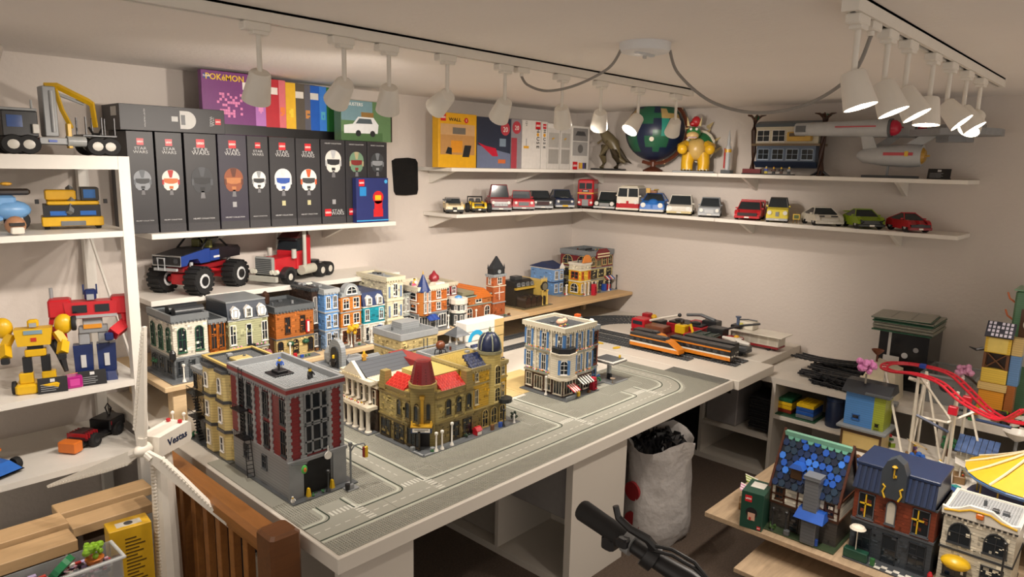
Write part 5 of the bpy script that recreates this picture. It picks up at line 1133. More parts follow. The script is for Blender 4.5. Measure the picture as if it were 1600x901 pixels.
# ------------------------------------------------------------ vehicles
def wheel(par, x, y, r, wd, hub='#b5b8ba', n=18):
    o = put('wheel', cached(('tyre', round(r, 4), round(wd, 4)), lambda: mesh('wheel', G().lathe((0, 0, -wd/2), [(r*.5, 0), (r*.92, 0), (r, wd*.18), (r, wd*.82), (r*.92, wd), (r*.5, wd)], n).xf(Matrix.Rotation(R(90), 4, 'Y')), RUBBER, True)), par, (x, y, r))
    put('hub', cached(('hub', round(r, 4), round(wd, 4), hub), lambda: mesh('hub', G().lathe((0, 0, -wd*.52), [(r*.2, -.0005), (r*.46, .0005), (r*.52, .001), (r*.52, wd*1.04-.001), (r*.46, wd*1.04-.0005), (r*.2, wd*1.04+.0005)], 12).xf(Matrix.Rotation(R(90), 4, 'Y')), P(hub), True)), o); return o
def car(name, label, loc, rz, W, L, H, body, roof=None, hood=.52, a=.34, b=.46, c=.78, d=.92, lamp_c='#e8e6df', lampr=.085, grille='#26282a', bump='#9a9d9e', rad=.022, nose=.8, glass=None, inset=.12, flip=None, open_=False, gw=.5, second=None, hub='#b5b8ba', extra=None):
    t = thing(name, label, 'toy car', loc, rz); h = W/2; g0 = rad*.55; hz = H*hood
    prof = [(.01, g0), (0, g0+.01), (.004, hz*nose), (.05*L, hz*(nose+.12)), (a*L, hz), (d*L, hz), (L-.006, hz*.93), (L, hz*.6), (L-.004, g0)]
    body_ = ob('body', G().pr(prof, 'x', -h*.94, h*.94), P(body), t)
    if second: ob('lower_panel', G().box(-h*.945, -.001, g0, h*.945, L*.98, hz*.55), P(second), t)
    for sx in (-1, 1):
        for y in (L*.18, L*.8):
            ob('fender', G().pr(arc(y, rad, rad*1.28, 0, 180, 10), 'x', sx*h*.70, sx*h), P(second or body), t, smooth=False); wheel(t, sx*(h-.010), y, rad, .018, hub)
    gl = glass or M('#262c30', .1, amt=.02); i_ = W*inset; rc_ = P(roof or body)
    if not open_:
        vs = [(-h*.9, a*L, hz), (h*.9, a*L, hz), (h*.9, d*L, hz), (-h*.9, d*L, hz), (-h+i_, b*L, H-.004), (h-i_, b*L, H-.004), (h-i_, c*L, H-.004), (-h+i_, c*L, H-.004)]
        ob('cabin_glass', G().add(vs, [(0, 3, 2, 1), (4, 5, 6, 7), (0, 1, 5, 4), (1, 2, 6, 5), (2, 3, 7, 6), (3, 0, 4, 7)]), gl, t)
        ob('roof', G().rb(-h+i_-.002, b*L-.003, H-.005, h-i_+.002, c*L+.003, H, .0015), rc_, t)
        for k in range(4): ob('pillar', G().tube([vs[k], vs[k+4]], .0026, 5), rc_, t)
    else:
        ob('windscreen', G().add([(-h*.85, a*L, hz), (h*.85, a*L, hz), (h-i_, b*L, H), (-h+i_, b*L, H), (-h*.85, a*L+.003, hz), (h*.85, a*L+.003, hz), (h-i_, b*L+.003, H), (-h+i_, b*L+.003, H)], [(0, 1, 2, 3), (7, 6, 5, 4)]), M('#59636a', .1, alpha=.6), t)
        ob('screen_frame', G().tube([(-h*.85, a*L, hz), (-h+i_, b*L, H), (h-i_, b*L, H), (h*.85, a*L, hz)], .0025, 6), rc_, t); ob('seat', G().rb(-h*.7, c*L-.02, hz-.01, h*.7, c*L, hz+.02, .003), P('#3a2c26'), t); ob('cockpit', G().box(-h*.75, a*L+.01, hz-.002, h*.75, c*L-.018, hz+.0008), P('#231d1a'), t)
    for sx in (-1, 1):
        if lampr: ob('headlight', G().cyl((sx*h*.70, -.004, hz*.66), (sx*h*.70, .012, hz*.66), W*lampr, n=12), P(lamp_c, .2), t, smooth=True)
        ob('mirror', G().rb(sx*h*1.0-.006, a*L+.01, hz+.002, sx*h*1.0+.006, a*L+.018, hz+.01, .001), P(body), t)
    ob('grille', G().box(-h*gw, -.0015, hz*.42, h*gw, .012, hz*.72), P(grille, .3), t); ob('bumper', G().rb(-h*.98, -.006, g0-.002, h*.98, .012, g0+.011, .002), P(bump, .3), t); ob('licence_plate', G().box(-h*.18, -.0072, g0, h*.18, -.0055, g0+.008), P('#e2ded4'), t)
    return t
LR = R(-36)
def lpos(l, r, y=2.895):
    c = YP((l+r)/2, 318, y); c.z = ZLO+.0003; return c, px2m(r-l, c)
def rpos(l, r, x=3.77):
    y0, y1 = XP(l, 335, x).y, XP(r, 335, x).y; return Vector((x, (y0+y1)/2, ZLO+.0003)), abs(y0-y1)
def hpx(px, py, y=2.885): return YP(px, py, y).z-ZLO
p, w_ = lpos(697, 725)
t = car('vintage_roadster', 'tan and black vintage roadster, first on the left car shelf', p, LR, w_, .2, .085, '#d2bf98', '#8f8a88', .62, .5, .55, .85, .95, lampr=.05, hub='#c9c9c9', gw=.25, bump='#26282a', rad=.026); ob('yellow_box', G().rb(w_*.4, .06, .03, w_*.62, .1, .05, .002), P('#d8b026'), t); ob('black_bar', G().box(-w_*.6, .1, .07, -w_*.1, .11, .078), BLACK, t)
p, w_ = lpos(738, 761)
t = car('open_racer', 'yellow and black open wheel racer with roll bar', p, LR, w_, .19, .05, '#dcb524', hood=.75, a=.45, b=.5, c=.75, lampr=0, open_=True, rad=.026, gw=.45, bump='#26282a'); ob('roll_bar', G().tube([(-.05, .16, .03), (-.05, .16, .085), (.035, .16, .085), (.035, .16, .03)], .005, 6), BLACK, t); ob('seat_back', G().rb(-.04, .165, .04, -.012, .175, .075, .003).rb(.0, .165, .04, .026, .175, .075, .003), BLACK, t)
for sx in (-1, 1): wheel(t, sx*(w_/2+.022), .05, .027, .024)
p, w_ = lpos(764, 802)
t = car('pickup_truck', 'dark red vintage pickup truck with chrome grille', p, LR, w_*.92, .2, hpx(780, 289), '#7a2429', hood=.52, a=.3, b=.34, c=.52, d=.54, lampr=.07, grille='#c9cbcc', gw=.62, rad=.026, inset=.16, nose=.92); ob('bed_rail', G().box(-w_*.43, .15, .05, w_*.43, .25, .062), P('#6a1f24'), t)
g = G()
for k in range(9): g.box(-w_*.26+k*w_*.065-.0015, -.003, .026, -.0+(-w_*.26+k*w_*.065)+.0015, -.001, .05)
ob('grille_bar', g, P('#5a5d60'), t, kind='stuff')
p, w_ = lpos(799, 838)
car('convertible', 'bright red convertible with chrome bumper', p, LR, w_*.92, .2, hpx(818, 299), '#b81f2a', hood=.62, a=.38, b=.44, c=.75, lampr=.06, open_=True, gw=.45, grille='#6f7477', rad=.024)
p, w_ = lpos(830, 867)
car('muscle_car', 'black muscle car with dark red stripes', p, LR, w_*.9, .2, hpx(850, 299), '#1b1b1e', hood=.62, a=.36, b=.46, c=.75, lampr=.055, gw=.6, grille='#3a1c1e', bump='#b9bcbe', rad=.024)
p, w_ = lpos(866, 900)
t = car('coupe', 'navy blue coupe with white stripes beside the red bus', p, LR, w_*.92, .2, hpx(888, 297), '#1b2748', hood=.6, a=.36, b=.46, c=.75, lampr=.06, gw=.55, bump='#c9cbcc', rad=.024); ob('stripe', G().box(-.022, .0, hpx(888, 297)*.6, -.006, .09, hpx(888, 297)*.605).box(.006, .0, hpx(888, 297)*.6, .022, .09, hpx(888, 297)*.605), WHITE, t); ob('yellow_plate', G().box(-.018, -.009, .014, .018, -.007, .026), P('#e0b526'), t)
# double decker bus in the corner
p = XP(913, 320, 3.80); w_ = .105; hb_ = XP(913, 280, 3.78).z-ZLO
t = thing('double_decker_bus', 'red double decker bus in the shelf corner', 'toy bus', (3.72, XP(914, 320, 3.72).y, ZLO+.0003), R(-62))
ob('body', G().rb(-w_/2, 0, .016, w_/2, .21, hb_, .008), P('#b81a26'), t); ob('yellow_band', G().box(-w_/2-.0006, -.0006, hb_*.52, w_/2+.0006, .21, hb_*.56), P('#d8a02a'), t); ob('upper_window', G().box(-w_*.4, -.0012, hb_*.68, w_*.4, .01, hb_*.88), GLASS, t); ob('window_post', G().box(-.003, -.002, hb_*.68, .003, .008, hb_*.88), P('#b81a26'), t)
ob('route_blind', G().box(-w_*.22, -.0016, hb_*.575, w_*.22, .01, hb_*.655), P('#1b1b1e'), t); ob('cab_window', G().box(-w_*.4, -.0012, hb_*.34, -w_*.05, .01, hb_*.48), GLASS, t); ob('lower_window', G().box(w_*.08, -.0012, hb_*.34, w_*.38, .01, hb_*.48), GLASS, t); ob('radiator', G().box(-w_*.2, -.003, hb_*.1, w_*.2, .01, hb_*.32), P('#8b8f92', .3), t)
for sx in (-1, 1):
    ob('headlight', G().cyl((sx*w_*.38, -.004, hb_*.22), (sx*w_*.38, .01, hb_*.22), .008, n=10), P('#e8e6df', .2), t)
    ob('side_window', G().box(sx*w_/2-.0008, .03, hb_*.68, sx*w_/2+.0008, .2, hb_*.86), GLASS, t)
    for y in (.035, .165): wheel(t, sx*(w_/2-.008), y, .022, .016)
ob('bumper', G().rb(-w_/2, -.005, .012, w_/2, .01, .02, .002), BLACK, t); ob('blind_print', G().box(-w_*.14, -.0022, hb_*.6, w_*.14, -.0014, hb_*.63), P('#d8d2c0'), t)
rc2 = lambda px, py: XP(px, py, 3.77).z-ZLO
def rcar(name, label, l, r, top, rz, k=.92, L=.215, **kw):
    p, w_ = rpos(l, r); W = w_*k; h = rc2((l+r)/2, top); p.x = 3.752
    return car(name, label, p, R(rz), W, L, h, **kw), W, h
t, W, h = rcar('compact_car', 'dark green black compact classic car with white roof', 930, 962, 299, -75, body='#22302c', roof='#e3dfd6', hood=.52, a=.3, b=.36, c=.8, lampr=.09, gw=.45, grille='#9a9d9e', bump='#c9cbcc', rad=.022)
t, W, h = rcar('camper_van', 'red and white camper van with split windscreen', 965, 999, 293, -72, body='#e6e0d2', second='#b81f2a', hood=.62, a=.02, b=.05, c=.92, d=.98, lampr=.085, grille='#b81f2a', gw=.1, bump='#e6e0d2', nose=.98, inset=.08, rad=.022)
ob('front_panel', G().pr([(-W*.46, .012), (W*.46, .012), (W*.46, h*.34), (0, h*.12), (-W*.46, h*.34)], 'y', -.003, .002), P('#b81f2a'), t); ob('screen_divider', G().box(-.003, -.002, h*.6, .003, .016, h*.95), P('#e6e0d2'), t); ob('roof_dome', G().tp(-W*.4, .02, h, W*.4, .2, h+.012, .01, None, .01), P('#cfc8b6'), t)
t, W, h = rcar('rounded_car', 'bright blue rounded small car with luggage on the roof', 1002, 1038, 302, -68, body='#2a6fc0', roof='#1f4f9a', hood=.62, a=.3, b=.42, c=.7, lampr=.1, gw=.08, grille='#2a6fc0', bump='#d9d6ce', inset=.2, nose=.7, rad=.024)
ob('bonnet', G().sph((0, .05, h*.42), W*.3, 12, 8, (.9, .9, .8)), P('#2a6fc0'), t, smooth=True); ob('luggage', G().rb(-W*.25, .07, h, W*.1, .11, h+.016, .002), P('#8a5a34'), t); ob('surfboard', G().sph((W*.05, .10, h+.02), .05, 10, 6, (.3, 1, .1)), P('#e0c050'), t); ob('basket', G().rb(-W*.32, .05, h, -W*.15, .07, h+.03, .002), P('#c9a04a'), t)
t, W, h = rcar('sports_coupe', 'white sports coupe with round headlights', 1044, 1082, 305, -66, body='#ded9cd', hood=.52, a=.3, b=.46, c=.66, lampr=.09, gw=.6, grille='#d5d0c4', bump='#c9b98a', nose=.75, rad=.025)
t, W, h = rcar('grand_tourer', 'silver grey grand tourer with oval grille', 1093, 1127, 309, -66, body='#84898d', hood=.55, a=.34, b=.46, c=.7, lampr=.08, gw=.4, grille='#b9bcbe', bump='#b9bcbe', nose=.85, rad=.024)
t, W, h = rcar('wedge_supercar', 'red wedge shaped supercar with high rear wing', 1149, 1190, 315, -74, body='#b81f28', hood=.56, a=.28, b=.48, c=.66, lampr=0, gw=.75, grille='#2a1416', bump='#b81f28', nose=.55, rad=.024)
ob('rear_wing', G().box(-W*.48, .2, h*.95, W*.48, .212, h*1.05).box(-W*.48, .195, h*.5, -W*.44, .212, h).box(W*.44, .195, h*.5, W*.48, .212, h), P('#b81f28'), t)
t, W, h = rcar('tiny_yellow_car', 'pale yellow small car with black folding roof', 1199, 1234, 309, -70, L=.18, body='#e2cf4a', roof='#26241f', hood=.6, a=.28, b=.36, c=.75, lampr=.1, gw=.15, grille='#8b8f92', bump='#b9bcbe', nose=.75, inset=.14, rad=.021)
p, _ = rpos(1238, 1252, 3.80); e = thing('painters_easel', 'little wooden painting easel beside the yellow car', 'toy easel', p, R(-75))
for dx in (-.015, .015): ob('leg', G().tube([(dx, -.01, 0), (dx*.4, .0, .055)], .002, 5), P('#8a6a34'), e)
ob('leg', G().tube([(0, .02, 0), (0, .0, .05)], .002, 5), P('#8a6a34'), e); ob('picture', G().rb(-.018, -.008, .02, .018, -.004, .05, .001), P('#d8b84a'), e); ob('paint', G().box(-.012, -.0088, .026, .012, -.0078, .044), P('#5a6a3a'), e)
t, W, h = rcar('angular_supercar', 'white angular wedge supercar', 1272, 1329, 325, -48, .8, body='#ddd8cc', hood=.6, a=.26, b=.46, c=.62, lampr=0, gw=.6, grille='#c9c4b8', bump='#d5d0c4', nose=.5, inset=.2, rad=.026); ob('vent_slot', G().box(-W*.35, .03, h*.5, -W*.12, .034, h*.56).box(W*.12, .03, h*.5, W*.35, .034, h*.56), BLACK, t)
t, W, h = rcar('lime_supercar', 'lime green supercar with black front intakes', 1338, 1394, 328, -50, .8, body='#86a01c', hood=.62, a=.28, b=.48, c=.62, lampr=0, gw=.8, grille='#1b1d14', bump='#22251a', nose=.55, inset=.2, rad=.027); ob('light_fork', G().tube([(-W*.45, -.004, h*.5), (-W*.28, -.005, h*.38), (-W*.42, -.004, h*.26)], .003, 5).tube([(W*.45, -.004, h*.5), (W*.28, -.005, h*.38), (W*.42, -.004, h*.26)], .003, 5), BLACK, t); ob('rear_wing', G().rb(-W*.45, .19, h*.78, W*.45, .215, h*.84, .002), P('#86a01c'), t)
t, W, h = rcar('low_red_supercar', 'low red supercar with dark canopy at the end of the shelf', 1417, 1469, 334, -46, .8, body='#a81c26', hood=.62, a=.25, b=.48, c=.6, lampr=0, gw=.3, grille='#1a1012', bump='#8a1820', nose=.55, inset=.25, rad=.026); ob('nose_ridge', G().tp(-W*.08, 0, h*.3, W*.08, .08, h*.62, .01, None, .02, 0), P('#b8222c'), t); ob('intake', G().box(-W*.42, -.002, h*.28, -W*.14, .01, h*.42).box(W*.14, -.002, h*.28, W*.42, .01, h*.42), BLACK, t)
# ------------------------------------------------------------ figures and models on the upper right shelf (front faces -x)
def up(px, x=3.83): return XP(px, 262, x).y
def uz(px, py, x=3.83): return XP(px, py, x).z-ZUP
def uw(n, px, x=3.83): return n*abs(XP(px+.5, 262, x).y-XP(px-.5, 262, x).y)
U0 = ZUP+.0003; RZL = R(-90)
# dinosaur
DINO = P('#6a5f45'); DINO2 = P('#3d3426')
t = thing('dinosaur', 'dark olive brick dinosaur with open jaws on the corner shelf', 'toy dinosaur', (3.86, up(950, 3.86), U0), R(-75))
h_ = uz(962, 190, 3.86)
ob('base', G().rb(-.105, -.05, 0, .105, .06, .012, .002), P('#1d1d1f'), t)
ob('body', G().tube([(.11, .02, .05), (.07, .01, .075), (.03, 0, h_*.55), (-.01, 0, h_*.66), (-.035, -.01, h_*.78), (-.045, -.015, h_*.86)], [.01, .02, .04, .042, .03, .026], 10), DINO, t, smooth=True)
ob('tail', G().tube([(.03, .01, h_*.5), (.075, .02, h_*.36), (.115, .02, h_*.22), (.15, .03, h_*.15)], [.03, .02, .012, .003], 8), DINO2, t, smooth=True)
ob('head', G().tp(-.078, -.05, h_*.84, -.012, .02, h_, .01, None, .008), DINO, t); ob('jaw', G().tp(-.07, -.06, h_*.76, -.02, .0, h_*.82, .004), DINO, t); ob('mouth', G().box(-.066, -.052, h_*.80, -.024, -.006, h_*.85), P('#8a2a24'), t)
ob('teeth', G().box(-.068, -.055, h_*.825, -.022, -.05, h_*.85), P('#ded8c4'), t)
for s in (-1, 1):
    ob('leg', G().tube([(.0+s*.028, .005, h_*.5), (s*.045+.01, -.02, h_*.3), (s*.05+.018, .012, h_*.16), (s*.05+.01, -.012, .014)], [.03, .024, .014, .018], 8), DINO2 if s > 0 else DINO, t, smooth=True)
    ob('arm', G().tube([(-.02+s*.02, -.03, h_*.62), (-.03+s*.028, -.055, h_*.55)], .007, 6), DINO, t); ob('eye', G().sph((-.045+s*.024, -.03, h_*.95), .005, 6, 4), P('#d8a02a'), t)
# globe
t = thing('globe', 'large brick globe in green and navy on a brown stand', 'globe', (3.845, up(1020, 3.845), U0), R(-70)); gz = uz(1020, 205, 3.845); gr = uw(39, 1020, 3.845)
ob('foot', G().lathe((0, 0, 0), [(.06, 0), (.064, .008), (.04, .02), (.016, .03), (.016, .06), (.03, .07)], 16), P('#5a3020'), t, smooth=True)
GM = P('#16233f'); gg = G().sph((0, 0, 0), gr, 22, 16)
gb_ = ob('sphere', gg, [GM, P('#1f5a40'), P('#b59a62'), P('#2a8a7a')], t, (0, 0, gz), smooth=True)
rnd = random.Random(11); land = [(rnd.uniform(-1, 1), rnd.uniform(-1, 1), rnd.uniform(-.3, 1), rnd.uniform(.42, .75), rnd.choice((1, 1, 1, 2, 2, 3))) for _ in range(16)]
for pl_ in gb_.data.polygons:
    c = pl_.center.normalized()
    for lx, ly, lz, rr, m in land:
        if (c-Vector((lx, ly, lz)).normalized()).length < rr*.6: pl_.material_index = m
ob('name_badge', G().cyl((.02, -gr*.93, -gr*.3), (.02, -gr*.98, -gr*.3), .014, n=12), P('#d8d2c0'), gb_)
ob('meridian_arm', G().tube([((gr+.018)*math.cos(R(a)), .0, gz+(gr+.018)*math.sin(R(a))) for a in range(-110, 66, 12)], .012, 6), P('#5d3222'), t)
ob('pivot', G().tube([((gr+.016)*math.cos(R(62)), 0, gz+(gr+.016)*math.sin(R(62))), ((gr+.05)*math.cos(R(70)), 0, gz+(gr+.05)*math.sin(R(72)))], .005, 6), BLACK, t)
g = G()
for a in (-70, -30, 5, 40): g.cyl(((gr+.004)*math.cos(R(a)), 0, gz+(gr+.004)*math.sin(R(a))), ((gr+.032)*math.cos(R(a)), 0, gz+(gr+.032)*math.sin(R(a))), .006, n=8)
ob('gold_ring', g, P('#c9a87a'), t)
# yellow shelled creature (plain stand-in)
t = thing('shelled_creature', 'big yellow toy creature with spiked green shell and red crest', 'toy creature', (3.845, up(1086, 3.845), U0), R(-62)); h_ = uz(1078, 182, 3.845); YL = P('#d8a81c')
ob('base', G().rb(-.13, -.06, 0, .11, .075, .01, .002), P('#6b7074'), t)
ob('belly', G().sph((0, 0, h_*.42), .062, 12, 8, (1, .9, 1.1)), P('#c9a860'), t, smooth=True); ob('shell', G().sph((.02, .045, h_*.47), .082, 14, 10, (1, .75, 1.1)), P('#1f6a3c'), t, smooth=True); ob('shell_rim', G().tube([(.02+.08*math.cos(a), .028, h_*.47+.088*math.sin(a)) for a in [2*math.pi*i/16 for i in range(16)]], .011, 6, True), P('#ddd6c2'), t, smooth=True)
for a, b_ in ((-.03, .66), (.05, .70), (.09, .55), (.10, .38), (.06, .82)): ob('shell_spike', G().cyl((a, .075, h_*b_), (a*1.5, .10, h_*(b_+.10)), .014, .001, 8), P('#d8c48e'), t)
ob('head', G().sph((-.02, -.05, h_*.70), .042, 12, 8, (1, 1, .85)), P('#2f7a3e'), t, smooth=True); ob('snout', G().sph((-.025, -.085, h_*.65), .030, 12, 8, (1.2, .9, .75)), P('#d2b074'), t, smooth=True); ob('crest', G().sph((-.01, -.035, h_*.9), .026, 8, 6, (1, .9, 1.2)).sph((-.03, -.04, h_*.86), .016, 6, 5), P('#b81f28'), t, smooth=True)
ob('mouth', G().box(-.05, -.112, h_*.60, .0, -.08, h_*.625), P('#6a1f20'), t)
for s in (-1, 1):
    ob('horn', G().cyl((-.02+s*.032, -.04, h_*.82), (-.02+s*.042, -.045, h_*.98), .009, .001, 8), P('#d8c48e'), t); ob('arm', G().tube([(s*.06, -.01, h_*.5), (s*.088, -.05, h_*.45), (s*.08, -.085, h_*.42)], [.026, .026, .024], 8), YL, t, smooth=True)
    ob('hand', G().sph((s*.078, -.10, h_*.41), .03, 10, 8), YL, t, smooth=True); ob('cuff', G().lathe((s*.082, -.07, h_*.40), [(.028, 0), (.031, .008), (.028, .016)], 10), BLACK, t); ob('leg', G().tube([(s*.04, .0, h_*.34), (s*.048, -.012, h_*.16), (s*.048, -.018, .012)], [.04, .036, .034], 10), YL, t, smooth=True); ob('eye', G().sph((-.02+s*.016, -.085, h_*.76), .008, 8, 6), WHITE, t)
    for k in range(3): ob('claw', G().cyl((s*.048+(k-1)*.018, -.05, .018), (s*.048+(k-1)*.02, -.068, .012), .006, .001, 6), P('#e3dcc8'), t)
# rocket
t = thing('rocket', 'small red and grey rocket standing between creature and tree house', 'toy rocket', (3.86, up(1136, 3.86), U0)); h_ = uz(1136, 205, 3.86)
ob('base', G().rb(-.022, -.03, 0, .022, .03, .02, .002), DGREY, t); ob('hull', G().lathe((0, 0, .02), [(.014, 0), (.014, h_*.42), (.016, h_*.44), (.016, h_*.54), (.009, h_*.6), (.009, h_*.72), (.002, h_*.95)], 12), P('#b9bcbe'), t, smooth=True); ob('red_fin', G().box(-.006, .012, .03, .006, .022, h_*.6), P('#a82a2c'), t); ob('gold_collar', G().lathe((0, 0, h_*.50), [(.018, 0), (.018, .018)], 12), P('#d8a82a'), t); ob('red_tip', G().cyl((0, 0, h_*.78), (0, 0, h_*.95), .008, .002, 8), P('#c02a28'), t)
# upside down tree house
t = thing('tree_house', 'two storey brick house hung between two brown trees', 'toy building', (3.80, up(1221, 3.80), U0), RZL); hw = uw(54, 1221, 3.8); hb_ = uz(1221, 185, 3.8)
for s in (-1, 1):
    ob('tree_trunk', G().tube([(s*hw, .05, 0), (s*hw*.98, .05, hb_*.4), (s*hw*1.02, .045, hb_*.8), (s*hw, .05, hb_*1.02)], [.022, .014, .015, .017], 8), P('#3d2418'), t, smooth=True)
    for k in range(5):
        a = k*1.3+s; ob('branch', G().tube([(s*hw, .05, hb_*.98), (s*hw+.03*math.cos(a), .05+.03*math.sin(a), hb_*1.07), (s*hw+.055*math.cos(a), .05+.05*math.sin(a), hb_*1.08)], [.008, .006, .002], 5), P('#4a2c1c'), t)
    for k in range(5):
        a = k*1.26; ob('root', G().tube([(s*hw, .05, .03), (s*hw+.035*math.cos(a), .05+.035*math.sin(a), .008), (s*hw+.05*math.cos(a), .05+.05*math.sin(a), .003)], [.008, .005, .002], 5), P('#2a2a30'), t)
    bush(t, s*hw+.012, .045, hb_*1.0, .012, '#2a6b4a', 7, 'leaf_cluster', int(s+3))
WOOD = B('#c9c2ae')
ob('upper_house', G().box(-hw*.9, .03, hb_*.56, hw*.9, .12, hb_*.86), B('#d2cab2'), t); ob('upper_roof', G().pr([(.02, hb_*.86), (.13, hb_*.86), (.12, hb_*.92), (.075, hb_*.97), (.03, hb_*.92)], 'x', -hw*.93, hw*.93), P('#5a646c'), t)
ob('lower_house', G().box(-hw*.85, .03, hb_*.24, hw*.85, .12, hb_*.52), B('#54657c'), t); ob('lower_roof', G().pr([(.02, hb_*.24), (.13, hb_*.24), (.1, hb_*.13), (.05, hb_*.13)], 'x', -hw*.9, hw*.9), P('#24324c'), t)
ob('middle_ground', G().box(-hw*.98, .015, hb_*.52, hw*.98, .13, hb_*.56), P('#6a5638'), t)
facade(t, 'ww..', hb_*.58, hb_*.26, hw*1.8, 'f', .03, -hw*.9, WHITE, .85, .8, .06); facade(t, 'wwww', hb_*.26, hb_*.24, hw*1.7, 'f', .03, -hw*.85, P('#9fb0c4'), .8, .8, .06)
v = ob('toy_van', G().rb(hw*.08, -.005, hb_*.60, hw*.75, .028, hb_*.76, .003), P('#c29a3a'), t); ob('van_window', G().box(hw*.15, -.006, hb_*.68, hw*.6, -.003, hb_*.74), P('#4a3a2a'), v)
ob('name_board', G().rb(-hw*1.05, -.05, 0, -hw*.5, -.035, .03, .001), P('#6a1f24'), t); ob('figure_stand', G().rb(-hw*1.05, -.06, 0, hw*.45, -.02, .006, .001), P('#1b1b1e'), t)
for k, (c1, c2, c3) in enumerate((('#3a4fa0', '#d8c84a', '#e6e2d8'), ('#5a3a2a', '#1b1b1e', '#8a3a24'), ('#2a2420', '#5a3a2a', '#2a2420'), ('#8a8d90', '#3a3d40', '#e3dfd6'))):
    p = t.matrix_basis @ Vector((-hw*.35+k*hw*.22, -.04, .0065)); figure('%s minifigure of the four below the tree house' % ('first second third last'.split()[k]), p.x, p.y, U0+.0065, c1, c2, c3, RZL, 1.0)
# long white spaceship (plain stand-in): two engine tubes, hull, wedge plate
SH_ = M('#b3b5b6', .4, amt=.06); x_ = 3.80
def U(px, py, x=x_): return XP(px, py, x)
org = Vector((x_, up(1400, x_), U0)); t = thing('spaceship', 'long pale grey toy spaceship with two red tipped engine tubes', 'toy spaceship', org)
L2 = lambda px, py, x=x_: tuple(U(px, py, x)-org)
def PT(px, py, dx=0):
    q = U(px, py, x_)-org; return (q.x+dx, q.y, q.z)
# the tubes sit at the same height on both sides of the hull; the far one is nearer the wall
for nm, dx in (('engine_tube', -.05), ('engine_tube', .09)):
    a, b_ = PT(1250, 203), PT(1395, 199); sh = .0 if dx < 0 else -.085
    a = (dx, a[1]+sh, a[2]); b_ = (dx, b_[1]+sh, a[2])
    e = ob(nm, G().cyl(a, b_, .032, .043, 18), SH_, t, smooth=True)
    ob('red_tip', G().sph((dx, b_[1]-.015, b_[2]), .038, 14, 8), P('#b8203a', .25), e, smooth=True); ob('grey_ring', G().cyl((dx, b_[1]+.0, b_[2]), (dx, b_[1]-.012, b_[2]), .0445, n=18), DGREY, e, smooth=True)
    ob('red_stripe', G().box(dx-.0425, b_[1]+.05, b_[2]+.004, dx-.032, b_[1]+.24, b_[2]+.010), P('#b83a44'), e); ob('vent_panel', G().box(dx-.036, a[1]-.06, a[2]-.016, dx-.028, a[1]-.01, a[2]+.016), DGREY, e)
hc = PT(1395, 243)
h0, h1 = PT(1338, 244)[1], PT(1440, 247)[1]
ob('main_hull', G().lathe((0, 0, 0), [(.014, 0), (.036, .03), (.05, .12), (.056, abs(h1-h0)-.05), (.05, abs(h1-h0))], 18).xf(Matrix.Translation((.015, h0, hc[2])) @ Matrix.Rotation(R(90), 4, 'X')), SH_, t, smooth=True)
ob('gold_dish', G().cyl((.015, h1, hc[2]), (.015, h1-.012, hc[2]), .04, .026, 16), P('#b58a34'), t); ob('dish_pin', G().cyl((.015, h1-.01, hc[2]), (.015, h1-.03, hc[2]), .005, n=8), P('#c9a04a'), t)
ob('hull_stripe', G().box(-.0415, h1+.03, hc[2]+.0, -.03, h1+.16, hc[2]+.014), P('#b83a44'), t); ob('yellow_mark', G().box(-.0425, h1+.05, hc[2]-.004, -.03, h1+.066, hc[2]+.02), P('#d8b02a'), t)
for dx, sh in ((-.05, 0), (.09, -.085)):
    q = PT(1357, 215); ob('strut', G().pr([(q[1]+.02+sh, q[2]+.005), (q[1]-.035+sh, q[2]+.005), (h0-.05, hc[2]+.015), (h0-.0, hc[2]+.015)], 'x', dx-.004+(.0 if dx < 0 else 0), dx+.004) if False else G().add(
        [(dx-.004, q[1]+.02+sh, q[2]+.005), (dx-.004, q[1]-.035+sh, q[2]+.005), (.011, h0-.10, hc[2]+.01), (.011, h0-.03, hc[2]+.01), (dx+.004, q[1]+.02+sh, q[2]+.005), (dx+.004, q[1]-.035+sh, q[2]+.005), (.019, h0-.10, hc[2]+.01), (.019, h0-.03, hc[2]+.01)],
        [(0, 1, 2, 3), (7, 6, 5, 4), (0, 4, 5, 1), (1, 5, 6, 2), (2, 6, 7, 3), (3, 7, 4, 0)]), SH_, t)
n0, n1 = PT(1415, 232), PT(1455, 212)
ob('neck', G().add([(.005, n0[1]+.03, n0[2]), (.005, n0[1]-.04, n0[2]), (.005, n1[1]-.03, n1[2]), (.005, n1[1]+.05, n1[2]), (.025, n0[1]+.03, n0[2]), (.025, n0[1]-.04, n0[2]), (.025, n1[1]-.03, n1[2]), (.025, n1[1]+.05, n1[2])],
   [(0, 1, 2, 3), (7, 6, 5, 4), (0, 4, 5, 1), (1, 5, 6, 2), (2, 6, 7, 3), (3, 7, 4, 0)]), SH_, t)
s0, s1, sz = PT(1425, 205)[1], PT(1566, 209)[1], PT(1490, 207)[2]; sm = (s0+s1)/2; sr = abs(s1-s0)/2
dl = [(-.04, s0), (-.15, sm+.03), (-.12, s1+.04), (-.03, s1), (.06, s1), (.12, s1+.05), (.13, sm+.03), (.08, s0)]
ob('wedge_plate', G().pr(dl, 'z', sz-.016, sz+.014), M('#8f9194', .45, amt=.1), t); ob('wedge_deck', G().pr([(a*.6, sm+(b_-sm)*.62) for a, b_ in dl], 'z', sz+.014, sz+.034), M('#9a9c9e', .45, amt=.1), t); ob('wedge_keel', G().pr([(a*.4, sm+(b_-sm)*.4) for a, b_ in dl], 'z', sz-.044, sz-.016), M('#85878a', .45), t)
sb_ = PT(1392, 250)
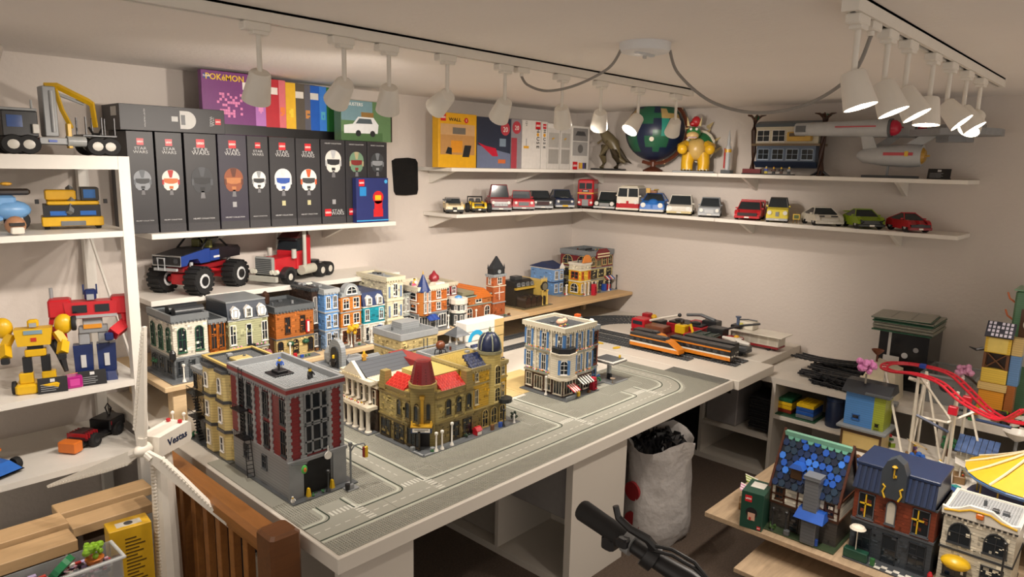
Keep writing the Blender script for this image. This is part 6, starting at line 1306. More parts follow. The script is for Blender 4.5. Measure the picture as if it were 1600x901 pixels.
ob('stand_post', G().cyl((.015, (h0+h1)/2, .01), (.015, (h0+h1)/2, hc[2]-.05), .006, n=8), P('#8b8f92'), t); ob('stand_foot', G().pr([(-.05, (h0+h1)/2+.10), (-.06, (h0+h1)/2-.16), (.06, (h0+h1)/2-.12), (.05, (h0+h1)/2+.08)], 'z', 0, .012), P('#161618'), t)
def plaque(label, p, rz, w=.09, h=.055, title=True):
    q = thing('name_plaque', label, 'plaque', p, rz); ob('board', G().box(-w/2, -.003, 0, w/2, .003, h).xf(Matrix.Rotation(R(-18), 4, 'X')), P('#131315'), q); ob('foot', G().box(-w/2, 0, 0, w/2, .028, .005), P('#131315'), q)
    for k in range(4): ob('print_line', G().box(-w*.4, -.0036, h*(.14+.13*k), w*(.1+.08*(k % 2)), -.0028, h*(.18+.13*k)).xf(Matrix.Rotation(R(-18), 4, 'X')), P('#8b8d90'), q)
    ob('emblem', G().box(-w*.08, -.0036, h*.7, w*.08, -.0028, h*.9).xf(Matrix.Rotation(R(-18), 4, 'X')), P('#c9c9c9'), q); return q
plaque('black name plaque beside the spaceship stand', (3.79, up(1468, 3.79), U0), RZL, uw(36, 1468), .05)
# ------------------------------------------------------------ trucks on the middle left shelf
p0 = ZP(262, 452, ZT); T0 = ZT+.0003
t = thing('monster_truck', 'blue and black pickup monster truck with huge tyres and red axles', 'toy truck', (YP(268, 440, 2.95).x, 2.95, T0), R(-62)); t.scale = (1.08,)*3
def big_wheel(par, x, y, r, wd):
    o = wheel(par, x, y, r, wd, '#c9cbcc'); g = G(); n = 16
    for k in range(n):
        a = 2*math.pi*k/n; g.add([v for v in G().box(-wd*.5, -.006, r*.97, wd*.5, .006, r*1.06).xf(Matrix.Rotation(a, 4, 'X')).v], [(0, 3, 2, 1), (4, 5, 6, 7), (0, 1, 5, 4), (1, 2, 6, 5), (2, 3, 7, 6), (3, 0, 4, 7)])
    ob('tread', g, RUBBER, o, kind='stuff'); ob('hub_cap', G().cyl((-wd*.56, 0, 0), (wd*.56, 0, 0), r*.34, n=14), BLACK, o); return o
mr = .054
for sx in (-1, 1):
    for y in (.05, .27): big_wheel(t, sx*.082, y, mr, .055)
for y in (.05, .27):
    ob('axle', G().cyl((-.06, y, mr), (.06, y, mr), .012, n=8), P('#b82028'), t); ob('differential', G().rb(-.03, y-.02, mr-.018, .03, y+.02, mr+.025, .003), P('#b82028'), t)
    for sx in (-1, 1): ob('shock_absorber', G().cyl((sx*.04, y+.01, mr), (sx*.035, y+.02, .12), .007, n=8), P('#a9acae'), t); ob('suspension_arm', G().tube([(sx*.03, y, mr+.005), (sx*.025, .16, .085)], .006, 6), P('#b82028'), t)
ob('chassis', G().rb(-.04, .02, .085, .04, .30, .105, .003), P('#8a1c22'), t)
BLU = P('#1f3c86')
ob('front_body', G().pr([(-.015, .115), (-.015, .152), (.12, .168), (.145, .168), (.145, .115), (.09, .115), (.075, .135), (.03, .135), (.015, .115)], 'x', -.062, .062), BLU, t); ob('hood', G().pr([(-.012, .1525), (-.012, .155), (.118, .171), (.118, .168)], 'x', -.058, .058), BLACK, t)
ob('rear_body', G().pr([(.145, .115), (.145, .168), (.32, .165), (.335, .15), (.33, .12), (.24, .12)], 'x', -.062, .062), P('#15151a'), t); ob('side_panel', G().box(-.0632, .145, .118, .0632, .20, .160), BLU, t)
for sx in (-1, 1): ob('roof_pillar', G().tube([(sx*.056, .105, .168), (sx*.05, .15, .208), (sx*.05, .21, .208), (sx*.055, .26, .166)], .004, 6), BLACK, t); ob('seat', G().rb(sx*.027-.018, .17, .165, sx*.027+.018, .185, .198, .003), P('#6a6a34'), t); ob('side_stripe', G().box(sx*.0634-.0008, .165, .128, sx*.0634+.0008, .2, .136), P('#d8d8d8'), t)
ob('roof', G().rb(-.05, .145, .2055, .05, .215, .2115, .002), BLACK, t)
ob('front_grille', G().box(-.058, -.02, .12, .058, -.012, .15), BLACK, t); ob('chrome_frame', G().tube([(-.062, -.018, .117), (-.062, -.018, .153), (.062, -.018, .153), (.062, -.018, .117)], .0032, 6, True), CHROME, t); ob('bull_bar', G().tube([(-.03, -.03, .10), (-.03, -.03, .145), (.0, -.03, .145), (.0, -.03, .10)], .004, 6, True).box(-.05, -.03, .098, .05, -.02, .108), P('#a9acae'), t)
for sx in (-1, 1): ob('headlight', G().cyl((sx*.042, -.022, .135), (sx*.042, -.015, .135), .010, n=12), P('#3a3d42', .2), t)
# red semi truck
t = thing('semi_truck', 'red and black semi truck with big grey grille and exhaust stack', 'toy truck', (YP(416, 432, 2.925).x, 2.925, T0), R(-66)); t.scale = (1.28,)*3; RD = P('#b8202a')
ob('chassis', G().rb(-.035, .02, .03, .035, .33, .048, .003), P('#2a2c2f'), t)
for y, d2_ in ((.055, 0), (.245, 1), (.295, 1)):
    for sx in (-1, 1): wheel(t, sx*.05, y, .027, .024 if not d2_ else .034, '#c9c6bc')
ob('hood', G().rb(-.04, .0, .045, .04, .12, .095, .003), RD, t); ob('fender', G().pr(arc(.055, .027, .036, 0, 180, 10), 'x', -.062, -.038), P('#26282a'), t); ob('fender', G().pr(arc(.055, .027, .036, 0, 180, 10), 'x', .038, .062), P('#26282a'), t)
ob('radiator', G().rb(-.038, -.012, .04, .038, .002, .102, .003), P('#8f928f'), t)
g = G()
for k in range(8): g.box(-.032, -.0135, .046+k*.0066, .032, -.0115, .0492+k*.0066)
ob('grille_bar', g, P('#3d4043'), t, kind='stuff')
ob('bumper', G().rb(-.058, -.022, .016, .058, -.008, .036, .002), P('#a9a99f'), t)
for sx in (-1, 1):
    ob('headlight', G().cyl((sx*.048, -.014, .05), (sx*.048, .0, .05), .009, n=10).cyl((sx*.034, -.016, .05), (sx*.034, .0, .05), .008, n=10), P('#d8d6c8', .2), t); ob('exhaust_stack', G().cyl((sx*.058, .145, .05), (sx*.058, .145, .19), .007, n=10), P('#b5b5ac'), t, smooth=True); ob('fuel_tank', G().cyl((sx*.055, .125, .042), (sx*.055, .2, .042), .018, n=12), P('#b9b7a8'), t, smooth=True); ob('air_filter', G().cyl((sx*.052, .09, .09), (sx*.052, .09, .122), .009, n=10), P('#b5b5ac'), t, smooth=True)
    ob('cab_door', G().box(sx*.0455-.0008, .13, .055, sx*.0455+.0008, .165, .1), P('#a01b24'), t)
ob('cab', G().rb(-.045, .118, .045, .045, .175, .112, .003), RD, t); ob('cab_window', G().tp(-.044, .12, .112, .044, .172, .148, .004, None, .008, 0), GLASS, t); ob('cab_roof', G().rb(-.043, .118, .148, .043, .175, .158, .003), P('#1b1b1e'), t); ob('sleeper', G().rb(-.043, .176, .048, .043, .205, .165, .003), RD, t); ob('wind_deflector', G().tp(-.04, .125, .158, .04, .2, .188, .006, None, .04, .002), P('#4a1a1e'), t)
ob('fifth_wheel', G().cyl((0, .27, .05), (0, .27, .06), .028, n=14), BLACK, t)
# ------------------------------------------------------------ things on the shelving unit
UYM = 2.86
# crane truck on top (faces left along -x)
tz = TOPZ+.0003; cx1 = YP(185, 230, UYM).x
t = thing('crane_truck', 'black flatbed crane truck with yellow folding crane on top of the shelving', 'toy truck', (cx1-.03, UYM-.06, tz), 0); t.scale = (.85, .85, .76)
for x in (-.03, -.095, -.42, -.49):
    for y in (0, .13): o = wheel(t, x, y, .042, .036, '#c9c6bc'); o.rotation_euler = (0, 0, R(90))
ob('chassis', G().rb(-.52, .03, .045, .0, .10, .075, .003), P('#232528'), t); ob('red_frame', G().box(-.4, .0, .05, -.16, .004, .07).box(-.4, .126, .05, -.16, .13, .07), P('#b8202a'), t); ob('side_skirt', G().rb(-.37, -.014, .046, -.23, .0, .075, .002), P('#8d9092'), t); ob('blue_light', G().rb(-.33, -.018, .055, -.29, -.013, .065, .001), P('#2a50b0'), t)
ob('air_tank', G().cyl((-.24, .0, .062), (-.15, .0, .062), .024, n=14), P('#a3a6a6'), t, smooth=True)
ob('cab', G().rb(-.53, -.01, .075, -.37, .14, .185, .004), BLACK, t); ob('cab_window', G().box(-.51, -.0115, .115, -.44, -.009, .165), P('#2b4a86', .1), t); ob('cab_roof', G().rb(-.54, -.012, .185, -.37, .142, .197, .003), P('#8d9092'), t); ob('exhaust', G().cyl((-.385, .02, .19), (-.385, .02, .235), .006, n=8), P('#a9acae'), t)
ob('white_box', G().rb(-.40, -.025, .09, -.37, -.01, .13, .002), P('#c9c6be'), t)
ob('flatbed', G().rb(-.16, .0, .085, .015, .13, .095, .002), P('#2a2c2f'), t)
for x in (-.14, -.06, .005):
    for y in (.004, .126): ob('stanchion', G().tube([(x, y, .095), (x, y, .175)], .005, 6), P('#2a2c2f'), t)
YC = P('#d8ac1c')
ob('crane_column', G().rb(-.33, .02, .08, -.265, .09, .30, .004), P('#8d9092'), t); ob('crane_ram', G().cyl((-.29, .02, .1), (-.29, .02, .28), .011, n=10), P('#a9acae'), t, smooth=True); ob('crane_leg', G().rb(-.235, -.01, .03, -.215, .02, .14, .002), YC, t)
ob('crane_boom', G().tube([(-.31, .045, .30), (-.25, .045, .305), (-.10, .045, .245), (-.085, .045, .235)], .015, 4), YC, t); ob('crane_jib', G().tube([(-.085, .045, .245), (-.08, .045, .19), (-.075, .045, .13)], .014, 4), YC, t); ob('crane_strut', G().tube([(-.265, .03, .29), (-.24, .03, .2), (-.20, .03, .12)], .012, 4), YC, t); ob('cylinder', G().cyl((-.24, .06, .27), (-.12, .06, .235), .008, n=8), P('#a9acae'), t)
ob('grab', G().tube([(-.11, .045, .13), (-.09, .045, .10), (-.06, .045, .10), (-.04, .045, .13)], .006, 6), BLACK, t)
for ch in t.children:
    if ch.name.startswith('wheel'): ch.location.x *= .74
    else:
        for v in ch.data.vertices: v.co.x *= .74
# scooter
sx0 = YP(40, 340, 2.80); t = thing('scooter', 'light blue brick motor scooter cut by the left picture edge', 'toy scooter', (sx0.x-.085, 2.76, Z2+.0003)); t.scale = (1.05,)*3; LB = P('#6f9fd0')
for x in (-.15, .06): o = wheel(t, x, .05, .035, .024, '#c9cbcc'); o.rotation_euler = (0, 0, R(90))
ob('leg_shield', G().tp(-.10, .02, .04, -.06, .09, .21, .02, -.02, .004), LB, t); ob('floor_board', G().rb(-.10, .025, .035, .02, .085, .05, .004), LB, t); ob('rear_cowl', G().sph((.045, .05, .068), .042, 12, 8, (1.35, .85, .75)).rb(-.03, .03, .05, .06, .07, .115, .008), LB, t, smooth=True); ob('seat', G().rb(-.01, .03, .115, .10, .07, .135, .006), P('#2a221e'), t); ob('steering_head', G().tube([(-.10, .055, .2), (-.115, .055, .25)], .016, 8), LB, t); ob('handlebar', G().tube([(-.115, .02, .25), (-.10, .055, .262), (-.06, .09, .25)], .008, 8), P('#6f86a0'), t); ob('head_lamp', G().cyl((-.14, .055, .245), (-.12, .055, .25), .018, n=12), CHROME, t); ob('front_mudguard', G().sph((-.15, .05, .055), .042, 10, 8, (1, .5, .7)), LB, t, smooth=True); ob('flower', G().sph((.04, .05, .15), .012, 8, 5, (1.4, 1, .5)), P('#d8a02a'), t)
# small yellow crane truck
c_ = YP(117, 368, 2.78); t = thing('mobile_crane', 'yellow and black mobile crane seen from the front on the second shelf', 'toy truck', (c_.x, 2.78, Z2+.0003), R(-12)); wd = px2m(82, c_)
ob('front_body', G().rb(-wd/2, 0, .012, wd/2, .12, .045, .003), P('#d8a81c'), t); ob('front_panel', G().box(-wd*.46, -.001, .045, wd*.46, .12, .085), BLACK, t); ob('windscreen', G().box(-wd*.36, -.002, .05, -wd*.1, .002, .065), P('#2a62b0', .1), t); ob('windscreen', G().box(wd*.12, -.002, .05, wd*.38, .002, .065), P('#2a62b0', .1), t); ob('yellow_roof', G().rb(-wd*.4, .005, .085, wd*.45, .12, .098, .003), P('#d8a81c'), t)
ob('crane_cab', G().rb(wd*.15, .02, .098, wd*.46, .10, .145, .003), P('#2a2620'), t); ob('cab_glass', G().box(wd*.2, .018, .108, wd*.4, .021, .138), P('#2f5f9a', .1), t); ob('boom', G().tube([(-wd*.05, -.01, .06), (-.0, .03, .10), (.0, .12, .14)], .012, 4), P('#6f7274'), t); ob('yellow_boom', G().rb(-wd*.42, .03, .10, wd*.08, .11, .135, .004), P('#c99a1c'), t); ob('front_plate', G().box(-wd*.2, -.0025, .014, wd*.2, .0, .03), P('#6f7274'), t)
for s in (-1, 1):
    ob('mirror', G().rb(s*wd*.55-.006, .0, .09, s*wd*.55+.006, .01, .105, .001), BLACK, t)
    for y in (.03, .1): wheel(t, s*wd*.42, y, .018, .016)
t = thing('helmet_model', 'small copper and white brick mask on the second shelf', 'toy', (YP(27, 368, 2.68).x, 2.69, Z2+.0003)); ob('shell', G().sph((0, 0, .03), .03, 12, 8, (1, .8, 1)), P('#a87a5a'), t, smooth=True); ob('face', G().rb(-.018, -.03, .004, .018, -.01, .026, .003), P('#ddd6ca'), t); ob('visor', G().box(-.02, -.029, .03, .02, -.015, .04), P('#2a2420'), t)
# robots
def limb(t, nm, pts, r, col): return ob(nm, G().tube(pts, r, 4), P(col), t)
rp = ZP(62, 590, Z3); t = thing('yellow_robot', 'yellow brick robot with car wheels on its shoulders', 'toy robot', (YP(60, 592, 2.72).x, 2.72, Z3+.0003), R(-18)); Y_ = '#d8ac1a'
for s in (-1, 1):
    ob('foot', G().rb(s*.032-.032, -.03, .0, s*.032+.032, .05, .035, .006), P(Y_), t); ob('shin', G().rb(s*.032-.02, -.012, .034, s*.032+.02, .02, .07, .003), P(Y_), t); ob('thigh', G().rb(s*.026-.013, -.008, .07, s*.026+.013, .016, .125, .002), P('#232528'), t)
    o = wheel(t, s*.068, .0, .022, .012, '#c9cbcc'); limb(t, 'upper_arm', [(s*.062, 0, .205), (s*.082, -.005, .165)], .016, Y_); limb(t, 'forearm', [(s*.082, -.005, .165), (s*.078, -.04, .135)], .018, Y_); ob('hand', G().rb(s*.078-.012, -.062, .118, s*.078+.012, -.04, .138, .003), P('#232528'), t)
    ob('shoulder', G().sph((s*.085, .012, .225), .032, 12, 8, (.9, .8, 1.1)), P(Y_), t, smooth=True); o = wheel(t, s*.115, .012, .026, .014, '#c9cbcc'); o.location.z = .225
ob('hip', G().rb(-.03, -.014, .125, .03, .02, .15, .003), P(Y_), t); ob('waist', G().rb(-.022, -.01, .148, .022, .016, .166, .002), P('#2a2c2f'), t); ob('chest', G().tp(-.046, -.026, .166, .046, .026, .222, -.008, None, .002), P(Y_), t); ob('chest_window', G().box(-.026, -.0275, .205, .026, -.024, .218), P('#7f9aa8', .1), t); ob('chest_badge', G().box(-.008, -.0272, .18, .008, -.0245, .193), P('#b83a24'), t)
ob('head', G().rb(-.016, -.012, .224, .016, .014, .25, .005), P(Y_), t); ob('face', G().box(-.010, -.0135, .226, .010, -.011, .240), P('#9aa0a4'), t)
t = thing('red_blue_robot', 'tall red and dark blue brick robot with a black blaster', 'toy robot', (YP(152, 588, 2.75).x, 2.75, Z3+.0003), R(-18)); NV = '#1c2c5c'; RDD = '#b81f28'
for s in (-1, 1):
    ob('foot', G().tp(s*.036-.03, -.045, .0, s*.036+.03, .035, .03, .006, None, .012, .0), P(NV), t); ob('shin', G().tp(s*.036-.028, -.018, .03, s*.036+.028, .03, .13, -.002, None, .004), P(NV), t); ob('shin_vent', G().box(s*.036-.008, -.021, .05, s*.036+.008, -.012, .095), P('#c9cbcc'), t); ob('thigh', G().rb(s*.03-.017, -.012, .13, s*.03+.017, .02, .175, .003), P('#9a9da0'), t)
    limb(t, 'upper_arm', [(s*.098, 0, .265), (s*.106, -.004, .21)], .027, RDD); ob('shoulder', G().rb(s*.094-.034, -.03, .235, s*.094+.034, .035, .30, .006), P(RDD), t); ob('smoke_stack', G().cyl((s*.118, .022, .27), (s*.118, .022, .335), .006, n=8), P('#8d9092'), t)
    if s > 0: limb(t, 'forearm', [(.108, -.004, .20), (.06, -.05, .17)], .026, RDD); ob('hand', G().rb(.035, -.068, .15, .062, -.042, .178, .004), P(NV), t)
    else: limb(t, 'forearm', [(-.106, -.004, .20), (-.102, -.03, .15)], .025, RDD); ob('hand', G().rb(-.118, -.05, .125, -.088, -.022, .152, .004), P(NV), t)
ob('blaster', G().tube([(-.115, -.03, .155), (-.10, -.06, .12), (-.085, -.085, .06)], [.02, .015, .007], 8), P('#1b1c1f'), t); ob('hip', G().rb(-.045, -.018, .172, .045, .026, .195, .003), P('#8d9092'), t); ob('belt_plate', G().box(-.028, -.022, .19, .028, -.016, .205), P('#d8902a'), t); ob('waist', G().rb(-.03, -.018, .193, .03, .022, .232, .003), P('#a3a6a8'), t)
ob('chest', G().tp(-.075, -.036, .23, .075, .03, .288, -.006, None, .004), P(RDD), t)
for s in (-1, 1): ob('chest_window', G().box(s*.034-.022, -.038, .252, s*.034+.022, -.032, .278), P('#1d2126', .1), t)
ob('chest_bar', G().box(-.078, -.038, .232, .078, -.03, .242), P('#a3a6a8'), t); ob('head', G().rb(-.018, -.016, .29, .018, .016, .328, .005), P(NV), t); ob('face', G().box(-.011, -.018, .292, .011, -.015, .312), P('#9aa0a4'), t)
for s in (-1, 1): ob('antenna', G().box(s*.02-.0025, -.004, .31, s*.02+.0025, .004, .345), P(NV), t)
pq = ZP(84, 612, Z3); plaque('black name plaque in front of the yellow robot', (YP(84, 605, 2.665).x, 2.675, Z3+.0003), R(-14), .085, .052); plaque('black name plaque in front of the red robot', (YP(146, 592, 2.668).x, 2.676, Z3+.0003), R(-12), .085, .052)
c_ = YP(115, 597, 2.69); o = tag(ob('crystal_cube', G().rb(-.024, 0, 0, .024, .045, .042, .003), M('#a8287a', .15), loc=(c_.x, 2.675, Z3+.0003), rot=(0, 0, R(-8))), 'magenta translucent cube between the two plaques', 'cube'); ob('glow_core', G().rb(-.016, -.001, .008, .016, .02, .034, .002), M('#c84a98', .2), o)
t = thing('orange_flame_piece', 'orange curved piece lying behind the magenta cube', 'toy piece', (YP(115, 588, 2.73).x, 2.735, Z3+.0003)); ob('blade', G().tube([(-.04, 0, .022), (-.01, .005, .03), (.03, 0, .035)], [.006, .008, .004], 6).tube([(-.035, .005, .008), (.01, .01, .012), (.035, .0, .02)], [.007, .008, .004], 6), P('#d8782a'), t, smooth=True)
# lower shelf vehicles
c_ = YP(115, 712, 2.76); t = thing('black_hotrod', 'black and red toy racer with orange front on the lower shelf', 'toy car', (c_.x, 2.79, Z4+.0003), R(-55))
ob('chassis', G().rb(-.03, .0, .014, .03, .24, .034, .003), BLACK, t); ob('front_block', G().rb(-.036, -.02, .004, .036, .02, .045, .004), P('#d8742a'), t); ob('red_fins', G().tp(-.04, .03, .034, .04, .1, .062, .02, None, .01), P('#3a1216'), t); ob('engine', G().rb(-.045, .15, .03, .045, .235, .07, .004), P('#17171a'), t); ob('red_trim', G().box(-.046, .155, .05, .046, .158, .066), P('#a82028'), t); ob('hoop', G().tube([(0, .2, .068), (-.012, .2, .1), (.0, .2, .118), (.014, .2, .1), (.004, .2, .068)], .003, 6), BLACK, t)
for k in range(5): ob('red_blade', G().box(-.041, .034+k*.013, .04, .041, .037+k*.013, .058), P('#a82028'), t)
for s in (-1, 1):
    for y in (.07, .19): wheel(t, s*.042, y, .026, .022, '#2a2c2f')
c_ = YP(14, 735, 2.74); t = thing('blue_orange_racer', 'blue orange and black toy racer at the left picture edge', 'toy car', (c_.x-.02, 2.72, Z4+.0003), R(25))
ob('hull', G().tp(-.06, -.02, .01, .06, .18, .04, .02, None, .04, .0), BLACK, t); ob('blue_nose', G().tp(-.045, -.03, .02, .045, .06, .05, .02, None, .03, .0), P('#2266c0'), t); ob('orange_wing', G().rb(-.055, .08, .055, .06, .12, .068, .003), P('#d8742a'), t); ob('black_wing', G().rb(-.07, .12, .06, .07, .16, .072, .003), BLACK, t)
for s in (-1, 1):
    for y in (.02, .14): wheel(t, s*.06, y, .022, .02, '#2a2c2f')
# ------------------------------------------------------------ third desk top, rails and trains
tag(ob('desk_top', G().rb(0, 0, -.044, XW-X3-.004, YW-1.45-.005, 0, .002), TOPW, loc=(X3, 1.45, DESK)), 'white desk top in the corner under the rails and the white wagon', 'desk')
RAIL = M('#4c4f52', .42); RAILD = M('#26272a', .45)
def rail(label, pts, z, mat=None, sleeper=.008, gauge=.04, sw=.064):
    mat = mat or RAIL; o = Vector((pts[0][0], pts[0][1], z)); t = thing('toy_rail', label, 'toy rail', o)
    P2 = [Vector((p[0]-o.x, p[1]-o.y)) for p in pts]
    def side(k):
        out = []
        for i, p in enumerate(P2):
            tg = (P2[min(i+1, len(P2)-1)]-P2[max(i-1, 0)]).normalized(); out.append((p.x-tg.y*k, p.y+tg.x*k, 0))
        return out
    for k in (-gauge/2, gauge/2): ob('rail_bar', G().tube([(a, b, .007) for a, b, _ in side(k)], .0026, 4), mat, t)
    if mat is RAILD:
        lo, hi = side(-.026), side(.026); m = len(lo); ob('rail_bed', G().add([(a, b, .0008) for a, b, _ in lo+hi]+[(a, b, .0042) for a, b, _ in lo+hi], [(2*m+i, 2*m+i+1, 3*m+i+1, 3*m+i) for i in range(m-1)]+[(i, 2*m+i, 2*m+i+1, i+1) for i in range(m-1)]+[(m+i+1, 3*m+i+1, 3*m+i, m+i) for i in range(m-1)]), mat, t)
    g = G(); L = 0
    for i in range(len(P2)-1):
        d = P2[i+1]-P2[i]; n = max(1, int(d.length/.018)); tg = d.normalized()
        for q in range(n):
            c = P2[i]+d*((q+.5)/n); a = Vector((-tg.y, tg.x))*sw/2; b = tg*.0062
            vs = [(c+sx*a+sy*b) for sx, sy in ((-1, -1), (1, -1), (1, 1), (-1, 1))]
            g.add([(v.x, v.y, 0) for v in vs]+[(v.x, v.y, .0055) for v in vs], [(4, 5, 6, 7), (0, 1, 5, 4), (1, 2, 6, 5), (2, 3, 7, 6), (3, 0, 4, 7)])
    ob('sleeper_row', g, mat, t, kind='stuff'); return t
RT = DESK+.0004
rail('grey rail under the orange locomotive running along the desk', [(3.225, 1.72), (3.225, 2.9)], RT)
rail('grey rail under the second orange coaches', [(3.31, 1.50), (3.31, 2.9)], RT)
rail('grey rail under the black train row', [(3.40, 1.50), (3.40, 2.9)], RT)
for i in range(3):
    r = .34+i*.085
    rail('%s curved grey rail in the corner below the platform' % ('inner middle outer'.split()[i]), [(3.56+.0+r*math.sin(R(a))*.9-.05, 2.22+r*math.cos(R(a))*.95+.0) for a in range(-8, 76, 7)], RT)
rail('straight grey rail in the shade below the pine platform', [(2.1, 2.52), (3.05, 2.52)], RT)
rail('second straight grey rail in the shade below the pine platform', [(2.1, 2.68), (3.05, 2.68)], RT)
tag(ob('yellow_leaf_piece', G().lathe((0, 0, 0), [(.022, 0), (.024, .003), (.01, .006)], 10, 1.3, .7), P('#e0b81c'), loc=(3.14, 2.13, DESK+.0004)), 'flat yellow piece lying on the desk before the rails', 'toy piece')
tag(ob('yellow_leaf_piece', G().lathe((0, 0, 0), [(.02, 0), (.022, .003), (.008, .006)], 10, .7, 1.4), P('#e0b81c'), loc=(3.155, 2.26, DESK+.0004)), 'flat yellow piece further back beside the rails', 'toy piece')
OR_ = P('#d8801c'); WB = P('#e2ddd0'); TR = DESK+.0095
def coach(name, label, x, y0, y1, nose=False, h=.082, w=.056):
    t = thing(name, label, 'toy train', (x, y0, TR)); L = y1-y0
    if nose:
        def prof(z0, z1, f): return None
        q = .09
        for nm, c, za, zb in (('skirt', OR_, .012, .03), ('white_band', WB, .03, .039), ('window_band', BLACK, .039, .062), ('orange_band', OR_, .062, .069), ('roof', P('#26282a'), .069, h)):
            ins0, ins1 = .0 if za < .031 else (za-.03)/(h-.03)*q, .0 if zb < .031 else (zb-.03)/(h-.03)*q
            ob(nm, G().pr([(ins0, za), (L, za), (L, zb), (ins1, zb)], 'x', -w/2, w/2), c, t)
        ob('nose_plate', G().pr([(-.012, .012), (.0, .012), (.0, .032), (q*.8, .074), (q*.55, .07), (-.008, .034)], 'x', -w/2-.001, w/2+.001), OR_, t); ob('windscreen', G().tp(-w*.35, q*.72, .066, w*.35, q*1.2, .084, .004, None, .014, 0), GLASS, t)
    else:
        for nm, c, za, zb in (('skirt', OR_, .012, .03), ('white_band', WB, .03, .038), ('window_band', BLACK, .038, .06), ('orange_band', OR_, .06, .068), ('roof', P('#26282a'), .068, h)): ob(nm, G().box(-w/2, 0, za, w/2, L, zb), c, t)
        ob('end_wall', G().box(-w/2+.002, -.003, .014, w/2-.002, .001, h-.002), BLACK, t)
        ob('end_light', G().box(-w*.35, -.0045, .03, -w*.1, -.002, .038).box(w*.1, -.0045, .03, w*.35, -.002, .038), WB, t)
    for k in range(int(L/.04)): ob('side_window', G().box(-w/2-.0008, .03+k*.04, .043, -w/2+.001, .055+k*.04, .057), P('#2f343a', .1), t) if not nose or k > 2 else None
    for yb in (L*.18, L*.82):
        ob('bogie', G().rb(-w*.42, yb-.04, .001, w*.42, yb+.04, .014, .002), BLACK, t)
        for s in (-.022, .022): ob('wheel', G().cyl((-w*.46, yb+s, .009), (w*.46, yb+s, .009), .009, n=12), P('#1b1b1d'), t)
    return t
coach('locomotive', 'orange white and black streamlined locomotive at the front of the desk', 3.225, 1.79, 2.085, True)
coach('locomotive', 'second orange locomotive mostly hidden behind the front one', 3.31, 1.90, 2.12, True)
coach('train_coach', 'orange and black coach nearest the desk end', 3.31, 1.535, 1.885)
coach('train_coach', 'orange and black coach with white end light behind the nearest coach', 3.40, 1.56, 1.85)
t = thing('steam_engine', 'black steam engine at the end of the rearmost rail', 'toy train', (3.445, 1.55, TR)) if False else None
# pile of wagons behind the coaches
def wagon(label, x, y, l, w, body, load, z=DESK+.0004, sc=1.3):
    t = thing('toy_wagon', label, 'toy train', (x, y, z)); t.scale = (sc,)*3; ob('chassis', G().rb(-w/2, 0, .014, w/2, l, .026, .002), P(body), t)
    for yy in (l*.2, l*.8):
        for s in (-1, 1): ob('wheel', G().cyl((s*w*.30, yy, .010), (s*w*.46, yy, .010), .010, n=12), RUBBER, t)
    for nm, c, b in load: ob(nm, b, P(c), t)
    return t
wagon('red fire truck wagon with white telescopic boom behind the orange locomotive', 3.53, 2.05, .17, .07, '#8a1c22', [('cab', '#c0202c', G().rb(-.034, .10, .026, .034, .17, .075, .004)), ('cab_glass', '#26303a', G().box(-.035, .11, .05, .035, .16, .066)), ('body', '#7d4a34', G().rb(-.034, .0, .026, .034, .098, .056, .003)), ('white_boom', '#ddd8cc', G().tube([(0, .09, .07), (-.01, .02, .095), (-.012, -.06, .12)], .006, 6)), ('boom_tip', '#232528', G().sph((-.012, -.065, .122), .009, 8, 6))])
wagon('brown and yellow wagon loaded with a yellow digger', 3.53, 1.885, .12, .07, '#6a3a2a', [('digger', '#d8b01c', G().rb(-.02, .03, .04, .02, .08, .08, .004)), ('digger_arm', '#d8b01c', G().tube([(0, .04, .07), (-.02, .0, .09), (-.035, -.02, .06)], .006, 6)), ('red_load', '#c0203a', G().rb(-.034, .0, .026, .034, .028, .05, .003)), ('driver', '#2a221e', G().sph((0, .055, .092), .011, 8, 6))])
wagon('dark green container wagon behind the coaches', 3.52, 1.72, .12, .066, '#1d1f22', [('container', '#2a3a34', G().rb(-.033, .004, .026, .033, .116, .062, .003)), ('lid_ribs', '#3a4a44', G().box(-.03, .01, .062, .03, .02, .066).box(-.03, .05, .062, .03, .06, .066).box(-.03, .095, .062, .03, .105, .066))])
wagon('red wagon with black round hatches near the right wall', 3.635, 1.86, .18, .07, '#8a1c22', [('body', '#a8202a', G().rb(-.034, .0, .026, .034, .18, .066, .003)), ('black_deck', '#26282a', G().rb(-.03, .01, .066, .03, .17, .074, .002)), ('hatch', '#1b1b1d', G().lathe((0, .05, .074), [(.022, 0), (.022, .008), (.008, .012)], 12).lathe((0, .13, .074), [(.022, 0), (.022, .008), (.008, .012)], 12))])
wagon('black and red crane wagon beside the white wagon', 3.635, 1.62, .17, .07, '#1d1f22', [('deck', '#a8202a', G().rb(-.034, .02, .026, .034, .09, .046, .003)), ('engine', '#26282a', G().rb(-.03, .09, .026, .03, .165, .078, .003)), ('crane_arm', '#26282a', G().tube([(0, .09, .075), (.01, .03, .1), (.02, -.05, .12)], .005, 6)), ('yellow_fan', '#d8a01c', G().sph((-.02, .03, .05), .014, 8, 6))])
wagon('grey wagon with a white propeller aircraft on top', 3.525, 1.545, .13, .06, '#3a3d40', [('aircraft', '#d5d0c6', G().tube([(0, 0, .05), (0, .06, .054), (0, .12, .06)], [.008, .014, .006], 8)), ('wing', '#d5d0c6', G().rb(-.05, .05, .056, .05, .072, .06, .002)), ('bed', '#55595c', G().rb(-.028, .0, .026, .028, .13, .04, .002))])
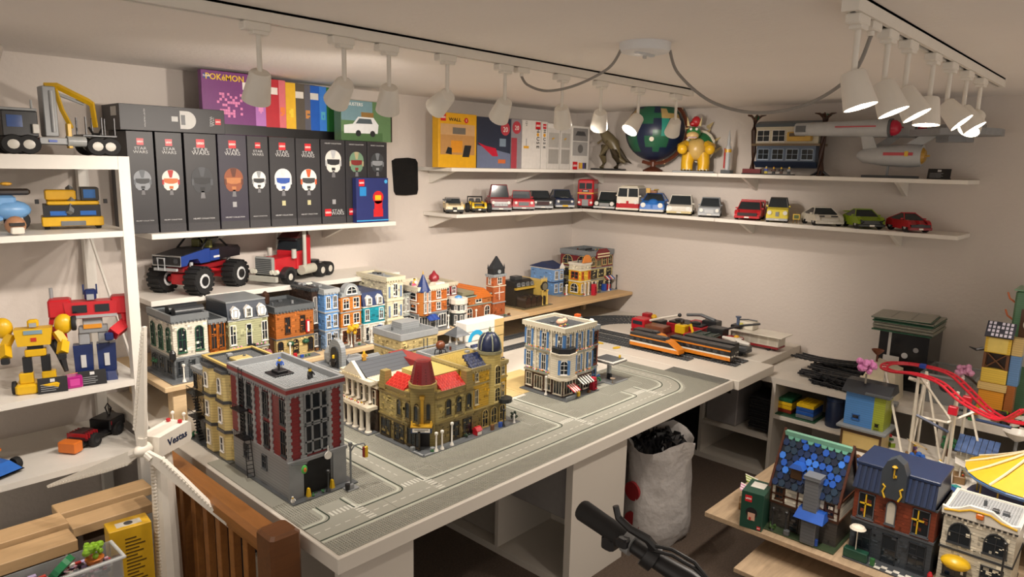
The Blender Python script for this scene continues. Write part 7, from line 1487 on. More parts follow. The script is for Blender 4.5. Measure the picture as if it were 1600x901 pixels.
wagon('dark red flat wagon heaped with black gear near the wall', 3.74, 1.82, .2, .07, '#5a1c20', [('gear_box', '#232528', G().rb(-.03, .01, .026, .03, .08, .085, .003)), ('red_hood', '#b0202c', G().tp(-.03, .09, .026, .03, .15, .07, .006, None, .01)), ('grey_pipe', '#6f7477', G().tube([(-.02, .02, .09), (0, .1, .1), (.02, .18, .085)], .008, 6)), ('black_rack', '#1b1b1d', G().rb(-.032, .155, .026, .032, .195, .06, .003))])
wagon('black tender wagon with yellow lamp behind the crane truck', 3.64, 2.13, .13, .07, '#1d1f22', [('bin', '#26282a', G().rb(-.032, .005, .026, .032, .125, .06, .003)), ('yellow_lamp', '#d8a81c', G().sph((0, .06, .068), .014, 8, 6)), ('red_crate', '#a8202a', G().rb(-.02, .08, .06, .02, .115, .082, .002))])
t = wagon('long white goods wagon with flat roof and red wheels', 3.77, 1.47, .28, .1, '#8a1c22', [('body', '#dcd6c8', G().rb(-.048, .0, .026, .048, .28, .085, .003)), ('roof_sheet', '#e6e0d2', G().rb(-.085, -.03, .085, .07, .29, .09, .001))], sc=1.)
for k in range(5): ob('side_door', G().box(-.0495, .012+k*.053, .034, -.0475, .052+k*.053, .078), P('#cfc8b8'), t)
tag(ob('white_block', G().rb(-.04, -.04, 0, .04, .04, .045, .003), P('#e2dccd'), loc=(3.78, 1.67, DESK+.0917)), 'white block lying on the roof of the white wagon', 'toy block')
t = thing('signal_crane', 'small blue grey signal crane on the white wagon', 'toy crane', (3.745, 1.72, DESK+.0917)); ob('base', G().rb(-.03, -.03, 0, .03, .03, .02, .002), BLACK, t); ob('post', G().cyl((0, 0, .02), (0, 0, .062), .009, n=10), P('#5a6a86'), t); ob('cap', G().cyl((0, 0, .062), (0, 0, .068), .016, n=12), P('#4a5a76'), t); ob('arm', G().tube([(0, 0, .05), (.02, -.05, .055), (.03, -.10, .052)], .004, 6), BLACK, t); ob('yellow_lamp', G().sph((-.02, -.03, .028), .012, 8, 6), P('#c9c46a'), t)
# pile of black rails on the cabinet
random.seed(8); CT = CZ+.0004
pb = XP(1290, 588, 3.62)
ROWS = [(3.47, 1.0), (3.55, 1.08), (3.64, 1.0), (3.73, 1.1)]
for k in range(24):
    bx0, by0 = ROWS[k % 4]; lay = k // 4; a = R(-90+random.uniform(-9, 9)); cur = random.uniform(-.35, .35); ang = a; pts = []
    p = Vector((bx0+random.uniform(-.01, .01), by0+random.uniform(.12, .2)))
    for i in range(9): pts.append((p.x, p.y)); p = p+Vector((math.cos(ang), math.sin(ang)))*.035; ang += cur*.06
    o = rail('black toy rail in the loose pile on the cabinet', pts, CT+.0105*lay, RAILD); o['group'] = 'black rails piled on the cabinet'
for j in range(2): rail(('front' if j else 'rear') + ' long black curved rail arching over the rail pile', [(3.70-.09*j-.016*i+.0035*i*i, 1.34-.046*i) for i in range(10)], CT+.066+.012*j, RAILD)
# black set box with baseplates stacked on it
sbx = XP(1418, 585, 3.72); t = thing('set_box', 'black glossy box carrying the stack of green edged plates', 'box', (3.66, XP(1370, 560, 3.66).y, CT), RZL); bw = abs(XP(1370, 560, 3.66).y-XP(1447, 575, 3.66).y); bh = XP(1410, 518, 3.66).z-CT
ob('carton', G().rb(0, 0, 0, bw, .26, bh, .002), M('#1a1a1d', .25), t); ob('white_tape', G().box(bw*.19, -.001, bh*.35, bw*.25, .26, bh+.0006), P('#cfccc6'), t); ob('label', G().box(bw*.12, -.0012, bh*.22, bw*.45, .001, bh*.56), P('#d5d1ca'), t); ob('red_mark', G().box(bw*.28, -.0016, bh*.34, bw*.4, .001, bh*.46), P('#b03a34'), t); ob('oval_mark', G().cyl((bw*.55, -.0012, bh*.6), (bw*.55, .001, bh*.6), .014, n=16), P('#c9c9c9'), t); ob('badge', G().cyl((bw*.76, -.0012, bh*.72), (bw*.76, .001, bh*.72), .012, n=16), P('#8d8f92'), t)
pz = CT+bh+.001; bx_ = 3.66; by_ = XP(1360, 500, 3.62).y
for k in range(9):
    last = k == 8; g = G().rb(0, 0, 0, .256+.0, .256, .006 if not last else .005, .0008)
    col = ('#8b8a7c', '#24543c')[1 if k in (0, 6, 7) else 0]
    o = tag(ob('road_plate', g, P(col), loc=(3.60+(.01 if k % 2 else 0), by_-.27-(.004 if k % 3 else 0), pz)), ('green edged plate' if k in (0, 6, 7) else 'grey road plate') + ' in the stack on the black box', 'baseplate', 'plates stacked on the black box'); pz += .0072
o = tag(ob('road_plate', G().rb(0, 0, 0, .256, .25, .004, .0008), P('#97968a'), loc=(3.595, by_-.262, pz+.006), rot=(R(-1.2), R(1), R(4))), 'topmost grey road plate lying askew on the stack', 'baseplate'); ob('plate_line', G().box(.03, .08, .004, .23, .086, .0046).box(.03, .165, .004, .23, .171, .0046), P('#6f6e64'), o); ob('under_plate', G().rb(.005, -.006, -.004, .25, .25, -.001, .0006), P('#24543c'), o)
# clear storage bin behind the coaster
y0 = XP(1440, 590, 3.55).y; y1 = XP(1520, 600, 3.55).y; CLR = M('#aab0b2', .12, alpha=.28)
t = thing('clear_bin', 'empty clear plastic storage bin on the cabinet behind the red coaster', 'storage bin', (3.56, y0, CT), RZL); bw = abs(y1-y0)
ob('shell', G().box(0, 0, 0, bw, .003, .13).box(0, .25, 0, bw, .253, .13).box(0, .003, 0, .003, .25, .13).box(bw-.003, .003, 0, bw, .25, .13).box(0, 0, 0, bw, .253, .003), CLR, t); ob('rim', G().box(-.008, -.008, .126, bw+.008, .0, .134).box(-.008, .253, .126, bw+.008, .261, .134).box(-.008, 0, .126, 0, .253, .134).box(bw, 0, .126, bw+.008, .253, .134), M('#c4c8ca', .15, alpha=.5), t); ob('handle_shadow', G().pr(arc(bw*.5, .09, .03, 180, 360, 10), 'y', -.001, -.0002), M('#2a2c2e', .6), t)
# ------------------------------------------------------------ low table at the right
TB = .285; TX0 = 2.325; CH = M('#b29a7c', .75, 'wood', amt=.2)
tb = thing('low_table', 'low chipboard table crowded with brick buildings at the right', 'table', (TX0, 1.14, TB)); ob('board', G().rb(0, -2.2, -.018, 1.065, 0, 0, .001), CH, tb)
for x in (.3, .98):
    for y in (-.25, -1.9): ob('leg', G().box(x, y, -TB, x+.04, y+.04, -.018), CABW, tb)
lb = ZP(1195, 868, TB-.09); tb2 = thing('lower_board', 'second chipboard below the table edge with red bricks on it', 'board', (2.19, .95, TB-.09)); ob('board', G().rb(0, -1.7, -.016, .42, 0, 0, .001), CH, tb2)
for y in (-.1, -1.5): ob('leg', G().box(.36, y, -TB+.09, .4, y+.04, -.016), CABW, tb2)
t = thing('brick_strip', 'row of red bricks with a white one on the lower board', 'toy brick', (2.225, .74, TB-.0895), R(-84)); ob('red_bricks', G().rb(0, 0, 0, .16, .032, .02, .001), P('#b81f28'), t); ob('white_brick', G().rb(.06, .033, 0, .14, .06, .012, .001), P('#e0dccf'), t); ob('stud_row', G().studs(0, 0, 20, 4, .02), P('#b81f28'), t, kind='stuff')
FB = .40
t = thing('white_table', 'white table top behind the row of shops carrying the fairground', 'table', (2.72, .92, FB)); ob('top', G().rb(0, -2.0, -.025, .665, 0, 0, .002), TOPW, t)
for x in (.02, .6):
    for y in (-.06, -1.96): ob('leg', G().box(x, y, -FB+(TB+.0005), x+.035, y+.035, -.025), CABW, t)
RZM = R(-90)
def rmod(name, label, x, y, w, d, floors, rz=RZM, **k):
    t, z = modular(name, label, x, y, TB+.0004, w, d, floors, **k); t.rotation_euler = (0, 0, rz); return t, z
# small green box
t = thing('small_set_box', 'small dark green box standing at the table corner', 'box', tuple(ZP(1172, 826, TB+.0004)), R(-82)); w_ = .08; h_ = .14
ob('carton', G().rb(-w_/2, 0, 0, w_/2, .12, h_, .001), P('#1c4436'), t); plogo(t, -w_*.18, h_*.82, w_*.30); ob('hat_figure_print', G().pr(arc(0, h_*.45, w_*.26, 0, 360, 14)[:-1], 'y', -.0008, .0004), P('#1b1b1d'), t); ob('figure_print', G().box(-w_*.16, -.0012, h_*.25, w_*.16, .0002, h_*.45), P('#c9a08a'), t); ob('red_print', G().box(-w_*.1, -.0014, h_*.24, 0, .0002, h_*.33), P('#b03a34'), t); plogo(t, w_*.36, h_*.08, w_*.16)
plogo(t, -w_*.5-.0004, h_*.5, .02, .03, LEFT); ob('top_print', G().box(-w_*.3, .05, h_-.0002, w_*.3, .10, h_+.0006), P('#d5d1c8'), t)
bush(tb, .14, -.14, .05, .03, '#8aa82a', 16, 'lime_shrub', 9); ob('shrub_pot', G().lathe((.14, -.14, 0), [(.03, 0), (.034, .05), (.028, .055)], 12), P('#6a4a34'), tb)
# half timbered smithy with blue shingle roof
sm, z = rmod('half_timbered_smithy', 'half timbered smithy with blue and teal shingle roof', 2.405, .925, .235, .17, [(.075, '#44403c', '.dw.', 'w', '#2a221c'), (.055, '#d8d2c2', 'w..w', 'w', '#4a2c1c', {'bandcol': '#4a2c1c', 'wf': .5})], base='#3c4a34', par_h=0, trim='#4a2c1c', margin=(.03, .01, .045, .03))
sm.scale.z = 1.27
g = G()
for k in range(6): g.box(k*.047-.003, -.003, .08, k*.047+.003, .001, .134)
g.box(0, -.003, .10, .235, .001, .104); ob('timber_frame', g, P('#4a2c1c'), sm)
hr = .135; zr = z-.004
ob('roof_core', G().pr([(-.012, zr), (.182, zr), (.085, zr+hr)], 'x', 0, .235), P('#1d2530'), sm)
rnd = random.Random(21); SC = [P(c) for c in ('#2456b0', '#1b2f55', '#3a78d8', '#22364a', '#5f9a86', '#1a2438')]
hx = G(); sl = math.atan2(hr, .097); nrm = Vector((0, -math.sin(sl), math.cos(sl)))
tiles_me = [mesh('shingle', G().lathe((0, 0, 0), [(.0125, 0), (.0115, .003)], 6), m) for m in SC]
for r_ in range(8):
    for c in range(10):
        f = (r_+.5)/8; x = .012+c*.0235+(.0117 if r_ % 2 else 0)
        if x > .228: continue
        m = rnd.choice((4, 4, 4, 0)) if r_ == 7 else rnd.choice((0, 1, 2, 3, 3, 5, 1, 0) if r_ > 1 else (1, 3, 5))
        put('shingle', tiles_me[m], sm, (x, -.012+.097*f-.001, zr+hr*f+.001), (sl, 0, 0))
for x in (-.006, .233): ob('barge_board', G().pr([(-.02, zr-.006), (-.006, zr-.006), (.085, zr+hr-.004), (.176, zr-.006), (.19, zr-.006), (.085, zr+hr+.014)], 'x', x, x+.008), P('#4a2618'), sm)
ob('ridge_tiles', G().box(0, .075, zr+hr-.006, .235, .095, zr+hr+.006), P('#6fa08a'), sm); ob('chimney_stack', G().box(.125, -.035, .0042, .172, .01, zr+.055).box(.120, -.04, zr+.055, .177, .015, zr+.065), B('#6d7073'), sm); ob('dormer', G().rb(.06, .0, zr+.03, .10, .05, zr+.062, .002), P('#4a3420'), sm); ob('dormer_roof', G().tp(.054, -.008, zr+.062, .106, .06, zr+.075, .012, None, .006), P('#2456b0'), sm); ob('porch_roof', G().tp(.105, -.06, .075, .205, .0, .098, .006, None, .03, 0), P('#2456b0'), sm); ob('forge', G().rb(.13, -.05, .0042, .18, -.004, .07, .002), B('#5a5d60'), sm)
ob('anvil', G().rb(.07, -.045, .0042, .09, -.03, .02, .002), DGREY, sm); bush(sm, .03, -.03, .004, .012, '#3d5a2c', 9)
# navy shop
ns, z = rmod('navy_key_shop', 'narrow dark shop with navy roof, gold key emblem and yellow windows', 2.43, .655, .245, .2, [(.098, '#3c4248', 'wdw', 'w', '#2a2e33', {'bandcol': '#565b61'}), (.088, '#7a3a26', 'w.w', 'w', '#565b61', {'wf': .62, 'nx': 1, 'nz': 1, 'hf': .8, 'zf': .08, 'pane': M('#1d2226', .1)})], base='#4a4e52', roofcol='#26324c', par_h=0, trim='#4a4e52', margin=(.0, .0, .06, .03))
ns.scale.z = 1.26
for k in (0, 2): q = (k+.5)*.235/3; ob('gold_lattice', G().box(q-.002, -.006, .112, q+.002, -.003, .176).box(q-.018, -.006, .148, q+.018, -.003, .152), P('#d8b02a'), ns)
ob('mansard', G().tp(-.006, -.012, z, .241, .2, z+.06, .004, .004, .03, .01), P('#1c2740'), ns)
g = G()
for k in range(14): g.tp(.002+k*.017, -.015, z+.002, .010+k*.017, .0, z+.058, 0, 0, .028, -.026)
ob('roof_rib', g, P('#22304e'), ns, kind='stuff'); ob('roof_deck', G().rb(-.008, .012, z+.058, .243, .2, z+.068, .002), P('#22304e'), ns)
ob('gable', G().pr([(.08, .19), (.155, .19), (.155, z+.07), (.142, z+.098), (.1175, z+.112), (.093, z+.098), (.08, z+.07)], 'y', -.022, .02), P('#3c4248'), ns); ob('gold_key', G().lathe((.1175, -.024, z+.088), [(.004, -.004), (.009, 0), (.004, .004)], 10).box(.1155, -.026, z+.058, .1195, -.022, z+.082).box(.1175, -.026, z+.06, .126, -.022, z+.066), P('#c9a02a'), ns)
for s in (-1, 1): ob('gold_scroll', G().tube([(.1175+s*.02, -.026, .19), (.1175+s*.028, -.026, .205), (.1175+s*.022, -.026, .22), (.1175+s*.03, -.026, .226)], .003, 6), P('#d8b02a'), ns)
window(ns, .1175, .115, .03, .065, 'a', P('#565b61'), 'f', -.006, P('#c9c4b6'), 1, 1); ob('cornice_studs', G().studs(0, -.012, 29, 1, z-.0, .008), P('#8d9092'), ns, kind='stuff')
ob('parasol', G().lathe((.035, -.045, .09), [(.026, 0), (.02, .006), (.003, .01)], 14).cyl((.035, -.045, .0042), (.035, -.045, .092), .0018, n=6), P('#ddd6c6'), ns); ob('hedge_box', G().rb(.0, -.058, .0042, .075, -.03, .03, .002), P('#1f4a3a'), ns)
g = G()
for k in range(8):
    for j in range(2):
        if (k+j) % 2: g.box(.08+k*.018, -.06+j*.015, .0042, .098+k*.018, -.045+j*.015, .0052)
ob('checker_paving', g, P('#d5d2c8'), ns, kind='stuff')
# cream cafe with wavy parapet
cc, z = rmod('cream_cafe', 'cream two storey cafe with curved white parapet and dark arched windows', 2.455, .395, .19, .2, [(.098, '#c9c2ae', 'ad', 'a', '#3a3d40', {'bandcol': '#3a3d40', 'wf': .7}), (.09, '#d2cbb8', 'aa', 'a', '#3a3d40', {'wf': .66, 'bandcol': '#4a4e52'})], base='#4a4e52', roofcol='#a9acae', par_h=.01, trim='#d9d3c4', margin=(0, 0, .05, .03))
cc.scale.z = 1.2
ob('wavy_parapet', G().pr([(-.006, z-.004), (.196, z-.004), (.196, z+.016), (.175, z+.012), (.15, z+.02), (.125, z+.034), (.065, z+.034), (.04, z+.02), (.015, z+.012), (-.006, z+.016)], 'y', -.012, .0), P('#ddd8cb'), cc); ob('parapet_trim', G().tube([(.0, -.013, z+.006), (.04, -.013, z+.012), (.07, -.013, z+.024), (.12, -.013, z+.024), (.15, -.013, z+.012), (.19, -.013, z+.006)], .003, 6), P('#c9a02a'), cc); ob('orange_badge', G().rb(.085, -.02, z+.006, .105, -.012, z+.022, .003), P('#d8702a'), cc); ob('yellow_awning', G().sph((.05, -.015, .07), .042, 14, 8, (1, .8, .42)), P('#d8ae1c'), cc, smooth=True); ob('red_hydrant', G().lathe((-.008, -.045, .0042), [(.008, 0), (.008, .02), (.004, .028)], 10), P('#b81f28'), cc)
lamp_post(cc, .17, -.03, .0042, .17, '#26282a')
# circus tent / carousel
cp = XP(1560, 720, 2.86); t = thing('carousel_tent', 'yellow carousel tent with cream ribs and a white top at the right edge', 'toy carousel', (2.95, .225, FB+.0004)); hz_ = XP(1590, 700, 2.95).z-FB
ob('base', G().lathe((0, 0, 0), [(.19, 0), (.19, .02), (.17, .024)], 24), P('#4a4e86'), t); ob('center_post', G().cyl((0, 0, .02), (0, 0, hz_), .02, n=12), P('#d8b02a'), t)
ob('tent_roof', G().lathe((0, 0, hz_-.10), [(.20, 0), (.205, .004), (.14, .03), (.07, .068), (.02, .10), (.004, .104)], 24), P('#d8ae24', .5), t, smooth=True)
for k in range(12):
    a = 2*math.pi*k/12; ob('rib', G().tube([(.207*math.cos(a), .207*math.sin(a), hz_-.096), (.142*math.cos(a), .142*math.sin(a), hz_-.066), (.072*math.cos(a), .072*math.sin(a), hz_-.028), (.02*math.cos(a), .02*math.sin(a), hz_+.004)], .0045, 6), P('#e0d6b4'), t); ob('horse_pole', G().cyl((.16*math.cos(a), .16*math.sin(a), .022), (.16*math.cos(a), .16*math.sin(a), hz_-.09), .003, n=6), P('#c9a02a'), t)
ob('blue_valance', G().lathe((0, 0, hz_-.115), [(.196, 0), (.205, .012), (.2, .018)], 24), P('#4a7ab8'), t); ob('crown', G().lathe((0, 0, hz_), [(.022, 0), (.026, .008), (.01, .02), (.002, .034)], 12), P('#e3dfd3'), t)
# blue small house on a tan block
yb0 = XP(1313, 690, 3.08).y; yb1 = XP(1376, 690, 3.08).y; zt_ = XP(1345, 668, 3.08).z; zb2 = XP(1345, 615, 3.08).z
t = thing('blue_cabin', 'blue cabin with dark roof on a tan panelled block', 'toy building', (3.08, yb0, FB+.0004), RZM); bw = abs(yb1-yb0)
ob('tan_block', G().rb(0, 0, 0, bw, .13, zt_-FB-.012, .002), P('#c9b070'), t); ob('block_frame', G().box(-.003, -.003, 0, bw+.003, .0, .012).box(-.003, -.003, zt_-FB-.03, bw+.003, .0, zt_-FB-.012).box(-.003, -.003, .012, .006, 0, zt_-FB-.03).box(bw-.006, -.003, .012, bw+.003, 0, zt_-FB-.03), P('#4a3420'), t); ob('deck', G().rb(-.02, -.02, zt_-FB-.012, bw+.02, .15, zt_-FB, .002), P('#7d8285'), t)
ob('blue_wall', G().box(.0, .01, zt_-FB, bw*.72, .12, zb2-FB), B('#4f86c4'), t); ob('lime_wall', G().box(bw*.72, .01, zt_-FB, bw, .12, zb2-FB-.004), B('#9aa63a'), t); window(t, bw*.3, zt_-FB+.03, .03, .02, 'w', P('#2f62a8'), 'f', .01, None, 1, 1); window(t, bw*.84, zt_-FB+.012, .018, .02, 'w', P('#7a862a'), 'f', .01, None, 1, 1)
ob('dark_roof', G().pr([(-.01, zb2-FB), (.14, zb2-FB), (.11, zb2-FB+.04), (.05, zb2-FB+.04)], 'x', -.015, bw+.015), P('#2c2f33'), t); ob('roof_slats', G().box(bw*.5, -.012, zb2-FB+.002, bw+.02, .03, zb2-FB+.01), P('#55595c'), t)
lt = XP(1353, 600, 3.10); t2 = thing('pink_topiary', 'pink flower ball tree on the roof of the blue cabin', 'toy tree', (3.11, XP(1352, 600, 3.11).y, zb2+.0405)); ob('trunk', G().cyl((0, 0, 0), (0, 0, .04), .004, n=8), P('#8b8578'), t2)
hb_ = XP(1352, 570, 3.11).z-zb2-.0405; bush(t2, 0, 0, hb_-.03, .03, '#cf7fb4', 34, 'blossom', 2)
# cream machine
t = thing('cream_machine', 'cream sloped brick machine with black wheels on the cabinet edge', 'toy', (3.36, XP(1345, 590, 3.36).y, CT-.0+.0), RZM) if False else thing('cream_machine', 'cream sloped brick machine with black wheels and a brown dish', 'toy', (3.43, XP(1340, 590, 3.43).y, CT), RZM); t.scale = (1.15, 1.1, 1.35)
mw = abs(XP(1345, 590, 3.42).y-XP(1400, 590, 3.42).y); ob('hull', G().pr([(0, 0), (mw, 0), (mw*.92, .10), (mw*.3, .12), (.0, .03)], 'y', .0, .12), P('#ddd2b8'), t); ob('slope_panel', G().tp(mw*.05, -.02, .0, mw*.7, .0, .07, .004, None, .01, 0), P('#e2d8c0'), t)
for q in (.45, .7): ob('black_wheel', G().cyl((mw*q, -.024, .045), (mw*q, -.004, .045), .02, n=14), BLACK, t)
ob('dish_post', G().cyl((mw*.35, .05, .11), (mw*.35, .05, .145), .004, n=6), P('#5a3020'), t); ob('brown_dish', G().lathe((mw*.35, .05, .143), [(.006, 0), (.022, .014), (.024, .018), (.004, .012)], 12), P('#7a4630'), t)
ob('grey_deck', G().rb(-.01, -.06, .0, mw+.02, -.022, .012, .002), P('#85898b'), t)
# red roller coaster on white trusses
cpx = [(1600, 640, 2.93), (1560, 655, 2.98), (1505, 628, 3.03), (1470, 598, 3.08), (1430, 584, 3.13), (1395, 580, 3.18), (1381, 573, 3.23), (1395, 567, 3.28), (1440, 571, 3.30), (1485, 584, 3.28), (1515, 610, 3.23), (1545, 640, 3.18), (1580, 658, 3.13), (1640, 665, 3.08)]
cp3 = [XP(a, b, c) for a, b, c in cpx]; cps = []
for i in range(len(cp3)-1):
    p0, p1, p2, p3 = cp3[max(i-1, 0)], cp3[i], cp3[i+1], cp3[min(i+2, len(cp3)-1)]
    for k in range(5):
        q = k/5; cps.append(.5*((2*p1)+(p2-p0)*q+(2*p0-5*p1+4*p2-p3)*q*q+(3*p1-p0-3*p2+p3)*q**3))
co = Vector((2.95, .65, FB+.0004)); t = thing('roller_coaster', 'looping red roller coaster track on white trusses', 'toy roller coaster', co); RC = P('#c01f30', .3)
lft, rgt = [], []
for i, p in enumerate(cps):
    d = cps[min(i+1, len(cps)-1)]-cps[max(i-1, 0)]; sd = Vector((-d.y, d.x, 0)); sd = sd.normalized()*.013 if sd.length > 1e-5 else Vector((.013, 0, 0)); lft.append(p-co+sd); rgt.append(p-co-sd)
ob('track_rail', G().tube(lft, .0052, 8), RC, t, smooth=True); ob('track_rail', G().tube(rgt, .0052, 8), RC, t, smooth=True)
for i in range(0, len(cps), 2): ob('cross_tie', G().tube([lft[i], rgt[i]], .004, 6), RC, t)
WT = P('#ddd6c6')
def beam(a, b, r=.0055): return ob('truss_beam', G().tube([Vector(a)-co, Vector(b)-co], r, 4), WT, t)
def gnd(px, py, x): q = XP(px, py, x); return Vector((q.x, q.y, FB+.0004))
tops = [XP(1384, 580, 3.22), XP(1436, 585, 3.15), XP(1448, 580, 3.28), XP(1497, 612, 3.08), XP(1512, 612, 3.23)]
for p in tops: beam(p, (p.x, p.y, FB), .006)
feet = [gnd(1418, 680, 3.08), gnd(1425, 680, 3.13), gnd(1480, 660, 3.16), gnd(1400, 650, 3.18)]
beam(tops[0], feet[0]); beam(tops[1], feet[1]); beam(tops[2], feet[2]); beam(tops[2], feet[1]); beam(tops[1], XP(1485, 655, 3.13)); beam(XP(1432, 650, 3.13), XP(1490, 662, 3.13), .006); beam(tops[3], feet[2]); beam(tops[4], XP(1530, 700, 3.16)); beam(XP(1480, 660, 3.10), XP(1530, 640, 3.16)); beam(XP(1420, 590, 3.16), XP(1450, 600, 3.16), .008)
def nbeam(a, b): ob('navy_beam', G().tube([Vector(a)-co, Vector(b)-co], .006, 4), P('#1f3358'), t)
nbeam(XP(1432, 648, 3.11), XP(1482, 675, 3.11)); nbeam(XP(1525, 655, 3.11), XP(1580, 668, 3.08)); ob('blue_clamp', G().rb(-.012, -.012, -.008, .012, .012, .01, .002), P('#1f3f9a'), t, tuple(XP(1442, 572, 3.28)-co))
for q in ((1490, 636, 3.04), (1512, 620, 3.20)): ob('red_clamp', G().rb(-.012, -.016, -.03, .012, .016, .004, .003), RC, t, tuple(XP(*q)-co))
# blue solar roof kiosk
kx = XP(1525, 700, 3.12); t = thing('blue_roof_kiosk', 'kiosk with slanted steel blue panel roof under the coaster', 'toy building', (3.12, XP(1492, 700, 3.12).y, FB+.0004), RZM); kw = abs(XP(1492, 700, 3.12).y-XP(1560, 700, 3.12).y); kz = XP(1525, 708, 3.12).z-FB
ob('body', G().box(.006, .01, 0, kw-.006, .07, kz), B('#c9c2ae'), t); n_ = 7
for k in range(n_): ob('roof_panel', G().add([(k*kw/n_+.001, -.012, kz-.002), ((k+1)*kw/n_-.001, -.012, kz-.002), ((k+1)*kw/n_-.001, .06, kz+.045), (k*kw/n_+.001, .06, kz+.045), (k*kw/n_+.001, -.012, kz-.006), ((k+1)*kw/n_-.001, -.012, kz-.006), ((k+1)*kw/n_-.001, .06, kz+.041), (k*kw/n_+.001, .06, kz+.041)], [(0, 1, 2, 3), (7, 6, 5, 4), (0, 4, 5, 1), (1, 5, 6, 2), (2, 6, 7, 3), (3, 7, 4, 0)]), P('#3f5c8e'), t)
# tall stacked house with window screen roof
ty0 = XP(1527, 620, 3.5).y; tw_ = abs(ty0-XP(1568, 620, 3.5).y); t = thing('stacked_tower_house', 'tall stacked yellow and orange house topped by a checkered screen roof', 'toy building', (3.5, ty0, CT), RZM)
zz = [XP(1548, q, 3.5).z-CT for q in (680, 662, 640, 610, 598, 575, 551, 524, 504)]
cols = [('stone_base', '#b5b0a2'), ('white_storey', '#d8d2c4'), ('orange_storey', '#d8922a'), ('tan_storey', '#d2b474'), ('yellow_balcony', '#d8b84a'), None, ('yellow_storey', '#dcb83a')]
zz[0] = 0
for k, c in enumerate(cols):
    if c is None:
        for xx in (0, tw_-.01): 
            for yy in (0, .07): ob('brown_post', G().box(xx, yy, zz[k], xx+.01, yy+.01, zz[k+1]), P('#6a4428'), t)
        ob('brown_lattice', G().tube([(.01, .004, zz[k]), (tw_-.01, .004, zz[k+1])], .003, 5).tube([(tw_-.01, .004, zz[k]), (.01, .004, zz[k+1])], .003, 5), P('#6a4428'), t); ob('dark_room', G().box(.012, .02, zz[k], tw_-.012, .07, zz[k+1]), P('#2a1c14'), t); continue
    e = .006 if k % 2 else 0; ob(c[0], G().rb(-e, -e, zz[k]+.0005, tw_+e, .08+e, zz[k+1]-.001, .002), B(c[1]), t)
    if k in (1, 6): ob('panel_frame', G().box(tw_*.12, -e-.002, zz[k]+.006, tw_*.88, -e, zz[k+1]-.008), P('#e0c86a' if k == 6 else '#c9c2b2'), t)
scz = zz[7]
ob('screen_roof', G().add([(-.004, -.014, scz), (tw_+.006, -.014, scz), (tw_+.006, .03, zz[8]+.004), (-.004, .03, zz[8]+.004), (-.004, -.01, scz-.004), (tw_+.006, -.01, scz-.004), (tw_+.006, .034, zz[8]), (-.004, .034, zz[8])], [(0, 1, 2, 3), (7, 6, 5, 4), (0, 4, 5, 1), (1, 5, 6, 2), (2, 6, 7, 3), (3, 7, 4, 0)]), P('#26283a'), t)
g = G()
for a in range(6):
    for b in range(4):
        f0, f1 = (b+.15)/4, (b+.85)/4; x0_, x1_ = tw_*(a+.18)/6, tw_*(a+.82)/6
        if (a*3+b*5) % 7 == 0: continue
        pt = lambda f: (-.014+.044*f-.001, scz+(zz[8]+.004-scz)*f+.0012)
        g.add([(x0_, *pt(f0)), (x1_, *pt(f0)), (x1_, *pt(f1)), (x0_, *pt(f1))], [(0, 1, 2, 3)])
ob('paper_screen', g, P('#e3dff0'), t, kind='stuff')
ob('blue_annex', G().rb(tw_+.002, .01, zz[4], tw_+.04, .06, zz[6], .002), B('#5f86b4'), t); ob('orange_annex', G().rb(tw_+.002, .01, zz[2], tw_+.034, .06, zz[4], .002), B('#9a5a2a'), t); ob('tan_annex', G().rb(tw_+.002, .01, zz[6], tw_+.04, .06, zz[7], .002), B('#c9ae70'), t); ob('annex_stem', G().box(tw_+.01, .02, 0, tw_+.028, .05, zz[2]), P('#6a4428'), t); ob('curled_roof', G().tube([(-.005, .02, zz[6]+.01), (-.03, .01, zz[6]+.002), (-.055, .0, zz[6]+.012)], [.008, .006, .002], 6), P('#26282a'), t)
bz = XP(1500, 558, 3.17); bt2 = bush(t, -.055, -.01, zz[4]+.01, .026, '#cf8fb2', 26, 'cherry_blossom', 5); bush(t, -.075, -.012, zz[4]-.002, .018, '#e3d2d0', 16, 'pale_blossom', 6); ob('blossom_branch', G().tube([(0, .02, zz[3]), (-.03, .0, zz[4]), (-.06, -.01, zz[4]+.02)], .005, 6), P('#3a2a22'), t)
# sand green clock tower house at the right edge
gy0 = XP(1566, 600, 3.66).y; t = thing('green_clock_house', 'sand green house with round clock window cut by the right edge', 'toy building', (3.66, gy0, CT), RZM); gz1 = XP(1580, 453, 3.66).z-CT
ob('body', G().rb(0, 0, 0, .16, .14, gz1, .008), B('#5f8a6a'), t); ob('clock_frame', G().box(.03, -.004, gz1*.62, .11, .0, gz1*.86), P('#5a4030'), t); ob('clock_disc', G().cyl((.07, -.008, gz1*.74), (.07, -.001, gz1*.74), .028, n=18), P('#d8d2c0'), t); ob('shoji_panel', G().box(.02, -.003, gz1*.4, .15, .001, gz1*.58), P('#c9ccc8'), t); ob('roof_edge', G().rb(-.006, -.006, gz1, .166, .146, gz1+.008, .002), P('#86ae90'), t); ob('coral_piece', G().sph((.045, .03, gz1+.02), .014, 8, 6, (1, 1, 1.4)), P('#d86a4a'), t); ob('white_lamp', G().lathe((.085, .03, gz1+.008), [(.012, 0), (.018, .012), (.012, .026), (.002, .03)], 12), P('#e6e3dc'), t)
for k in range(4): ob('coral_branch', G().tube([(0, .02, gz1*(.9-.14*k)), (-.02, .01, gz1*(.93-.14*k)), (-.028, .0, gz1*(.98-.14*k))], .004, 5), P('#d87a52'), t)
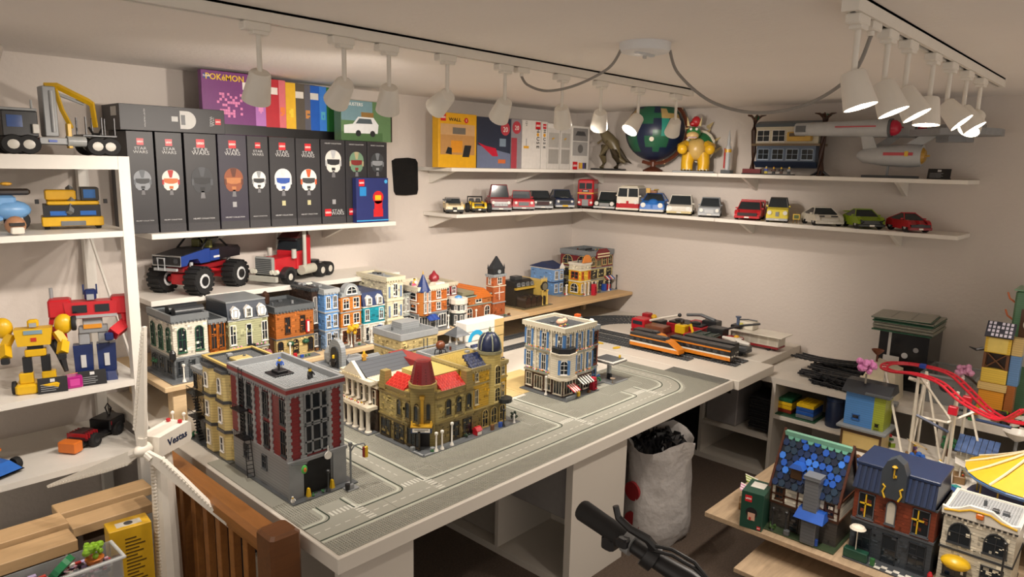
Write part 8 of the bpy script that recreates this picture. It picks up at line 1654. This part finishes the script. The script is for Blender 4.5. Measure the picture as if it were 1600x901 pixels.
# ------------------------------------------------------------ clutter of the little fairground on the table
rnd = random.Random(44)
spots = [(2.76, .86), (2.79, .76), (2.86, .87), (2.94, .82), (2.80, .64), (2.86, .56), (2.96, .50), (2.78, .5), (2.78, .40), (3.02, .72), (2.97, .9), (3.22, .88), (3.02, .60), (3.14, .64), (3.05, .46), (2.9, .68), (3.12, .54), (3.3, .8), (3.24, .66), (3.3, .55), (2.56, 1.07), (2.47, 1.05)]
kinds = ['stall', 'tree', 'figure', 'rock', 'figure', 'tree', 'stall']; cn_ = ['red', 'blue', 'yellow', 'white', 'green', 'orange', 'teal', 'purple', 'brown', 'lime', 'pink']; ch_ = ['#b8242c', '#2a5aa8', '#d8ae24', '#ddd8cc', '#2f7a44', '#d8742a', '#2a8a8a', '#6a4a90', '#6a4428', '#8aa82a', '#cf7fb4']
where = 'behind the smithy roof,by the table corner behind the smithy,between smithy and coaster,under the coaster left bend,behind the navy shop,under the coaster middle,beside the blue roof kiosk,behind the gable of the navy shop,beside the navy roof,near the blue cabin,left of the blue cabin,at the foot of the blue cabin,under the right coaster drop,in front of the stacked tower house,near the kiosk corner,between coaster posts,beside the carousel tent,at the back of the table,in front of the carousel tent,under the green clock house,beside the lime shrub,behind the small green box'.split(',')
for i, (x, y) in enumerate(spots):
    k = kinds[i % 7]; c = i % 11; z0 = (FB if i < 20 else TB)+.0004
    if k == 'stall':
        t = thing('market_stall', '%s market stall %s' % (cn_[c], where[i]), 'toy stall', (x, y, z0), rnd.uniform(-1, 1)); ob('counter', G().rb(-.03, -.02, 0, .03, .02, .03, .002), P('#8a6a44'), t)
        for sx in (-.026, .026): ob('post', G().cyl((sx, .0, .03), (sx, .0, .07), .003, n=6), WT, t)
        awning(t, -.036, .036, .02, .066, .05, .018, (ch_[c], '#e6e1d6'), 6); flowers(t, -.025, .025, -.006, .034, n=8, seed=i)
    elif k == 'tree':
        t = thing('toy_tree', '%s toy tree %s' % (cn_[c], where[i]), 'toy tree', (x, y, z0)); ob('trunk', G().cyl((0, 0, 0), (0, 0, .04), .006, n=8), P('#5a3a24'), t); bush(t, 0, 0, .035, .024, ch_[c] if c in (1, 4, 9, 10) else '#2f6b44', 20, 'crown', i)
    elif k == 'rock':
        t = thing('brick_heap', '%s heap of loose bricks %s' % (cn_[c], where[i]), 'brick heap', (x, y, z0)); 
        for j in range(14): ob('brick', G().rb(-.014, -.008, 0, .014, .008, .0115, .001), P(ch_[(c+j*3) % 11]), t, (rnd.uniform(-.035, .035), rnd.uniform(-.03, .03), (j // 6)*.0118), (0, 0, rnd.uniform(0, 3)))
    else:
        figure('minifigure with %s shirt %s' % (cn_[c], where[i]), x, y, z0, ch_[c], ch_[(c+4) % 11], ch_[(c+8) % 11], rnd.uniform(-2, 0), 1.1)
t = thing('red_ramp', 'curled red track piece lying among the fairground stalls', 'toy piece', (2.84, .745, FB+.0004)); ob('curl', G().tube([(.05*math.cos(a)*1.4, .05*math.sin(a), .012+.006*a) for a in [k*.5 for k in range(12)]], .007, 6), RC, t, smooth=True)
for i, (px, py, c) in enumerate(((1585, 690, 'white'), (1560, 640, 'dark'), (1500, 600, 'grey'), (1590, 600, 'black'))):
    p = XP(px, py, 3.47); z0 = CT
    t = thing('brick_heap', '%s heap of loose parts on the cabinet beside the stacked tower house' % c, 'brick heap', (3.47, p.y-.02*i, z0))
    for j in range(22): ob('brick', G().rb(-.016, -.009, 0, .016, .009, .0115, .001), P({'white': '#ddd8cc', 'dark': '#2a2c2f', 'grey': '#85898b', 'black': '#17171a'}[c] if j % 4 else ch_[j % 11]), t, (rnd.uniform(-.04, .04), rnd.uniform(-.035, .035), (j // 6)*.0118), (0, 0, rnd.uniform(0, 3)))
t = thing('satellite_dish', 'white dish piece at the right picture edge beside the coaster', 'toy piece', tuple(XP(1588, 690, 3.3).xy)+(FB+.0004,)); dz = XP(1588, 690, 3.3).z-FB
ob('post', G().cyl((0, 0, 0), (0, 0, dz), .006, n=8), P('#8d9092'), t); ob('dish', G().lathe((0, 0, dz), [(.006, 0), (.034, .018), (.05, .04), (.046, .04), (.03, .022)], 16), P('#e3dfd6'), t, smooth=True)
for i in range(11):
    x, y = 2.75+.6*((i*37) % 16)/16, .86-.6*((i*11) % 16)/16
    t = thing('toy_crate', 'small %s crate with %s lid among the fairground pieces' % (cn_[i], cn_[(i+5) % 11]), 'toy crate', (x, y, FB+.0004), rnd.uniform(0, 3), 'crates among the fairground pieces')
    ob('box', G().rb(-.012, -.01, 0, .012, .01, .02, .001), P(ch_[i % 11]), t); ob('lid', G().rb(-.013, -.011, .02, .013, .011, .024, .001), P(ch_[(i+5) % 11]), t)
# ------------------------------------------------------------ wind turbine
d_ = ray(1040, 262); d_.z = 0; d_.normalize(); hub = CAM + ray(222, 703)*(2.02/FPX); ang = math.atan2(d_.y, d_.x)
t = thing('wind_turbine', 'tall white brick wind turbine with three studded blades', 'toy wind turbine', (hub.x+d_.x*.075, hub.y+d_.y*.075, 0), ang); hz_ = hub.z; TW = M('#e6e0d4', .4, amt=.03)
ob('tower', G().lathe((0, 0, 0), [(.042, 0), (.038, hz_*.5), (.030, hz_-.03)], 12), TW, t)
g = G()
for k in range(60): g.box(-.0415+.0000, -.006, .03+k*(hz_-.08)/60, -.034, .006, .03+(k+.5)*(hz_-.08)/60)
ob('tower_ridge', g, TW, t, kind='stuff'); ob('foot', G().rb(-.05, -.05, 0, .05, .05, .012, .004), TW, t)
na = ob('nacelle', G().pr([(-.055, -.03), (-.045, .03), (.085, .034), (.095, .026), (.095, -.02), (.085, -.032)], 'y', -.036, .036), TW, t, (0, 0, hz_))
text('Vestas', .030, P('#1c2a4a'), na, (.03, -.0366, .0), FRONT, off=.0006, sx=1.1); ob('nacelle_studs', G().studs(.0905, 0, 1, 1, 0, .001) if False else G().box(.095, -.03, -.015, .097, .03, .022), TW, na)
for y in (-.02, .02): ob('red_beacon', G().rb(.06, y-.005, .034, .07, y+.005, .044, .001), P('#c0202a'), na); ob('sensor', G().cyl((.085, y, .034), (.085, y, .05), .002, n=6).sph((.085, y, .055), .006, 8, 6), TW, na)
ob('hub', G().lathe((0, 0, 0), [(.02, 0), (.022, .02), (.014, .04), (.003, .048)], 14).xf(Matrix.Translation((-.055, 0, hz_)) @ Matrix.Rotation(R(-90), 4, 'Y')), TW, t, smooth=True)
for k, (a, ln) in enumerate(((6, .37), (126, .37), (246, .37))):     # blades turn in the plane across the axis
    bm = Matrix.Translation((-.075, 0, hz_)) @ Matrix.Rotation(R(a), 4, 'X')
    g = G().pr([(-.011, .012), (.011, .012), (.026, .07), (.024, .14), (.006, ln), (-.002, ln), (-.010, .1)], 'x', -.006, .006).xf(bm)
    bl_ = ob('blade', g, TW, t)
    g = G()
    for j in range(26):
        f = .06+j*(ln-.07)/26; w0 = .024*(1-(f-.06)/ln)+.002; g.box(-.0085, w0-.008, f, .0085, w0, f+.007)
    ob('blade_studs', g.xf(bm), TW, bl_, kind='stuff'); ob('blade_root', G().cyl((0, 0, .0), (0, 0, .04), .013, n=10).xf(bm), TW, bl_)
# ------------------------------------------------------------ planks, boxes and bin beside it
PK = M('#d0ad80', .6, 'wood', amt=.14)
def plank(label, a, b, y, th=.03, dp=.09):
    p0 = YP(*a, y); p1 = YP(*b, y); x0, x1 = p0.x, p1.x; z = (p0.z+p1.z)/2
    tag(ob('plank', G().rb(0, 0, -th, x1-x0, dp, 0, .002), PK, loc=(x0, y, z)), label, 'plank'); return x0, x1, z-th
pk = [plank('upper pale pine plank beside the shelving post', (92, 803), (238, 760), 2.52), plank('short pine plank nearest the turbine tower', (113, 825), (240, 787), 2.40, .032), plank('long pine plank running out at the left edge', (-60, 860), (108, 822), 2.30), plank('lowest pine plank with end grain in front of the others', (-60, 895), (122, 848), 2.19, .035)]
for (x0, x1, zb), y in zip(pk, (2.52, 2.40, 2.30, 2.19)):
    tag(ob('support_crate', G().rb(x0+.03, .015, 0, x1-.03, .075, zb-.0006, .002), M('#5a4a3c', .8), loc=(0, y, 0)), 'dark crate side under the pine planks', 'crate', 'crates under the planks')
q = YP(203, 822, 2.08); t = thing('set_box', 'yellow box with brown print beside the turbine tower', 'box', (YP(170, 830, 2.08).x, 2.08, 0), R(-6)); zt_ = YP(203, 822, 2.08).z; w_ = YP(236, 830, 2.08).x-YP(170, 830, 2.08).x
ob('carton', G().rb(0, 0, 0, w_, .07, zt_, .0015), P('#d8aa1c', .45), t); ob('top_window', G().rb(w_*.2, .015, zt_-.0004, w_*.8, .045, zt_+.0008, .0003), P('#c9c4b8'), t); ob('top_oval', G().cyl((w_*.5, .03, zt_), (w_*.5, .03, zt_+.0014), .012, n=14), P('#3a3a3c'), t)
for k in range(14): ob('print_line', G().box(w_*.35, -.0006, zt_*.93-k*.011, w_*(.62+.25*((k*7) % 5)/5), .0004, zt_*.93-k*.011+.004), P('#5a4414'), t)
ob('picture_print', G().box(w_*.02, -.0006, zt_*.5, w_*.22, .0004, zt_*.86), P('#8a5a2a'), t)
t = thing('clear_bin', 'clear plastic bin filled with green plant pieces and bits at the lower left', 'storage bin', (YP(95, 880, 1.98).x-.12, 1.95, 0)); zt_ = YP(180, 862, 1.98).z; bw = YP(186, 870, 1.98).x-YP(95, 880, 1.98).x+.12
ob('shell', G().box(0, 0, 0, bw, .003, zt_).box(0, .1, 0, bw, .103, zt_).box(0, .003, 0, .003, .1, zt_).box(bw-.003, .003, 0, bw, .1, zt_).box(0, 0, 0, bw, .103, .003), M('#c4cacc', .12, alpha=.35), t); ob('rim', G().rb(-.006, -.008, zt_-.008, bw+.008, .0, zt_, .002).rb(bw, 0, zt_-.008, bw+.008, .108, zt_, .002), M('#dfe2e2', .15, alpha=.7), t)
g = G(); rnd = random.Random(6)
for j in range(220): g.mat(j % 6); s = rnd.uniform(.008, .018); g.cb(rnd.uniform(.01, bw-.02), rnd.uniform(.015, .085), zt_*.9+rnd.uniform(0, .03), s, s*.7, s*.5)
ob('loose_pieces', g, [P(c) for c in ('#e3dfd6', '#b8a8d0', '#d8a8b8', '#8a8d90', '#b83a34', '#2a2c2f')], t, kind='stuff')
pc_ = YP(98, 876, 1.99); ob('green_disc', G().cyl((pc_.x-t.location.x, .03, zt_-.0), (pc_.x-t.location.x-.01, .04, zt_+.012), .035, n=18), P('#1f7a4a'), t); bush(t, bw*.78, .04, zt_+.005, .022, '#8ab82a', 18, 'lime_plant', 3); ob('orange_pot', G().lathe((bw*.78, .04, zt_-.02), [(.016, 0), (.024, .02), (.02, .022)], 10), P('#c8702a'), t)
# ------------------------------------------------------------ bicycle handlebar in the foreground
def dp(px, py, d): return CAM + ray(px, py)*(d/FPX)
A_, B_, C_, D_, E_ = dp(908, 795, 1.16), dp(978, 843, 1.10), dp(1020, 872, 1.07), dp(1075, 905, 1.04), dp(1150, 960, 1.0)
base = Vector((E_.x+.05, E_.y-.1, 0)); t = thing('bicycle', 'black bicycle handlebar with rubber grip in the foreground', 'bicycle', base)
L_ = lambda p: Vector(p)-base
ob('grip', G().tube([L_(A_), L_(A_.lerp(B_, .04)), L_(A_.lerp(B_, .5)), L_(B_)], [.0155, .0175, .0165, .0165], 14), M('#1c1b1b', .8), t, smooth=True)
ob('grip_clamp', G().tube([L_(B_), L_(B_.lerp(C_, .3))], .0185, 14), P('#8d8f90', .35), t, smooth=True)
other = E_ + (E_-A_)*1.0
ob('bar', G().tube([L_(B_), L_(C_), L_(D_), L_(E_), L_(E_+(E_-D_)*.8), L_(E_+(E_-C_)*1.3)], [.012, .013, .016, .016, .014, .012], 12), M('#202022', .4), t, smooth=True)
lv = [dp(962, 790, 1.07), dp(966, 808, 1.07), dp(985, 826, 1.06), dp(1012, 842, 1.05), dp(1022, 856, 1.055)]
ob('brake_lever', G().tube([L_(p) for p in lv], [.005, .0055, .006, .007, .008], 8), M('#1b1b1d', .4), t, smooth=True); ob('brake_clamp', G().tube([L_(dp(1008, 862, 1.075)), L_(dp(1024, 874, 1.07))], .021, 12), M('#222224', .4), t, smooth=True)
ob('shifter', G().rb(-.016, -.012, -.012, .016, .012, .012, .004), M('#1b1b1d', .45), t, tuple(L_(dp(956, 845, 1.12)))); ob('thumb_pad', G().rb(-.011, -.01, -.008, .011, .01, .008, .003), M('#1b1b1d', .45), t, tuple(L_(dp(975, 846, 1.085))))
for k in range(2): ob('cable', G().tube([L_(dp(1022, 852+k*8, 1.05)), L_(dp(1050, 858+k*9, 1.04)), L_(dp(1085, 878+k*9, 1.03)), L_(dp(1115, 915, 1.02))], .0028, 6), M('#161618', .5), t, smooth=True)
st = E_+Vector((.04, -.02, -.05)); fk = Vector((E_.x+.10, E_.y-.12, .34))
ob('stem', G().tube([L_(E_), L_(st), L_(st+Vector((0, 0, -.12)))], .02, 10), M('#202022', .4), t); ob('fork', G().tube([L_(st+Vector((0, 0, -.12))), L_(Vector((fk.x, fk.y, .70))), L_(fk)], .016, 8), M('#202022', .4), t)
axd = (Vector((A_.x-E_.x, A_.y-E_.y, 0))).normalized(); ob('front_wheel', G().tube([L_(fk)+Vector((-axd.y*.318*math.cos(a), axd.x*.318*math.cos(a), .318*math.sin(a))) for a in [2*math.pi*i/32 for i in range(32)]], .022, 8, True), RUBBER, t, smooth=True)
ob('wheel_hub', G().tube([L_(fk)-axd*.05, L_(fk)+axd*.05], .02, 10), CHROME, t)
for k in range(12):
    a = 2*math.pi*k/12; ob('spoke', G().tube([L_(fk), L_(fk)+Vector((-axd.y*.31*math.cos(a), axd.x*.31*math.cos(a), .31*math.sin(a)))], .0012, 4), CHROME, t)
